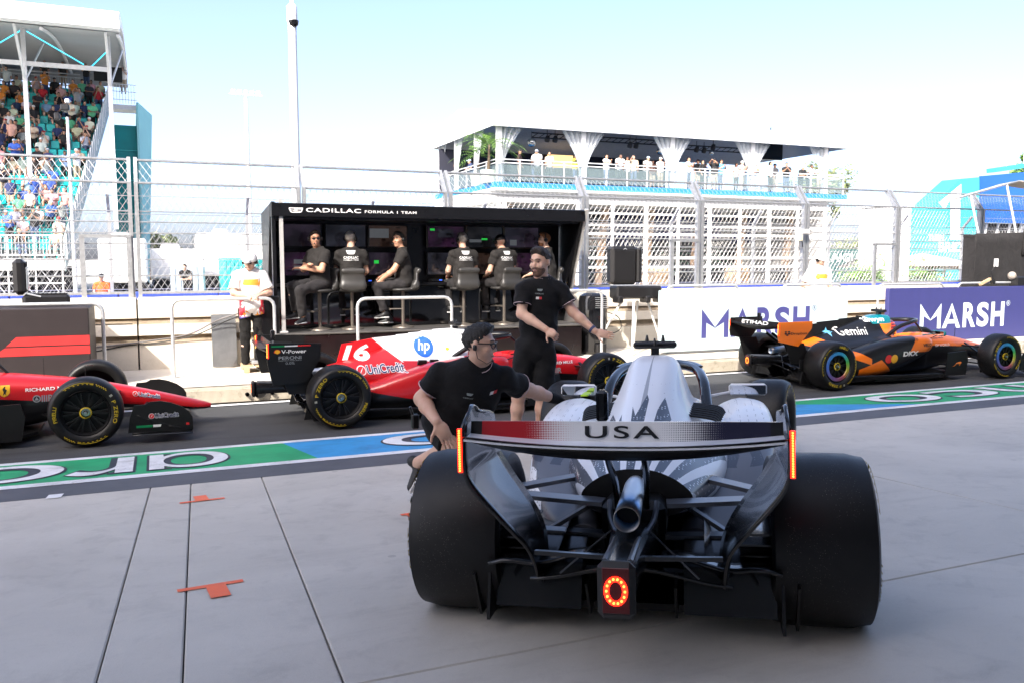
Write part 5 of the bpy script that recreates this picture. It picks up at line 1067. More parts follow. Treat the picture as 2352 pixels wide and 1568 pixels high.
# ---------------------------------------------------------------- the crouching mechanic
Z = zp(1600, 1250, 1.96); A = lambda x, y, d: at(*Z(x, y), d=d)
J = dict(head=A(622, 250, 5.30), neck=A(592, 445, 5.34), chest=A(560, 600, 5.38), pelvis=A(400, 890, 5.55), shR=A(320, 490, 5.36), elR=A(168, 672, 5.40), wrR=A(288, 852, 5.15), shL=A(815, 520, 5.40), elL=A(1010, 605, 5.60), wrL=A(1215, 672, 5.80),
         hipR=A(320, 890, 5.58), hipL=A(480, 910, 5.56), knR=A(425, 1055, 5.38), anR=A(128, 1178, 5.74), knL=A(640, 960, 5.25))
J['base'] = Vector((J['pelvis'].x, J['pelvis'].y, zg(J['pelvis'].y))); q = J['knL']; J['anL'] = Vector((q.x+.05, q.y+.10, zg(q.y)+.09))
J['look'] = tuple(RT*.96-FW*.22-Vector((0, 0, .10))); J['up'] = tuple(Vector((0, 0, 1))+RT*.04); J['toeR'] = tuple(-FW*.25-RT*.42-Vector((0, 0, .85))); J['upR'] = tuple(-RT*.80+FW*.3+Vector((0, 0, .45))); J['toeL'] = tuple(RT*.7-FW*.5)
m1 = person('person', 'crouching mechanic in black polo and glasses reaching into the white car', J, dict(b=1.07, hs=1.0, trim=True, hairm=H_dk, glasses='rim', hem=.16, handR=dict(d=tuple(RT*.50-Vector((0, 0, .82))-FW*.1), n=tuple(FW*.8-Vector((0, 0, .4))), side=1, curl=.12, spread=.26, size=1.1), handL=dict(n=(0, 0, -1), side=-1, curl=.45), legs=.86), h=.0075)
P1 = J['_P']; MB().lathe([(0, -.02), (.012, -.015), (.014, 0), (.012, .015), (0, .02)], 12, X=Matrix.Translation(P1(.085, -.005, -.012))).build('earpiece', M_plas, m1, 180)
MB().tube([P1(.085, .0, -.02), P1(.086, .02, -.075), P1(.06, .075, -.105), P1(.035, .10, -.088)], .0022, 6).build('mic_boom', M_plas, m1); MB().lathe([(0, -.011), (.009, -.005), (.009, .005), (0, .011)], 10, X=Matrix.Translation(P1(.033, .104, -.085))).build('microphone', M_plas, m1, 180)
w0 = np.array(J['wrL'])-J['_base']; fd = nv(np.array(J['wrL'])-np.array(J['elL'])); S = SDF(.006); S.cone(w0-fd*.06, w0+fd*.03, .040, .036, .02); hand(S, w0+fd*.012, fd, np.array((0, 0, -1.)), -1, .45, .16, 1.12, rad=.0115); sdf_obj(S, 'glove', M_glv, m1)
J['_front'] = -1
def pick_front(J, toward):
    J['_front'] = 1 if np.dot(J['_MT'][1], np.array(toward)) > 0 else -1; J['_flip'] = 1 if np.dot(J['_MT'][0], np.array(RT)) > 0 else -1
def fprint(J, t, items):
    top = J['_top']; f = J['_MT'][1]; r = J['_MT'][0]; view = -np.array(FW); side = 1 if np.dot(f, view) > 0 else -1; rs = 1 if np.dot(r, np.array(RT)) > 0 else -1
    bv = BVHTree.FromPolygons([v.co for v in top.data.vertices], [tuple(p.vertices) for p in top.data.polygons]); ch = Vector((np.array(J['chest'], float)-J['_base']).tolist()); u = Vector(J['_MT'][2].tolist()); rr = Vector(r.tolist())*rs; fd = Vector(f.tolist())*side
    for kind, s, dx, dz, w_, h_, m in items:
        def fn(a, b):
            p = ch+u*(dz+b)+rr*(dx+a)+fd*.6; hh = bv.ray_cast(p, -fd); return hh[0]+fd*.004 if hh[0] is not None else p-fd*.47
        fn.curved = True
        if kind == 't': letters('print', s, fn, m, t, w=w_, h=h_, bold=.02)
        elif kind == 'r': shape('print', [[(0, 0), (w_, 0), (w_, h_), (0, h_)]], fn, m, t)
        else: shape('print', [[(w_*.25, 0), (w_*.75, 0), (w_*.88, h_*.2), (w_, h_), (0, h_), (w_*.12, h_*.2)]], fn, m, t)
fprint(J, m1, [('s', '', -.055, .055, .042, .018, PRG), ('t', 'CADILLAC', -.065, .030, .062, .010, PRG), ('r', '', .10, .040, .022, .020, PRW), ('r', '', .122, .040, .022, .020, PRR)])
MB().tube([Vector((np.array(A(78, 735, 5.6))-J['_base']).tolist()), Vector((np.array(A(110, 830, 5.62))-J['_base']).tolist())], .010, 6).build('radio_antenna', M_plas, m1); MB().box(tuple((np.array(A(118, 850, 5.62))-J['_base']).tolist()), (.05, .04, .10), bev=.008).build('radio', M_plas, m1)
# ---------------------------------------------------------------- the standing mechanic
Z = zp(1700, 780, 2.751); A = lambda x, y, d: at(*Z(x, y), d=d); D0 = 7.9
J = dict(head=A(1268, 742, D0), neck=A(1290, 965, D0+.03), chest=A(1285, 1140, D0+.03), shR=A(1085, 1050, D0-.05), elR=A(1062, 1310, D0-.12), wrR=A(1330, 1480, D0-.27), shL=A(1490, 1060, D0+.06), elL=A(1628, 1290, D0+.02), wrL=A(1868, 1500, D0-.10), pelvis=at(1229, 800, d=D0+.03), hipR=at(1207, 815, d=D0), hipL=at(1252, 815, d=D0), knR=at(1191, 908, d=D0), knL=at(1246, 908, d=D0-.02))
for s, x in (('R', 1182), ('L', 1240)): q = at(x, 1015, d=D0+.04); J['an'+s] = Vector((q.x, q.y, zg(q.y)+.09))
J['base'] = Vector((J['pelvis'].x, J['pelvis'].y, zg(J['pelvis'].y))); J['look'] = tuple(-RT*.55-FW*.82-Vector((0, 0, .12))); J['toeR'] = tuple(-FW-RT*.5); J['toeL'] = tuple(-FW+RT*.2)
m2 = person('person', 'standing bearded mechanic in black polo and shorts waving a hand outward', J, dict(b=1.06, hs=1.08, trim=True, hairm=H_br, beard=mat('short_beard', (.13, .068, .045), .7, var=.3, scale=60, bump=.6, bscale=200), hem=.15, legs=.88, handL=dict(d=tuple(RT*.92-Vector((0, 0, .22))-FW*.1), n=tuple(-FW*.75+Vector((0, 0, .5))), side=-1, curl=.10, spread=.30, size=1.08), handR=dict(n=tuple(FW-Vector((0, 0, .4))), side=1, curl=.95)), h=.0085)
fprint(J, m2, [('s', '', -.095, .075, .050, .020, PRG), ('t', 'CADILLAC', -.11, .045, .078, .012, PRG), ('r', '', -.10, .0, .026, .022, PRW), ('r', '', -.074, .0, .026, .022, PRR)])
fa = nv(np.array(J['wrL'])-np.array(J['elL'])); w0 = np.array(J['wrL'])-J['_base']-fa*.03; MB().tube([tuple(w0-fa*.012), tuple(w0+fa*.012)], .036, 16).build('wristband', mat('navy_band', (.02, .03, .10), .6), m2, 40)
Pm = J['_P']; MB().tube([Pm(.08, .01, -.03), Pm(.06, .09, -.07), Pm(.02, .113, -.064)], .0025, 6).build('mic_boom', M_plas, m2); MB().lathe([(0, -.011), (.009, -.005), (.009, .005), (0, .011)], 10, X=Matrix.Translation(Pm(.016, .116, -.062))).build('microphone', M_plas, m2, 180)
# ---------------------------------------------------------------- generic poses in a local frame (x right, y forward, z up), turned by phi (0: facing +Y)
def pose(loc, phi, L, scale=1.0):
    c, s = math.cos(phi), math.sin(phi); f = lambda p: Vector((loc[0]+(p[0]*c-p[1]*s)*scale, loc[1]+(p[0]*s+p[1]*c)*scale, loc[2]+p[2]*scale)); d = lambda p: (p[0]*c-p[1]*s, p[0]*s+p[1]*c, p[2])
    J = {k: (d(v) if k.startswith(('look', 'toe', 'up')) else f(v)) for k, v in L.items()}; J['base'] = Vector(loc); return J
STAND = dict(head=(0, .02, 1.63), neck=(0, 0, 1.47), chest=(0, .0, 1.28), pelvis=(0, 0, .98), shR=(.18, 0, 1.41), shL=(-.18, 0, 1.41), elR=(.23, -.03, 1.13), elL=(-.23, -.03, 1.13), wrR=(.22, .12, .92), wrL=(-.22, .12, .92), hipR=(.09, 0, .92), hipL=(-.09, 0, .92), knR=(.10, .02, .50), knL=(-.10, .02, .50), anR=(.10, -.01, .09), anL=(-.10, -.01, .09), look=(0, 1, -.05), toeR=(.2, 1, 0), toeL=(-.2, 1, 0))
SIT = dict(head=(0, .06, .80), neck=(0, .0, .62), chest=(0, .0, .43), pelvis=(0, -.02, .12), shR=(.18, .01, .56), shL=(-.18, .01, .56), elR=(.24, .08, .30), elL=(-.24, .08, .30), wrR=(.16, .30, .22), wrL=(-.16, .30, .22), hipR=(.09, .02, .10), hipL=(-.09, .02, .10), knR=(.13, .42, .08), knL=(-.13, .42, .08), anR=(.12, .36, -.33), anL=(-.12, .36, -.33), look=(0, 1, -.05), toeR=(.2, 1, -.25), toeL=(-.2, 1, -.25))
def mod(base, **k): d = dict(base); d.update(k); return d
# stools and the timing crew
m_seat = mat('stool_shell', (.032, .031, .030), .45, bump=.1); m_post = mat('stool_post', (.16, .14, .12), .4, metal=.6)
def stool(x, y, phi, label):
    t = thing('stool', label, 'stool', (x, y, .775), phi, 'stools of the timing stand')
    S = SDF(.014); S.ell((0, .02, .615), (.23, .22, .04), None, .02); S.cone((-.14, -.19, .68), (.14, -.19, .68), .07, .07, .05); S.cone((-.15, -.25, .92), (.15, -.25, .92), .035, .035, .12); S.ell((0, -.21, .79), (.19, .04, .17), None, .06); S.ell((0, .05, .705), (.19, .20, .075), None, .03, sub=True)
    sdf_obj(S, 'seat_shell', m_seat, t); MB().tube([(0, 0, .02), (0, 0, .59)], .028, 12).build('post', m_post, t, 40); MB().tube([(0, 0, .30), (0, .22, .30)], .012, 8).build('footrest_arm', m_post, t); MB().tube([(-.13, .22, .30), (.13, .22, .30)], .014, 8).build('footrest', m_post, t)
    MB().lathe([(.03, .05), (.17, .018), (.18, 0)], 20).build('base', m_post, t, 40)
def crew(x, y, phi, L, label, o, st, sc=1.0, prints=None):
    if st: stool(x, y, phi, st)
    J = pose((x, y, 1.385), phi, L, sc); J['base'] = Vector((x, y, .775)); o = dict(b=1.04, top=C_shirtg, bot=C_grey, legs=1.93, hem=.08, phones=True, **o)
    t = person('person', label, J, o, h=.014, group='timing crew on the stand')
    if prints: fprint(J, t, prints)
    return t
def fx(u, v, Y): return at(u, v, Y=Y).x
YC = 13.34
BACK = [('s', '', -.07, .13, .15, .062, PRW), ('t', 'CADILLAC', -.11, .06, .23, .038, PRW), ('t', 'FORMULA 1 TEAM', -.11, .03, .23, .018, PRW)]
def back(dx): return [(k, s, x+dx, z, w_, h_, m) for k, s, x, z, w_, h_, m in BACK]
cross = dict(elR=(.22, .12, .33), elL=(-.22, .12, .33), wrR=(-.06, .24, .40), wrL=(.08, .26, .35), handR=(0, 0, 0))
cross.pop('handR')
crew(fx(733, 640, YC), YC, R(118), mod(SIT, **cross, look=(-.85, .5, -.05), knL=(-.10, .44, .02), anL=(-.02, .34, -.40)), 'crew member with sunglasses and crossed arms turned to the lane', dict(hairm=H_br, glasses='dark', skin=SKT), 'stool of the crew member with crossed arms')
crew(fx(808, 650, YC), YC, R(-6), mod(SIT, look=(.55, .8, -.1)), 'grey-haired crew member seen from behind, left of the hand-on-knee colleague', dict(hairm=H_gy), 'stool of the grey-haired crew member facing the screens', prints=back(-.02))
crew(fx(925, 650, YC), YC, R(80), mod(SIT, elL=(-.22, .16, .32), wrL=(-.14, .36, .16), look=(-.75, .65, -.05), knL=(-.12, .43, .06), anL=(-.08, .30, -.36), anR=(.14, .22, -.46)), 'crew member turned sideways with a hand on his knee', dict(hairm=H_dk, skin=SKT), 'stool of the crew member sitting sideways')
crew(fx(1065, 650, YC), YC, R(2), mod(SIT, look=(-.15, 1, -.05)), 'crew member with short grey hair facing the screens, emblem on back', dict(hairm=mat('silver_hair', (.22, .21, .19), .6, var=.25, scale=60)), 'stool in the middle of the timing stand', prints=back(0))
crew(fx(1158, 655, YC), YC, R(14), mod(SIT, head=(0, .12, .77), look=(.1, 1, -.15)), 'dark-capped crew member leaning to the screens, next to the standing mechanic', dict(hair='cap', hairm=M_plas), 'stool of the dark-capped crew member', prints=back(-.01))
crew(fx(1262, 650, YC), YC+.08, R(62), mod(SIT, look=(-.3, 1, .0)), 'ginger-bearded crew member in profile behind the standing mechanic', dict(hairm=H_gi, beard=H_gi), 'stool at the far right end of the timing stand', sc=1.02)
# ---------------------------------------------------------------- marshals
def tabard():
    B = MatB('marshal_tabard'); c = B.mix((.72, .70, .68), (.65, .04, .06), (B.x.abs()-.10).gt(0.0)); c = B.mix(c, (.85, .30, .03), (B.z-1.30).abs().lt(.045)); c = B.mix(c, (.10, .08, .35), B.z.lt(.80)); c = B.mix(c, (.85, .35, .03), B.noise(9, 2).gt(.56)*B.z.lt(1.0)); c = B.mix(c, (.7, .68, .66), B.noise(22, 2).gt(.62)*(B.x.abs()-.10).gt(0.0))
    B.set('Base Color', c); B.set('Roughness', .8); B.bump(B.noise(8, 3), .4, .02); return B.m
m_tab = tabard(); m_helm = mat('white_helmet', (.72, .72, .72), .25, coat=.5, var=.03)
xm = fx(577, 700, 13.05)
J = pose((xm, 13.08, .237), R(183), mod(STAND, elR=(.26, .10, 1.16), elL=(-.26, .10, 1.16), wrR=(.06, .30, 1.12), wrL=(-.06, .30, 1.12), look=(.45, 1, -.2), head=(.01, .05, 1.62)), .985)
m3 = person('person', 'marshal in white helmet, headset and striped tabard leaning on the barrier', J, dict(b=1.0, top=C_wht, bot=C_ktr, legs=1.95, hem=.12, hair='helmet', hairm=m_helm, phones=True, glasses='dark', gap=.022, sleeve=.8), h=.013)
S = SDF(.015); S.ell((0, 0, 1.25), (.165, .155, .22), None, .05); S.cone((-.08, -.03, 1.1), (-.10, -.05, .80), .10, .085, .05); S.cone((.08, -.03, 1.1), (.10, -.05, .84), .10, .085, .05); S.cut((0, 0, .80), (.2, 0, -1)); S.cut((0, 0, 1.43), (0, 0, 1)); S.cut((.0, -.06, 1), (0, 1, 0)); tb = sdf_obj(S, 'tabard', m_tab, m3)
letters('print', '0032-M', lambda a, b: (-.09+a, -.178, 1.14+b), PRG, tb, w=.17, h=.035); letters('print', 'DEPUTY', lambda a, b: (-.09+a, -.180, 1.085+b), PRG, tb, w=.15, h=.03)
for s_ in (1, -1): MB().tube([(.245*s_, -.08, 1.14), (.16*s_, -.22, 1.12)], .02, 6) 
xm = fx(1885, 640, 13.1)
J = pose((xm, 13.15, .237), R(172), mod(STAND, elR=(.30, -.08, 1.14), wrR=(.18, .14, 1.02), wrL=(-.16, .20, 1.1), look=(-.55, 1, -.35)), .99)
m4 = person('person', 'marshal in plain white helmet standing behind the white sponsor board', J, dict(b=1.02, top=C_wht, bot=C_ktr, legs=1.95, hem=.12, hair='helmet', hairm=m_helm, phones=True, gap=.022, sleeve=.8), h=.015)
S = SDF(.018); S.ell((0, 0, 1.25), (.17, .158, .22), None, .05); S.ell((0, -.02, .95), (.17, .16, .24), None, .05); S.cut((0, 0, .74), (0, 0, -1)); S.cut((0, 0, 1.43), (0, 0, 1)); S.cut((.0, -.06, 1), (0, 1, 0)); sdf_obj(S, 'tabard', m_tab, m4)
# driver in the orange car
dh = XM@Vector((1.86, 0, .46)); dv = thing('person', 'driver with red and yellow striped helmet in the orange car', 'person', tuple(dh), R(0))
def helm_mat():
    B = MatB('striped_helmet'); c = B.mix((.05, .02, .04), (.55, .05, .04), (B.z*22).fract().gt(.5)); c = B.mix(c, (.75, .62, .04), (B.z-.25).abs().lt(.02)); B.set('Base Color', c); B.set('Roughness', .2); B.set('Coat Weight', .6); return B.m
S = SDF(.012); S.ell((0, 0, .32), (.135, .115, .125), None, .02); S.cone((0, 0, .2), (.02, 0, .3), .09, .10, .05); S.ell((-.02, 0, .06), (.14, .20, .16), None, .05); bd_ = sdf_obj(S, 'body', mat('race_suit', (.03, .03, .035), .8), dv)
S = SDF(.010); S.ell((0, 0, .32), (.140, .120, .130), None, .02); S.cone((.02, 0, .27), (.09, 0, .25), .09, .075, .04); S.cut((0, 0, .20), (0, 0, -1)); hl = sdf_obj(S, 'helmet', helm_mat(), dv); MB().grid(lambda u, v: (.148*math.cos((u-.5)*2.2), .125*math.sin((u-.5)*2.2), .30+.06*v), 10, 2).build('visor', m_gloss, hl, 60)
# ================================================================ far side of the track
m_bluew = mat('blue_barrier_paint', (.035, .07, .42), .5, var=.08); m_whitew = mat('white_panel', (.74, .75, .76), .5, var=.04); m_teal = mat('teal_panel', (.03, .42, .42), .55, var=.1, scale=1.5); m_teald = mat('teal_fabric', (.0, .20, .21), .7, var=.15, scale=1); m_ltteal = mat('pale_teal_panel', (.22, .52, .55), .6, var=.06, scale=.8)
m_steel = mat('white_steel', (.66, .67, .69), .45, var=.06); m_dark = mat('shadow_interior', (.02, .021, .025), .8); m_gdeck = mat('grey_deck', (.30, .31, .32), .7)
ob = thing('track_barrier', 'low blue barrier along the far side of the track', 'barrier', (0, 29.8, 0))
for i in range(26): MB().box((-22+i*3.0+1.5, 0, .41), (2.97, .5, .82), bev=.03).build('barrier_block', m_bluew, ob)
ff = thing('track_fence', 'wire fence with bent posts on the far blue barrier', 'fence', (0, 30.0, .8))
for i in range(16):
    x = -18+i*4.2; mb = MB(); mb.beam((x, 0, 0), (x, 0, 2.6), .10, .10); mb.beam((x, 0, 2.55), (x-.0, -.5, 3.1), .09, .09); mb.build('post', m_galv, ff)
for z in (.1, .8, 1.4, 1.9, 2.5, 3.05): MB().tube([(-20, -.45 if z > 3 else -.04, z), (48, -.45 if z > 3 else -.04, z)], .011, 5).build('cable', m_galv, ff)
mesh_panel(MB(), -20, 48, .05, 2.5, .19, .28, 0, .0022).build('wire_mesh', m_wire, ff)
# ---------------------------------------------------------------- spectators: a few figures copied with their own colours
PM = [SKT, mat('shirt_cloth', objcol=True, rough=.9), cloth('denim', (.06, .09, .17)), H_dk, M_shoe]
def proto(L, o, mats, nm, h=.036):
    mb = MB(); J = pose((0, 0, 0), 0, L, 1.0); person(nm, '', J, dict(hands=False, sole=False, **o), h=h, proto=mb); ob_ = mb.build(nm, mats, None, 180); me = ob_.data; bpy.data.objects.remove(ob_); return me
up_arm = dict(elR=(.20, .22, 1.45), wrR=(.10, .34, 1.62)); phone = dict(elR=(.22, .14, 1.22), elL=(-.22, .14, 1.22), wrR=(.05, .32, 1.38), wrL=(-.05, .32, 1.38)); lean_ = dict(head=(0, .22, 1.55), neck=(0, .16, 1.42), chest=(0, .12, 1.24), elR=(.24, .22, 1.12), elL=(-.24, .22, 1.12), wrR=(.08, .40, 1.10), wrL=(-.08, .40, 1.10), shR=(.18, .15, 1.36), shL=(-.18, .15, 1.36)); arms_up = dict(elR=(.22, .25, 1.50), elL=(-.18, .26, 1.50), wrR=(.06, .48, 1.62), wrL=(-.04, .48, 1.62))
khaki, denim, blk = cloth('khaki', (.35, .28, .20)), PM[2], C_ktr
CAPW, CAPK, CAPR = mat('white_cap', (.7, .72, .75), .7), mat('black_cap', (.02, .02, .025), .7), mat('red_cap', (.5, .03, .03), .7); CAPB = mat('pale_blue_cap', (.45, .58, .75), .7)
def pr_(L, hair, hm, bot, skin, b=1.0, legs=1.9): return lambda nm: proto(L, dict(hair=hair, b=b, legs=legs, hem=.1, gap=.022), [skin, PM[1], bot, hm, M_shoe], nm)
SITL = {k: ((v[0], v[1], v[2]+.46) if not k.startswith(('look', 'toe')) else v) for k, v in SIT.items()}; SITL['anR'] = (.12, .46, .09); SITL['anL'] = (-.12, .46, .09)
SITP = mod(SITL, elR=(.22, .14, .72), wrR=(.05, .30, 1.16), elL=(-.22, .14, .72), wrL=(-.05, .30, 1.16))
SITS = [pr_(SITL, 'short', H_dk, denim, SKT)('spectator_figure'), pr_(SITL, 'cap', CAPW, khaki, SK, 1.05, .8)('spectator_figure'), pr_(SITL, 'cap', CAPK, blk, SKT, 1.1)('spectator_figure'), pr_(SITL, 'long', H_br, denim, SK, .9, .6)('spectator_figure'), pr_(SITP, 'cap', CAPR, khaki, SK, 1.05, .8)('spectator_figure'), pr_(SITL, 'short', H_dk, khaki, SKD, 1.08, .8)('spectator_figure'), pr_(SITP, 'short', H_br, denim, SKT)('spectator_figure'), pr_(SITL, 'long', H_dk, blk, SKT, .9, .6)('spectator_figure')]
SN = ['with bare dark hair', 'in a white cap', 'in a black cap', 'with long brown hair', 'raising a phone, red cap', 'with cropped black hair', 'holding a phone up', 'with long black hair']
STS = [pr_(STAND, 'cap', CAPK, khaki, SKT, 1.05, .85)('spectator_figure'), pr_(mod(STAND, **phone), 'short', H_dk, denim, SKT)('spectator_figure'), pr_(mod(STAND, **phone), 'cap', CAPW, khaki, SK, 1.05)('spectator_figure'), pr_(mod(STAND, **lean_), 'short', H_dk, blk, SKD, 1.05)('spectator_figure'), pr_(mod(STAND, **up_arm), 'long', H_br, denim, SK, .88)('spectator_figure'), pr_(mod(STAND, **lean_), 'cap', CAPB, blk, SKT, 1.05)('spectator_figure'), pr_(mod(STAND, **arms_up), 'cap', CAPK, khaki, SKT, 1.08)('spectator_figure'), pr_(STAND, 'long', H_dk, C_ktr, SKT, .88)('spectator_figure')]
TN = ['standing in a black cap', 'standing and filming with a phone', 'in a white cap lifting a camera', 'leaning forward on folded arms', 'raising one arm, long brown hair', 'in a pale cap leaning forward', 'holding both arms out', 'standing, long black hair']
COLS = [('white', (.70, .70, .69)), ('white', (.66, .66, .65)), ('black', (.02, .02, .02)), ('navy', (.02, .03, .10)), ('black', (.02, .021, .03)), ('white', (.70, .70, .69)), ('white', (.62, .62, .60)), ('white', (.72, .70, .66)), ('black', (.02, .02, .022)), ('black', (.03, .028, .03)), ('navy', (.03, .05, .14)), ('red', (.50, .03, .04)), ('grey', (.30, .31, .32)), ('orange', (.70, .25, .04)), ('pale blue', (.30, .45, .65)), ('pink', (.65, .33, .33)), ('green', (.10, .42, .22)), ('beige', (.50, .42, .32)), ('royal blue', (.05, .12, .50))]
used_lab = {}
def spectator(me, label, loc, phi, col, group, s=1.0):
    o = bpy.data.objects.new('spectator', me); COL.objects.link(o); o.location = loc; o.rotation_euler = (0, 0, phi); o.scale = (s, s, s); o.color = (*col, 1)
    return tag(o, label, 'spectator', group)
# ---------------------------------------------------------------- grandstand
GX, GY, GZ, NR, DP, RS = -3.75, 45.0, 1.9, 18, .85, .56; XL = -13.5; SK_ = .092
gs = thing('grandstand', 'tall grandstand with teal seats under a white canopy roof', 'grandstand', (GX, GY, 0)); gp = lambda p: (p[0]-GX, p[1]-GY, p[2])
for i in range(NR):
    y0, z1 = GY+i*DP-.3, GZ+i*RS; gx = GX+SK_*i; MB().box(gp(((XL+gx)/2, y0+DP/2, z1-.10)), (gx-XL, DP, .20)).build('seating_step', m_gdeck, gs); MB().box(gp(((XL+gx)/2, y0-.01, z1-.30)), (gx-XL, .04, .52)).build('step_riser', m_gdeck, gs)
MB().box(gp(((XL+GX)/2, GY+NR*DP+2.4, GZ+NR*RS+.2)), (GX-XL+2.0, 4.8, .3)).build('upper_deck', m_gdeck, gs)
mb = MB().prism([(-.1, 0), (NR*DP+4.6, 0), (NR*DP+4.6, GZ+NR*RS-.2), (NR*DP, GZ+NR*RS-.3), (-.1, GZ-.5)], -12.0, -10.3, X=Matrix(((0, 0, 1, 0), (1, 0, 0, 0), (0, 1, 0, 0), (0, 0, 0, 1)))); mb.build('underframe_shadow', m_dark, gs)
MB().box(gp((XL/2+GX/2, GY+3.5, .7)), (GX-XL, .2, 1.6)).build('under_seat_shade', m_dark, gs)  # dark box standing in for the shade beneath the seating
for k in range(10):
    x = GX-.1-k*1.1; MB().tube([gp((x, GY-.25, 0)), gp((x, GY-.25, GZ+1.05))], .035, 6).build('front_post', m_steel, gs); MB().tube([gp((x, GY-.2, .05)), gp((x-1.05, GY-.2, GZ-.3))], .022, 5).build('scaffold_brace', m_galv_far, gs); MB().tube([gp((x, GY-.2, GZ-.3)), gp((x-1.05, GY-.2, .05))], .022, 5).build('scaffold_brace', m_galv_far, gs)
for z in (.75, GZ-.35, GZ+.15, GZ+1.05): MB().tube([gp((XL, GY-.3, z)), gp((GX, GY-.3, z))], .035, 6).build('front_rail', m_steel, gs)
for k in range(70): x = GX-.14*k; MB().tube([gp((x, GY-.28, GZ+.15)), gp((x, GY-.28, GZ+1.05))], .011, 4).build('baluster', m_steel, gs)
# side railing along the rake, stairs and teal tower
yT, zT = GY+NR*DP, GZ+NR*RS
MB().prism([(-.3, GZ-.6), (NR*DP, zT-.6), (NR*DP, zT+1.0), (-.3, GZ+1.0)], .05, .09, X=Matrix(((.108, 0, 1, 0), (1, 0, 0, 0), (0, 1, 0, 0), (0, 0, 0, 1)))).build('side_parapet', mat('pale_mesh_panel', (.27, .335, .355), .6, var=.1, scale=.7), gs)
for k in range(26):
    t = k/25; MB().tube([(.12+1.65*t, -.3+t*NR*DP, GZ+.0+t*NR*RS), (.12+1.65*t, -.3+t*NR*DP, GZ+1.15+t*NR*RS)], .03, 5).build('side_post', m_steel, gs)
MB().box((2.45, NR*DP+1.0, (zT-1.6)/2), (1.45, 1.2, zT-1.6)).build('stair_tower', m_teald, gs)
for k in range(5): MB().box((2.45, NR*DP+.37, 1.2+k*1.9), (1.40, .05, .04)).build('tower_seam', m_teal, gs)
MB().box((2.45, NR*DP+1.2, zT-.45), (1.6, 1.5, .3)).build('tower_landing', m_steel, gs)
_a, _b = at(309, 400, Y=60.6), at(341, 400, Y=63.0); MB().beam(gp((_a.x, _a.y, zT/2-.2)), gp((_b.x, _b.y, zT/2-.6)), .12, zT+.6).build('side_banner', m_ltteal, gs); MB().box((3.25, NR*DP+.3, zT/2-.4), (.12, .6, zT+.2)).build('corner_panel', m_ltteal, gs)
for k in range(9): MB().tube([(1.75+k*.17, NR*DP+.4, zT-.25), (1.75+k*.17, NR*DP+.4, zT+.95)], .014, 4).build('landing_baluster', m_steel, gs)
for z in (.95, .5, 0): MB().tube([(1.7, NR*DP+.4, zT+z), (3.25, NR*DP+.4, zT+z)], .025, 5).build('landing_rail', m_steel, gs)
for z in (.55, 1.05, 1.25): MB().tube([(-10.2, NR*DP-.15, zT+z), (.1, NR*DP-.15, zT+z)], .035, 5).build('deck_rail', m_galv_far, gs)
for k in range(72): MB().tube([(-10.1+k*.14, NR*DP-.15, zT+.05), (-10.1+k*.14, NR*DP-.15, zT+1.05)], .013, 4).build('deck_baluster', m_galv_far, gs)
pn = MB().box((-4.75, NR*DP-.22, zT+.55), (.75, .04, .75)).build('section_sign', m_teald, gs); letters('lettering', 'SF-12', lambda a, b: (-5.05+a, NR*DP-.25, zT+.48+b), m_lett, pn, w=.6, h=.22, bold=.02)
# roof
zr = 12.95
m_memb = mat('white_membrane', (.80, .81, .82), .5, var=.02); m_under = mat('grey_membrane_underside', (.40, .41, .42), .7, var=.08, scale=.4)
yf, yb = 1.2, 18.6
rp = [(yf-.9, zr-.25), (yf-1.0, zr+.25), (yf-.4, zr+.65), (yf+2, zr+1.15), (yf+8, zr+1.9), (yb, zr+1.5), (yb, zr+1.2), (yf+8, zr+1.5), (yf+2, zr+.6), (yf-.2, zr-.25)]
MB().prism([(a, b) for a, b in rp[::-1]], -14, 2.75, X=Matrix(((0, 0, 1, 0), (1, 0, 0, 0), (0, 1, 0, 0), (0, 0, 0, 1)))).build('canopy_roof', m_memb, gs, 30)
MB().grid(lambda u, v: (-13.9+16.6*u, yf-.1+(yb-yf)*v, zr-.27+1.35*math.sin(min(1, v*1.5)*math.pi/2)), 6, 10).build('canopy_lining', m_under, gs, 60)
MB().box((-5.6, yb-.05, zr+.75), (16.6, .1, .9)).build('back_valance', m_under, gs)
for x in (-9.0, -4.4, -.6, 2.66): MB().tube([(x, yf-.1+(yb-yf)*v/8, zr-.40+1.35*math.sin(min(1, v/8*1.5)*math.pi/2)) for v in range(9)], .09, 6).build('roof_rafter', m_steel, gs, 60)
for x, y in ((2.10, 4.6), (-1.75, 4.6), (-6.9, 4.6)):
    z0_ = GZ+y/DP*RS; MB().beam((x, y, z0_-1.5), (x, y, zr+.45), .20, .20, up=(0, 1, 0)).build('column', m_steel, gs); MB().beam((x, y, zr-2.2), (x, yf, zr), .12, .12).build('column_brace', m_steel, gs); MB().beam((x, y, zr-2.2), (x+.6, y+3.2, zr+.4), .07, .07).build('column_brace', m_steel, gs)
MB().beam((-14, 4.6, zr-1.35), (2.1, 4.6, zr-1.35), .14, .22).build('roof_beam', m_steel, gs)
for a, b in (((-1.6, 5, zr+.3), (.6, 10, zr-.1)), ((-1.9, 5, zr+.3), (-4.0, 8, zr-.3)), ((2.0, 8, zr+.4), (.9, 10, zr-.3))): MB().tube([a, b], .03, 5).build('cyan_light_tube', mat('cyan_tube', (.05, .6, .85), .4, emit=.6), gs)
MB().box((1.7, 14.2, zr+.25), (1.6, .1, .9)).build('video_screen', m_bez, gs)
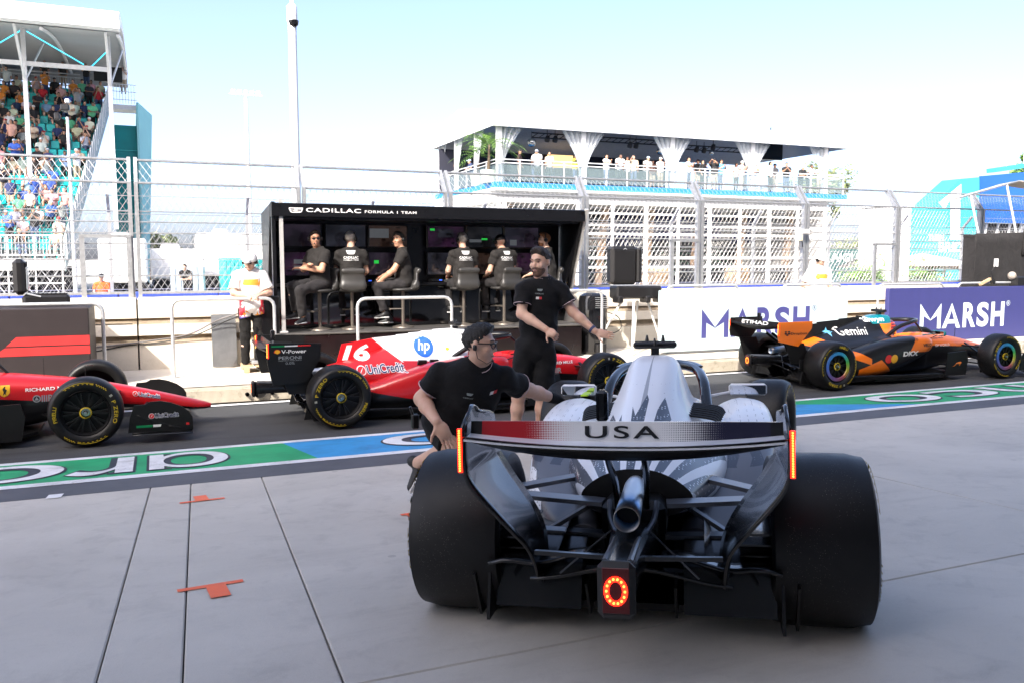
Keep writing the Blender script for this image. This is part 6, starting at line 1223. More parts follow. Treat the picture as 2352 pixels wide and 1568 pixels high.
# seats and the crowd
m_tseat = mat('teal_seat_plastic', (.0, .48, .48), .4, var=.08); smb = MB().box((0, .02, .42), (.44, .40, .05), bev=.02).box((0, .22, .66), (.44, .06, .42), bev=.025).box((0, .05, .2), (.06, .06, .40)); so_ = smb.build('stadium_seat', m_tseat, None); sme = so_.data; bpy.data.objects.remove(so_)
ORD = ['first', 'second', 'third', 'fourth', 'fifth', 'sixth', 'seventh', 'eighth', 'ninth', 'tenth', 'eleventh', 'twelfth', 'thirteenth', 'fourteenth', 'fifteenth', 'sixteenth', 'seventeenth', 'eighteenth', 'nineteenth', 'twentieth', 'twenty-first', 'twenty-second']
rr_ = random.Random(11)
for i in range(NR):
    y, z = GY+i*DP+.15, GZ+i*RS; xl = -.160*y-.7; gx = GX+SK_*i; n = int((gx-.25-xl)/.50)
    for k in range(n):
        x = gx-.35-k*.50
        s_ = bpy.data.objects.new('stadium_seat', sme); COL.objects.link(s_); s_.location = (x, y, z); tag(s_, 'teal seat, %s from the aisle in the %s grandstand row up' % (ORD[k], ORD[i]), 'seat', 'teal grandstand seats')
        p = .78 if i > 6 else .55
        if rr_.random() > p: continue
        cn, c = rr_.choice(COLS); c = tuple(max(.01, min(.8, v*rr_.uniform(.85, 1.1))) for v in c); place = '%s from aisle, %s row' % (ORD[k], ORD[i])
        if rr_.random() < (.30 if i < 6 else .16):
            q = rr_.randrange(8); spectator(STS[q], 'spectator in %s %s, %s' % (cn, TN[q].replace('standing and ', '').replace('standing, ', '').replace('standing ', 'standing '), place), (x, y-.28, z), R(180+rr_.uniform(-35, 35)), c, 'grandstand spectators', rr_.uniform(.93, 1.05))
        else:
            q = rr_.randrange(8); spectator(SITS[q], 'seated spectator in %s %s, %s' % (cn, SN[q], place), (x, y+.02, z+.02), R(180+rr_.uniform(-25, 25)), c, 'grandstand spectators', rr_.uniform(.93, 1.05))
for k, (x, q, cn, c) in enumerate(((.4, 1, 'black', (.02, .02, .025)), (-.9, 0, 'black', (.02, .02, .02)), (-1.9, 7, 'black', (.03, .03, .03)), (-5.2, 4, 'green', (.2, .4, .32)), (-6.2, 7, 'beige', (.5, .45, .35)), (2.5, 2, 'white', (.7, .68, .66)))):
    spectator(STS[q], 'spectator in %s %s, %s on the upper grandstand deck' % (cn, TN[q], ['first', 'second', 'third', 'fourth', 'fifth', 'outermost'][k]), (GX+x, GY+NR*DP+.5, zT+.36), R(180), c, 'spectators on the upper deck')
# camera mast in front of the stand
cmx = at(166, 500, Y=33.0); cm = thing('camera_mast', 'thin mast with a camera head in front of the grandstand', 'mast', (cmx.x, 33.0, 0)); zt_ = at(166, 250, Y=33).z
MB().tube([(0, 0, 0), (0, 0, zt_-.3)], [.07, .045], 8).build('pole', m_steel, cm, 60); MB().box((-.05, -.1, zt_), (.28, .25, .22), bev=.04).build('camera_head', m_case, cm); MB().box((.03, -.1, zt_+.22), (.15, .15, .15), bev=.03).build('camera_box', m_galv_far, cm); MB().box((-.3, -.1, zt_-.3), (.18, .15, .25), bev=.04).build('counterweight', m_case, cm)
# ---------------------------------------------------------------- poles
p0 = at(681, 465, Y=15.4); pz = at(671, 48, Y=15.4).z
pole = thing('camera_pole', 'tall white pole with a dome camera above the timing stand', 'pole', (p0.x, 15.4, 0))
MB().tube([(0, 0, 0), (0, 0, pz)], [.085, .072], 20).build('pole', m_whitew, pole, 60); MB().lathe([(.0, .30), (.05, .30), (.085, .26), (.09, .12), (.09, .0), (.075, -.01)], 20, X=xf((0, 0, pz-.02))).build('camera_hood', m_whitew, pole, 40)
MB().lathe([(.085, .02), (.085, 0), (.075, -.05), (.04, -.085), (0, -.09)], 20, X=xf((.02, -.05, pz-.03))).build('dome', m_gloss, pole, 60); MB().beam((0, 0, pz+.2), (0, 0, pz+.42), .05, .05).build('top_bracket', m_whitew, pole)
q0 = at(572, 465, Y=120); q1 = at(566, 214, Y=120); lm = thing('floodlight_mast', 'thin distant floodlight mast left of the white pole', 'mast', (q0.x, 120, 0)); MB().tube([(0, 0, 0), (0, 0, q1.z)], [.45, .22], 8).build('pole', m_galv_far, lm, 60)
for k in range(5): MB().box((-1.6+k*.8, 0, q1.z+.1), (.6, .5, .45), bev=.1).build('lamp', m_galv_far, lm)
MB().box((0, 0, q1.z-.25), (4.2, .5, .15)).build('crossarm', m_galv_far, lm)
# ---------------------------------------------------------------- white trucks and boxes left of the stand
def xr(u0, u1, v, Y): return at(u0, v, Y=Y).x, at(u1, v, Y=Y).x
m_trk = mat('white_truck_side', (.74, .75, .76), .45, var=.05, scale=.8); m_blug = mat('pale_blue_grey', (.36, .43, .50), .55, var=.1)
def truck(u0, u1, v0, Y, D, label, m=m_trk, h0=.9, cab=True):
    x0, x1 = xr(u0, u1, 600, Y); zt2 = at((u0+u1)/2, v0, Y=Y).z; t = thing('truck', label, 'truck', (x0, Y, 0)); MB().box(((x1-x0)/2, D/2, (zt2+h0)/2), (x1-x0, D, zt2-h0), bev=.08).build('box_body', m, t)
    for k in range(2):
        for yy in (.2, D-.2): MB().lathe([(0, -.15), (.45, -.15), (.48, 0), (.45, .15), (0, .15)], 16, axis='y', X=xf(((x1-x0)*(.2+.6*k), yy, .48))).build('wheel', m_tyre, t, 40)
    MB().box(((x1-x0)/2, D/2, .75), (x1-x0-.1, D*.8, .25)).build('chassis', m_case, t); MB().box(((x1-x0)*.4, D/2, zt2+.15), (.9, .8, .35), bev=.1).build('roof_unit', m_whitew, t); return t
truck(226, 338, 548, 38, 6, 'white box truck seen through the fence gate'); truck(345, 470, 572, 44, 7, 'long white trailer left of the timing stand', m_whitew); truck(452, 612, 536, 52, 6, 'larger white box trailer directly behind the marshal', m_trk)
for u0, u1, v0, Y, m, lb in ((392, 470, 612, 37, m_blug, 'pale blue-grey container behind the left fence'), (512, 566, 592, 36, m_teal, 'teal cabin nearer the trailer, behind the fence'), (568, 620, 596, 36, m_teald, 'darker teal cabin against the timing stand')):
    x0, x1 = xr(u0, u1, 600, Y); zt2 = at((u0+u1)/2, v0, Y=Y).z; t = thing('container', lb, 'container', (x0, Y, 0)); MB().box(((x1-x0)/2, 1.3, zt2/2), (x1-x0, 2.6, zt2), bev=.05).build('shell', m, t)
    for k in range(6): MB().box(((k+.5)*(x1-x0)/6, -.02, zt2/2), (.06, .05, zt2-.2)).build('rib', m, t)
cp = at(233, 648, Y=31.5); J = pose((cp.x, 31.6, 0), R(180), mod(SITL, look=(.5, 1, 0))); person('person', 'course worker in orange overall behind the fence gate', J, dict(top=cloth('orange_overall', (.75, .14, .04)), bot=cloth('orange_trousers', (.7, .13, .04)), legs=1.95, hair='cap', hairm=CAPK, face=False, hands=False, sole=False), h=.03)
cp = at(432, 655, Y=35.0); J = pose((cp.x, 35.0, .0), R(150), mod(STAND, **lean_)); person('person', 'worker in dark clothes bending beside the blue-grey container', J, dict(top=C_ktr, bot=C_ktr, legs=1.95, face=False, hands=False, sole=False), h=.03)
# ---------------------------------------------------------------- trees
def leafmat(n, c):
    B = MatB(n); nz = B.noise(.8, 3); B.set('Base Color', B.mix([k*.55 for k in c], [k*1.5 for k in c], nz.step(.3, .7))); B.set('Roughness', .6); return B.m
m_leaf, m_leaf2, m_bark = leafmat('tree_leaves', (.13, .16, .07)), leafmat('palm_leaves', (.11, .22, .04)), mat('bark', (.12, .09, .06), .9)
def tree(u, v0, Y, w_, label, seed, m=m_leaf):
    p = at(u, v0, Y=Y); h_ = p.z; r = random.Random(seed); t = thing('tree', label, 'tree', (p.x, Y, 0)); MB().tube([(0, 0, 0), (.1, 0, h_*.4), (.0, .1, h_*.75)], [.25, .18, .08], 8).build('trunk', m_bark, t, 60); mb = MB()
    cl = [(r.gauss(0, w_*.28), r.gauss(0, w_*.28), h_*r.uniform(.55, .95), r.uniform(.5, 1.1)*w_*.28) for _ in range(12)]
    for _ in range(1400):
        cx_, cy_, cz_, cr = r.choice(cl); d_ = Vector((r.gauss(0, 1), r.gauss(0, 1), r.gauss(0, .8))).normalized()*cr*r.uniform(.6, 1.05); c_ = Vector((cx_, cy_, cz_))+d_; a = Vector((r.gauss(0, 1), r.gauss(0, 1), r.gauss(0, 1))).normalized()*.22; b_ = a.orthogonal().normalized()*.13
        mb.add([c_-a, c_+b_, c_+a, c_-b_], [(0, 1, 2, 3)])
    mb.build('crown', m, t)
tree(358, 546, 75, 3, 'round tree behind the white truck', 1); tree(338, 556, 82, 2.5, 'smaller tree at the edge of the grandstand', 2); tree(1893, 376, 62, 5, 'tree showing behind the right end of the terrace', 3); tree(1862, 386, 64, 4, 'second tree behind the terrace, nearer its last column', 4); tree(1958, 560, 85, 5, 'low tree right of the hospitality building', 5)
# ================================================================ hospitality building with a tented terrace
HX0, HX1, HY, HZ = 16.0, 38.4, 39.8, 5.7
hb = thing('hospitality_building', 'white two-storey hospitality building with glazed front and tented terrace', 'building', (HX0, HY, 0)); HW = HX1-HX0; HD = 9.4
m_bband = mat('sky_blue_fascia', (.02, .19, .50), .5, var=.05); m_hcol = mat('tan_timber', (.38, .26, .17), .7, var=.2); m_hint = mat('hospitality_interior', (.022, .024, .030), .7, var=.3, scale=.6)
m_glz = mat('clear_glazing', (.02, .025, .03), .04, alpha=.10, var=0); m_sofa = mat('tan_sofa', (.45, .30, .18), .8); m_nvy = cloth('navy_hanging', (.012, .018, .10)); m_grn = leafmat('indoor_green', (.03, .10, .06))
MB().box((HW/2, HD/2, HZ-.15), (HW+.3, HD+.3, .30)).build('terrace_floor', m_bband, hb); MB().box((HW/2, HD/2, HZ-.36), (HW+.5, HD+.5, .10)).build('floor_trim', m_whitew, hb)
MB().box((HW/2-.5, HD/2+.3, HZ-.68), (HW-.6, HD-.3, .56)).build('ceiling_band', m_whitew, hb)
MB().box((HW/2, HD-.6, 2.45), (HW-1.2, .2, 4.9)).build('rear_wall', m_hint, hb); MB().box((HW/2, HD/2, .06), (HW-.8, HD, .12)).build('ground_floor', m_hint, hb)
for x in (.35, HW-.9): MB().box((x, HD/2, 2.45), (.2, HD-.8, 4.9)).build('end_wall', m_whitew, hb)
for k in range(11): MB().box((.5+k*2.08, .25, 2.45), (.18 if k % 2 == 0 else .12, .14, 4.9)).build('mullion', m_whitew, hb)
for z, t in ((4.85, .22), (4.28, .09), (3.66, .09), (3.2, .11), (1.92, .13), (1.42, .09)): MB().box((HW/2-.3, .24, z), (HW-.9, .10, t)).build('transom', m_whitew, hb)
for k in range(10): MB().box((.5+(k+.5)*2.08, .33, 2.5), (2.0, .02, 4.7)).build('glass_pane', m_glz, hb)
for x, m, w_, z0_, z1 in ((9.2, m_nvy, 2.6, 2.6, 4.7), (12.4, m_nvy, 3.2, 2.9, 4.7), (15.4, m_nvy, 1.4, 3.0, 4.7), (17.8, m_nvy, 1.6, 2.8, 4.7)): MB().grid(lambda u, v: (x+(u-.5)*w_, 3.5+.15*math.sin(u*18), z0_+(z1-z0_)*v), 18, 2).build('hanging_drape', m, hb, 60, solid=.02)
for x in (1.1, 6.9, 9.9, 13.2, 16.4, 19.9): MB().beam((x, 2.2, .1), (x+.5, 2.2, 4.8), .32, .32).build('timber_column', m_hcol, hb)
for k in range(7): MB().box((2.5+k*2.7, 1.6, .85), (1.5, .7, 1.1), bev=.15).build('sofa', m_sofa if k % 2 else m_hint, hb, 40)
for k in range(6):
    mb = MB(); r = random.Random(k)
    for _ in range(160):
        c_ = Vector((2+k*2.9+r.gauss(0, .5), 4.5+r.gauss(0, .3), 1.8+r.gauss(0, .45))); a = Vector((r.gauss(0, 1), r.gauss(0, 1), r.gauss(0, 1))).normalized()*.16; b_ = a.orthogonal().normalized()*.06; mb.add([c_-a, c_+b_, c_+a, c_-b_], [(0, 1, 2, 3)])
    mb.build('indoor_foliage', m_grn, hb)
MB().box((8, 5.5, 3.0), (5, .2, .8)).build('bar_shelf', m_hcol, hb); MB().box((4.6, 5.0, 4.0), (4.8, .2, 1.0)).build('bulkhead', mat('grey_bulkhead', (.12, .125, .135), .7), hb)
# railing of glass panels
m_rglass = mat('rail_glass', (.30, .40, .43), .05, alpha=.22, var=0)
n = 18
for k in range(n+1): MB().beam((k*HW/n, .02, HZ), (k*HW/n, .02, HZ+1.12), .06, .06).build('rail_post', m_galv_far, hb)
for k in range(n): MB().box(((k+.5)*HW/n, .02, HZ+.48), (HW/n-.12, .015, .80)).build('glass_panel', m_rglass, hb)
for z in (1.12, .95): MB().tube([(0, .0, HZ+z), (HW, .0, HZ+z)], .03, 6).build('handrail', m_galv_far, hb)
for k in range(7): MB().beam((.02, k*1.5, HZ), (.02, k*1.5, HZ+1.12), .06, .06).build('rail_post', m_galv_far, hb); MB().box((.02, k*1.5+.75, HZ+.48), (.015, 1.38, .80)).build('glass_panel', m_rglass, hb); MB().beam((HW-.02, k*1.5, HZ), (HW-.02, k*1.5, HZ+1.12), .06, .06).build('rail_post', m_galv_far, hb)
for x in (.0, HW):
    for z in (1.12, .95): MB().tube([(x, 0, HZ+z), (x, 9.2, HZ+z)], .03, 6).build('handrail', m_galv_far, hb)
# tent roof
tz = 8.42; prof_ = [(-.25, tz), (-.25, tz+.40), (.2, tz+.62), (2.6, tz+1.25), (4.9, tz+1.52), (7.2, tz+1.25), (9.6, tz+.5), (9.9, tz), (9.7, tz), (9.4, tz+.28), (7.1, tz+1.05), (4.9, tz+1.30), (2.6, tz+1.03), (.3, tz+.40), (0, tz)]
tn = thing('marquee', 'white marquee roof with draped columns over the terrace', 'marquee', (HX0, HY, HZ)); q_ = lambda z: z-HZ
MB().prism([(a, q_(b)) for a, b in prof_[::-1]], -.3, HW+.4, X=Matrix(((0, 0, 1, 0), (1, 0, 0, 0), (0, 1, 0, 0), (0, 0, 0, 1)))).build('roof', m_memb, tn, 30)
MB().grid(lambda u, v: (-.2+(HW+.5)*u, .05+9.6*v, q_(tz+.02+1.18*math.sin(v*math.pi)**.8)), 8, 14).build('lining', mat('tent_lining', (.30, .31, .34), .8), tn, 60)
for xg in (-.22, HW+.32): MB().prism([(a, q_(b)) for a, b in prof_[1:8]][::-1]+[(-.25, q_(tz)+.02)] if 0 else [(9.85, q_(tz)+.02), (9.55, q_(tz)+.48), (7.2, q_(tz)+1.2), (4.9, q_(tz)+1.46), (2.6, q_(tz)+1.2), (.2, q_(tz)+.58), (-.2, q_(tz)+.38), (-.2, q_(tz)+.02)], xg-.03, xg+.03, X=Matrix(((0, 0, 1, 0), (1, 0, 0, 0), (0, 1, 0, 0), (0, 0, 0, 1)))).build('gable', m_memb, tn)
MB().box((7.6, 8.6, 1.3), (15.6, .1, 2.6)).build('blackout_wall', mat('navy_blackout', (.018, .02, .035), .85), tn)
m_drape = mat('white_drape', (.60, .65, .70), .6, alpha=.62, var=.15, scale=3)
colx = [fx(u, 400, HY)-HX0 for u in (1152, 1345, 1550, 1735, 1903)]
for i, x in enumerate(colx):
    MB().beam((x, .35, 0), (x, .35, q_(tz)+.2), .26, .26, up=(0, 1, 0)).build('column', m_steel, tn)
    for s_ in (-1, 1):
        if (i == 0 and s_ < 0) or (i == 4 and s_ > 0): continue
        MB().grid(lambda u, v, s_=s_: (x+s_*(.12+(.10+1.05*max(0, (v-.32)/.68)**1.4)*u), .30+.08*math.sin(u*22), .02+v*(q_(tz)-.0)), 24, 10).build('curtain', m_drape, tn, 60)
        MB().tube([(x+s_*.05, .22, .95), (x+s_*.28, .22, .95)], .03, 6).build('tie_back', m_whitew, tn)
for x in (0.1,):
    for y in (3.2, 6.4, 9.3): MB().beam((x, y, 0), (x, y, q_(tz)+.3), .2, .2, up=(0, 1, 0)).build('column', m_steel, tn); MB().grid(lambda u, v, y=y: (x+.05*math.sin(u*15), y-.1-(.10+.9*max(0, (v-.32)/.68)**1.3)*u, v*(q_(tz)+.2)), 10, 8).build('curtain', m_drape, tn, 60)
MB().beam((HW-.3, 8.9, 0), (HW-.3, 8.9, q_(tz)+.3), .2, .2, up=(0, 1, 0)).build('column', m_steel, tn)
m_truss = mat('black_truss', (.015, .015, .017), .5)
for (x0, x1, y) in ((2.6, 12.2, 1.6), (12.6, 17.6, 2.6)):
    for z in (2.52, 2.76): MB().tube([(x0, y, z), (x1, y, z)], .035, 6).build('truss_chord', m_truss, tn)
    k = x0
    while k < x1-.4: MB().tube([(k, y, 2.52), (k+.4, y, 2.76)], .02, 4).build('truss_web', m_truss, tn); k += .4
m_spot = mat('orange_lamp_glow', (1, .35, .08), .5, emit=1.0)
for k, (u, v) in enumerate(((1257, 321), (1275, 322), (1447, 335), (1461, 336), (1600, 345), (1617, 347), (1638, 340))):
    p = at(u, v, Y=HY+1.8); t = thing('stage_lamp', '%s hanging stage lamp under the marquee, counted from the left' % ORD[k], 'lamp', (p.x, p.y, p.z), 0, 'stage lamps in the marquee'); MB().lathe([(0, .22), (.09, .2), (.15, .0), (.13, -.12)], 14, X=xf((0, 0, 0), rx=R(25))).build('housing', m_truss, t, 40); MB().lathe([(0, -.11), (.12, -.11)], 14, X=xf((0, 0, 0), rx=R(25))).build('lens', m_spot if k in (0, 4) else m_gloss, t); MB().tube([(0, 0, .2), (0, 0, .5)], .02, 5).build('yoke', m_truss, t)
m_disco = mat('mirror_ball', (.55, .55, .53), .18, metal=1, var=.35, scale=26)
for u, v, r, lb in ((1221, 328, .24, 'large mirror ball at the left of the marquee'), (1517, 348, .21, 'mirror ball in the middle bay of the marquee'), (1634, 352, .13, 'small mirror ball right of the middle column')):
    p = at(u, v, Y=HY+1.2); t = thing('mirror_ball', lb, 'mirror ball', (p.x, p.y, p.z)); mb = MB()
    bm = bmesh.new(); bmesh.ops.create_uvsphere(bm, u_segments=20, v_segments=12, radius=r); mb.add([v_.co for v_ in bm.verts], [[v_.index for v_ in f.verts] for f in bm.faces]); bm.free(); mb.build('ball', m_disco, t); MB().tube([(0, 0, r), (0, 0, r+.35)], .01, 5).build('hook', m_truss, t)
p = at(1300, 372, Y=HY+7.9); tag(MB().box((0, 0, 0), (2.5, .1, .75)).build('backlit_panel', mat('warm_panel', (.9, .55, .22), .5, emit=.55, var=.2, scale=1.2), None, loc=p), 'warm glowing panel behind the terrace bar', 'panel')
p = at(1770, 348, Y=HY+5); t = thing('television', 'black television hanging at the right end of the marquee', 'television', (p.x, p.y, p.z)); MB().box((0, 0, 0), (1.9, .12, 1.1), bev=.03).build('screen', m_gloss, t); MB().tube([(0, .05, .5), (0, .05, 1.5)], .04, 6).build('mount', m_truss, t)
for u, lb in ((1031, 'black loudspeaker on the left gable column'), (1893, 'black loudspeaker under the right roof end')):
    p = at(u, 375 if u < 1500 else 345, Y=HY+(9.2 if u < 1500 else 1.0)); t = thing('loudspeaker', lb, 'loudspeaker', (p.x, p.y, p.z)); MB().box((0, 0, 0), (.4, .4, .75), bev=.05).build('cabinet', m_case, t, 30); MB().box((0, -.205, 0), (.33, .02, .66)).build('grille', m_truss, t)
# people on the terrace
def terr(u, q, col, cn, extra, Y=None, dphi=0):
    Y = Y or HY+.55; x = fx(u, 430, Y); spectator(STS[q], 'terrace guest in %s %s, %s' % (cn, TN[q].replace('standing and ', ''), extra), (x, Y, HZ), R(180+dphi), col, 'guests on the terrace', random.Random(u).uniform(.95, 1.04))
W_, K_, N_c, B_ = (.70, .70, .69), (.02, .02, .022), (.03, .05, .12), (.5, .42, .32)
for u, q, c, cn, ex, Y, dp in ((1193, 0, (.05, .03, .03), 'black', 'beside the first curtain', None, 60), (1228, 1, (.10, .10, .12), 'grey', 'second from the left curtain', HY+1.5, 0), (1235, 5, W_, 'white', 'near the left rail', None, -40), (1262, 7, (.45, .36, .30), 'beige', 'at the left rail', None, -30), (1320, 4, (.55, .50, .06), 'mustard', 'in front of the glowing panel', HY+1.0, 40), (1392, 1, W_, 'white', 'right of the second column', None, 20), (1420, 3, W_, 'white', 'second right of that column', None, 0), (1440, 7, W_, 'white', 'third right of that column', HY+.9, -20), (1455, 4, B_, 'beige', 'fourth right of that column', HY+.7, -30), (1483, 5, (.35, .35, .34), 'grey', 'below the middle mirror ball', None, 0), (1498, 0, (.25, .12, .08), 'brown', 'behind the grey-shirted guest', HY+1.6, 0), (1516, 2, W_, 'white', 'under the middle mirror ball', None, 0), (1537, 3, (.25, .03, .04), 'maroon', 'before the third column', HY+1.4, 0), (1580, 1, W_, 'white', 'just right of the third column', None, 30), (1602, 0, K_, 'black', 'second right of the third column', HY+1.3, 0), (1612, 7, K_, 'black', 'third right of the third column', HY+.6, 20), (1619, 0, N_c, 'navy', 'behind the long-haired guest', HY+1.8, 0), (1640, 6, K_, 'black', 'reaching over the rail', None, -50), (1655, 1, (.12, .35, .65), 'bright blue', 'next to the reaching guest', None, 0), (1690, 7, (.6, .4, .38), 'pink', 'left of the fourth column', HY+1.0, 0), (1703, 2, (.65, .5, .48), 'pale pink', 'touching the fourth column', None, 20), (1728, 3, (.40, .28, .12), 'tan', 'in front of the fourth column', None, 0), (1768, 7, W_, 'white', 'under the television', None, 20), (1778, 0, (.2, .2, .2), 'grey', 'behind the guest under the television', HY+1.4, 0), (1805, 1, K_, 'black', 'right of the television', None, -30), (1838, 5, K_, 'black', 'second from the last column', None, 0), (1857, 3, W_, 'white', 'next to the last column', None, 0), (1882, 2, (.68, .68, .66), 'white', 'at the very right end', None, -20)):
    terr(u, q, c, cn, ex, Y, dp)
p = at(1087, 430, X=HX0+.7); spectator(STS[5], 'terrace guest in navy leaning on the left side rail', (HX0+.7, p.y, HZ), R(90), N_c, 'guests on the terrace'); p = at(1054, 430, X=HX0+.6); spectator(STS[3], 'terrace guest in black at the rear left corner', (HX0+.6, p.y, HZ), R(90), K_, 'guests on the terrace')
# palms in planters
def palm(u, v, Y, h_, label, seed, n=26, ln=1.5):
    p = at(u, 430, Y=Y); r = random.Random(seed); t = thing('potted_palm', label, 'plant', (p.x, Y, HZ)); MB().lathe([(0, .6), (.38, .6), (.42, .62), (.34, 0), (0, 0)], 20).build('planter', mat('sage_planter', (.42, .48, .42), .7), t, 40); MB().tube([(0, 0, .5), (.05, 0, h_*.6)], [.09, .05], 8).build('trunk', m_bark, t)
    for k in range(n):
        a = r.uniform(0, 2*math.pi); e = r.uniform(.2, 1.2); L_ = ln*r.uniform(.7, 1.1); d_ = Vector((math.cos(a)*math.cos(e), math.sin(a)*math.cos(e), math.sin(e))); s_ = Vector((-math.sin(a), math.cos(a), 0)); mb = MB(); P_s = [Vector((0, 0, h_*.55))+d_*L_*f+Vector((0, 0, -.55*L_*f*f)) for f in [i/9 for i in range(10)]]
        for i in range(1, 10):
            for sg in (-1, 1):
                b0 = P_s[i]; tp_ = b0+s_*sg*.26*math.sin(i/10*math.pi)+(P_s[i]-P_s[i-1])*1.6-Vector((0, 0, .06)); mb.add([b0, b0+(P_s[i]-P_s[i-1])*.45, tp_], [(0, 1, 2)])
        mb.build('frond', m_leaf2, t)
palm(1122, 400, HY+.7, 3.2, 'large leafy palm at the left corner of the terrace', 3, 44, 2.0); palm(1098, 400, HY+3.0, 2.8, 'second palm behind the corner palm', 5, 26, 1.7)
# ================================================================ right side: bridge wall, blue stand, shelter, camera
Z7_ = zp(3200, 600, 2.412); m_cyan = mat('turquoise_wall', (.04, .36, .42), .6, var=.05, scale=.5); YB = 41.0
br = thing('bridge_wall', 'turquoise wall with a big white figure one beside the hospitality building', 'wall', tuple(at(*Z7_(1070, 1240), Y=YB))); o_ = br.location.copy()
pts = [at(*Z7_(x, y), Y=YB)-o_ for x, y in ((1070, 1300), (1070, 670), (1130, 668), (1400, 420), (1555, 280), (1730, 265), (1730, 1300))]
MB().prism([(p.x, p.z) for p in pts][::-1], 0, 1.5, X=Matrix(((1, 0, 0, 0), (0, 0, 1, 0), (0, 1, 0, 0), (0, 0, 0, 1)))).build('panel', m_cyan, br)
def bp(x, y): p = at(*Z7_(x, y), Y=YB-.03)-o_; return (p.x, p.z)
shape('figure_one', [[bp(1450, 870), bp(1545, 870), bp(1545, 480), bp(1450, 480)], [bp(1450, 480), bp(1555, 480), bp(1555, 330), bp(1340, 510), bp(1395, 575)]], lambda a, b: (a, -.03, b), m_lett, br)
for s, x0, x1, y0, y1 in (('TURN', 1235, 1390, 880, 820), ('BRIDGE', 1335, 1700, 985, 890)):
    a_, b_ = bp(x0, y0), bp(x1, y1); letters('lettering', s, lambda a, b: (a_[0]+a, -.03, a_[1]+b), m_lett, br, w=b_[0]-a_[0], h=b_[1]-a_[1], bold=.03)
x0, x1 = at(*Z7_(895, 800), Y=34).x, at(*Z7_(1070, 800), Y=34).x; zt2 = at(*Z7_(980, 545), Y=34).z; wt = thing('white_cabin', 'tall white cabin between the fence posts by the turquoise wall', 'cabin', (x0, 34, 0)); MB().box(((x1-x0)/2, 1.2, zt2/2), (x1-x0, 2.4, zt2), bev=.04).build('shell', m_whitew, wt); MB().box(((x1-x0)/2, 1.2, zt2+.06), (x1-x0+.2, 2.6, .12)).build('roof_cap', m_galv_far, wt)
bl = thing('blue_stand', 'bright blue stand cladding at the right edge', 'stand', tuple(at(*Z7_(1740, 1240), Y=43))); o_ = bl.location.copy()
c0, c1 = at(*Z7_(1738, 700), Y=43)-o_, at(*Z7_(2600, 640), Y=43)-o_; t0 = at(*Z7_(1738, 255), Y=43)-o_; t1 = at(*Z7_(2161, 200), Y=43)-o_
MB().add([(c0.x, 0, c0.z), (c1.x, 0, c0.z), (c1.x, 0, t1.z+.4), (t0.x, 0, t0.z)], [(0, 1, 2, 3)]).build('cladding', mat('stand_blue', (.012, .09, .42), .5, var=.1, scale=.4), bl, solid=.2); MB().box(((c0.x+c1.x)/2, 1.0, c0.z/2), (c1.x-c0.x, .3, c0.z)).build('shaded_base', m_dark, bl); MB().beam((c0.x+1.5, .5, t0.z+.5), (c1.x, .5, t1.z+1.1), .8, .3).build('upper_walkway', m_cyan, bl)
for k in range(10): MB().tube([(c0.x+3+k*.9, .5, t0.z+.6), (c0.x+3+k*.9, .5, t0.z+2.0)], .03, 5).build('walkway_post', m_galv_far, bl)
MB().tube([(c0.x+3, .5, t0.z+2.0), (c1.x, .5, t0.z+2.3)], .03, 5).build('walkway_rail', m_galv_far, bl)
for k in range(5): MB().beam((c0.x+.4+k*1.2, .4, 0), (c0.x+1.2+k*1.2, .4, c0.z), .12, .12).build('brace', m_galv_far, bl)
tree(2347, 335, 47, 2.5, 'leafy top of a tree above the blue stand', 9, m_leaf2)
# dark green cabin, beige umbrellas, plants in the right gap
x0, x1 = at(*Z7_(285, 1000), Y=40).x, at(*Z7_(620, 1000), Y=40).x; zt2 = at(*Z7_(400, 960), Y=40).z; gc = thing('container', 'dark green container right of the hospitality building', 'container', (x0, 40, 0)); MB().box(((x1-x0)/2, 1.2, zt2/2), (x1-x0, 2.4, zt2), bev=.05).build('shell', mat('dark_green', (.03, .10, .10), .6), gc); letters('lettering', 'AIGUS', lambda a, b: (a+.1, -.02, zt2-.75+b), m_lett, gc, w=2.6, h=.5, bold=.02)
def parasol(x, y, Y, w_, label, m):
    p = at(*Z7_(x, y), Y=Y); t = thing('parasol', label, 'parasol', (p.x, Y, 0)); r = w_/2
    MB().add([(0, 0, p.z+.25)]+[(r*math.cos(a), r*math.sin(a), p.z-.45) for a in [i*math.pi/4 for i in range(8)]], [(0, 1+i, 1+(i+1) % 8) for i in range(8)]).build('canopy', m, t); MB().tube([(0, 0, 0), (0, 0, p.z+.2)], .05, 8).build('pole', m_steel, t)
m_beige = mat('beige_canvas', (.58, .46, .36), .8, var=.05); parasol(1180, 1040, 36, 6.2, 'wide beige parasol in front of the turquoise wall', m_beige); parasol(1400, 1075, 37, 5.2, 'beige parasol nearer the turquoise wall end', m_beige); parasol(640, 1060, 37, 3.4, 'dark parasol beside the green container', mat('dark_canvas', (.05, .05, .05), .8))
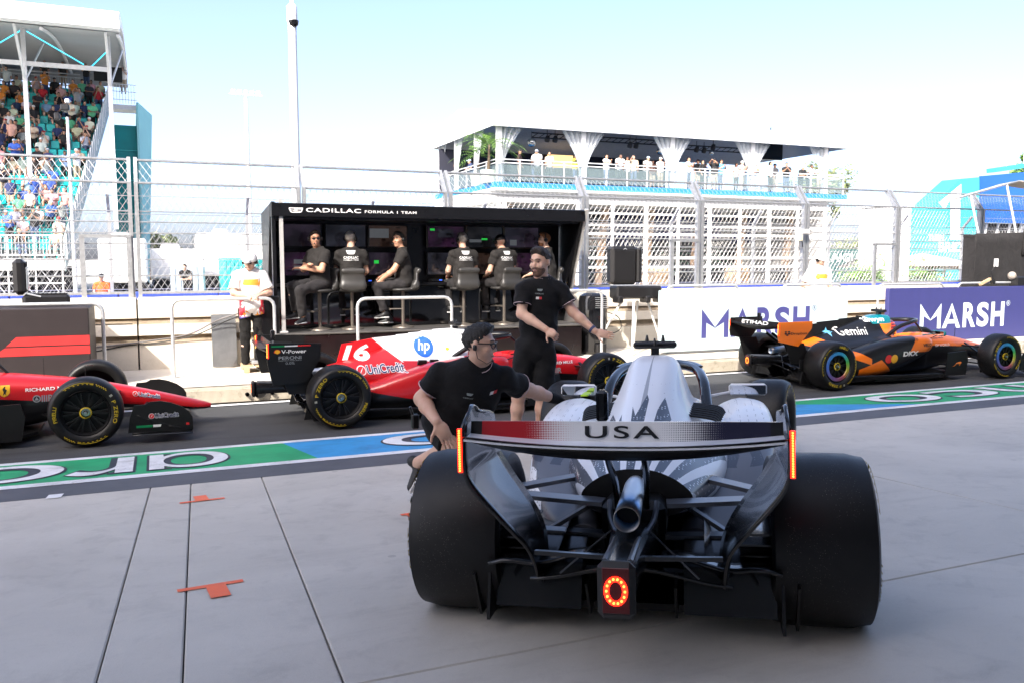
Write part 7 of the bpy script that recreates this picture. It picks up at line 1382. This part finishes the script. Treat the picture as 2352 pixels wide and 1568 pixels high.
for k, (x, y, w_) in enumerate(((560, 1140, 2.2), (690, 1130, 1.8), (1130, 1150, 3.0), (1230, 1130, 2.4), (1010, 1170, 1.6))):
    p = at(*Z7_(x, y), Y=34.5); t = thing('shrub', '%s leafy shrub behind the far fence, counted from the green container' % ORD[k], 'shrub', (p.x, 34.5, 0), 0, 'shrubs behind the far fence'); r = random.Random(40+k); mb = MB()
    for _ in range(500):
        c_ = Vector((r.gauss(0, w_*.25), r.gauss(0, w_*.2), max(.1, r.gauss(p.z*.6, p.z*.25)))); a = Vector((r.gauss(0, .5), r.gauss(0, .5), r.gauss(0, 1))).normalized()*.22; b_ = a.orthogonal().normalized()*.05; mb.add([c_-a, c_+b_, c_+a, c_-b_], [(0, 1, 2, 3)])
    mb.build('foliage', m_leaf2, t); MB().tube([(0, 0, 0), (0, 0, p.z*.7)], .04, 5).build('stem', m_bark, t)
# shelter of black cloth with a canvas roof on the pit wall platform
YS = 13.3; sh_ = thing('camera_shelter', 'black cloth camera shelter with a small canvas roof at the right edge', 'shelter', tuple(at(*Z7_(1690, 1320), Y=YS))); o_ = sh_.location.copy()
a_, b_ = at(*Z7_(1695, 810), Y=YS)-o_, at(*Z7_(2400, 790), Y=YS)-o_; m_bcl = cloth('black_cloth', (.022, .021, .022), .9, .6)
MB().grid(lambda u, v: (a_.x*(1-u)+b_.x*u, .03*math.sin(u*30)*(1-v), v*(a_.z*(1-u)+b_.z*u)-.6*(1-v)), 40, 8).build('cloth_side', m_bcl, sh_, 60, solid=.02); MB().box(((a_.x+b_.x)/2, .16, a_.z-.04), (b_.x-a_.x, .3, .05)).build('top_board', m_bcl, sh_); MB().box((a_.x+.03, .16, a_.z/2-.3), (.04, .3, a_.z+.55)).build('cloth_end', m_bcl, sh_)
cv = [at(*Z7_(x, y), Y=YS+dy)-o_ for x, y, dy in ((1530, 468, .1), (2115, 300, .1), (2500, 330, .1), (2500, 480, 1.6), (2040, 495, .3), (1640, 480, .8))]
MB().add([tuple(p) for p in (cv[0], cv[1], cv[2])]+[(cv[2].x+.3, cv[2].y+.7, cv[2].z-.1), (cv[1].x+.3, cv[1].y+.7, cv[1].z-.02), (cv[0].x+.55, cv[0].y+.7, cv[0].z+.02)], [(0, 1, 4, 5), (1, 2, 3, 4)]).build('canvas_roof', mat('grey_canvas', (.50, .46, .42), .8, var=.06), sh_, solid=.02)
for (x0, y0), (x1, y1) in (((1645, 440), (1720, 800)), ((1995, 340), (2085, 800))): MB().tube([at(*Z7_(x0, y0), Y=YS+.1)-o_, at(*Z7_(x1, y1), Y=YS+.1)-o_], .025, 8).build('pole', m_whitew, sh_)
MB().tube([cv[0], cv[1]], .018, 6).build('roof_edge', m_galv, sh_); MB().grid(lambda u, v: (b_.x-.9+.25*u+.1*v, -.03, a_.z*(.6+.8*v)), 3, 4).build('cloth_flap', m_bcl, sh_, 60, solid=.03)
cam_p = at(*Z7_(1870, 1300), Y=12.7); ct = thing('broadcast_camera', 'broadcast camera with furry microphone and arm above the purple board', 'camera', tuple(cam_p)); o_ = cam_p
L_ = lambda x, y, Y=12.7: at(*Z7_(x, y), Y=Y)-o_
MB().box(tuple(L_(2100, 1270)), (.34, .22, .22), bev=.03).build('body', m_case, ct, 30); MB().tube([L_(1860, 1290), L_(1850, 1170), L_(1890, 1110)], .012, 6).build('arm', m_case, ct)
p = L_(1893, 1090); MB().box(tuple(p), (.13, .015, .17), bev=.006, ).build('reflector', m_whitew, ct); MB().beam(L_(1735, 1300), L_(1835, 1245), .05, .05).build('handle', m_wood, ct); MB().lathe([(0, -.03), (.05, -.03), (.05, .03), (0, .03)], 12, axis='y', X=xf(tuple(L_(1860, 1275)))).build('clamp', m_case, ct)
p = L_(2045, 1215); S = SDF(.012); S.ell(tuple(p), (.075, .09, .09), None, .02); ms = sdf_obj(S, 'furry_microphone', mat('grey_fur', (.34, .30, .26), .95, var=.4, scale=40, bump=1.0, bscale=90), ct)
# lamps and boxes on the fence
p = at(*Z7_(20, 800), Y=14.15); fl_ = thing('fence_light', 'white signal lamp box fixed to a fence post', 'lamp', tuple(p)); MB().box((.05, 0, .02), (.22, .14, .10), bev=.02).build('lamp_box', m_whitew, fl_); MB().box((-.05, 0, -.11), (.09, .09, .13), bev=.01).build('junction_box', mat('yellowish_box', (.5, .48, .36), .6), fl_); MB().tube([(0, 0, -.15), (.03, 0, -.3)], .012, 6).build('bracket', m_case, fl_)
# ================================================================ marks on the apron
m_tape = mat('orange_tape', (.85, .13, .03), .55, var=.08)
def tape(u, v, L1_, L2_, sx, label):
    p = gnd(u, v); n_ = Vector((0, .0655, 1)).normalized(); t = thing('tape_mark', label, 'tape', (p.x, p.y, zg(p.y)+.004)); q = lambda x, y, dz: (x, y, -.0655*y+dz); rz = R(4); c, s_ = math.cos(rz), math.sin(rz)
    def st(x0, y0, x1, y1, dz): MB().add([q(x*c-y*s_, x*s_+y*c, dz) for x, y in ((x0, y0), (x1, y0), (x1, y1), (x0, y1))], [(0, 1, 2, 3)]).build('tape_strip', m_tape, t)
    st(-L1_/2, -.022, L1_/2, .022, 0); st(sx-.045, min(-.022, L2_), sx+.045, max(-.022, L2_), .002)
tape(465, 1149, .30, .17, .0, 'orange tape mark nearest the green band'); tape(484, 1345, .30, -.20, .02, 'largest orange tape mark between the joints'); tape(938, 1180, .10, -.13, .02, 'orange tape mark beside the left rear tyre')
p = gnd(124, 1140); tag(MB().add([(-.05, -.07, .003+.0655*.07), (.05, -.07, .003+.0655*.07), (.06, .07, .004-.0655*.07), (-.04, .07, .004-.0655*.07)], [(0, 1, 2, 3)]).build('paper_scrap', m_whitew, None, loc=(p.x, p.y, zg(p.y)+.003)), 'small white paper scrap at the edge of the apron', 'paper')
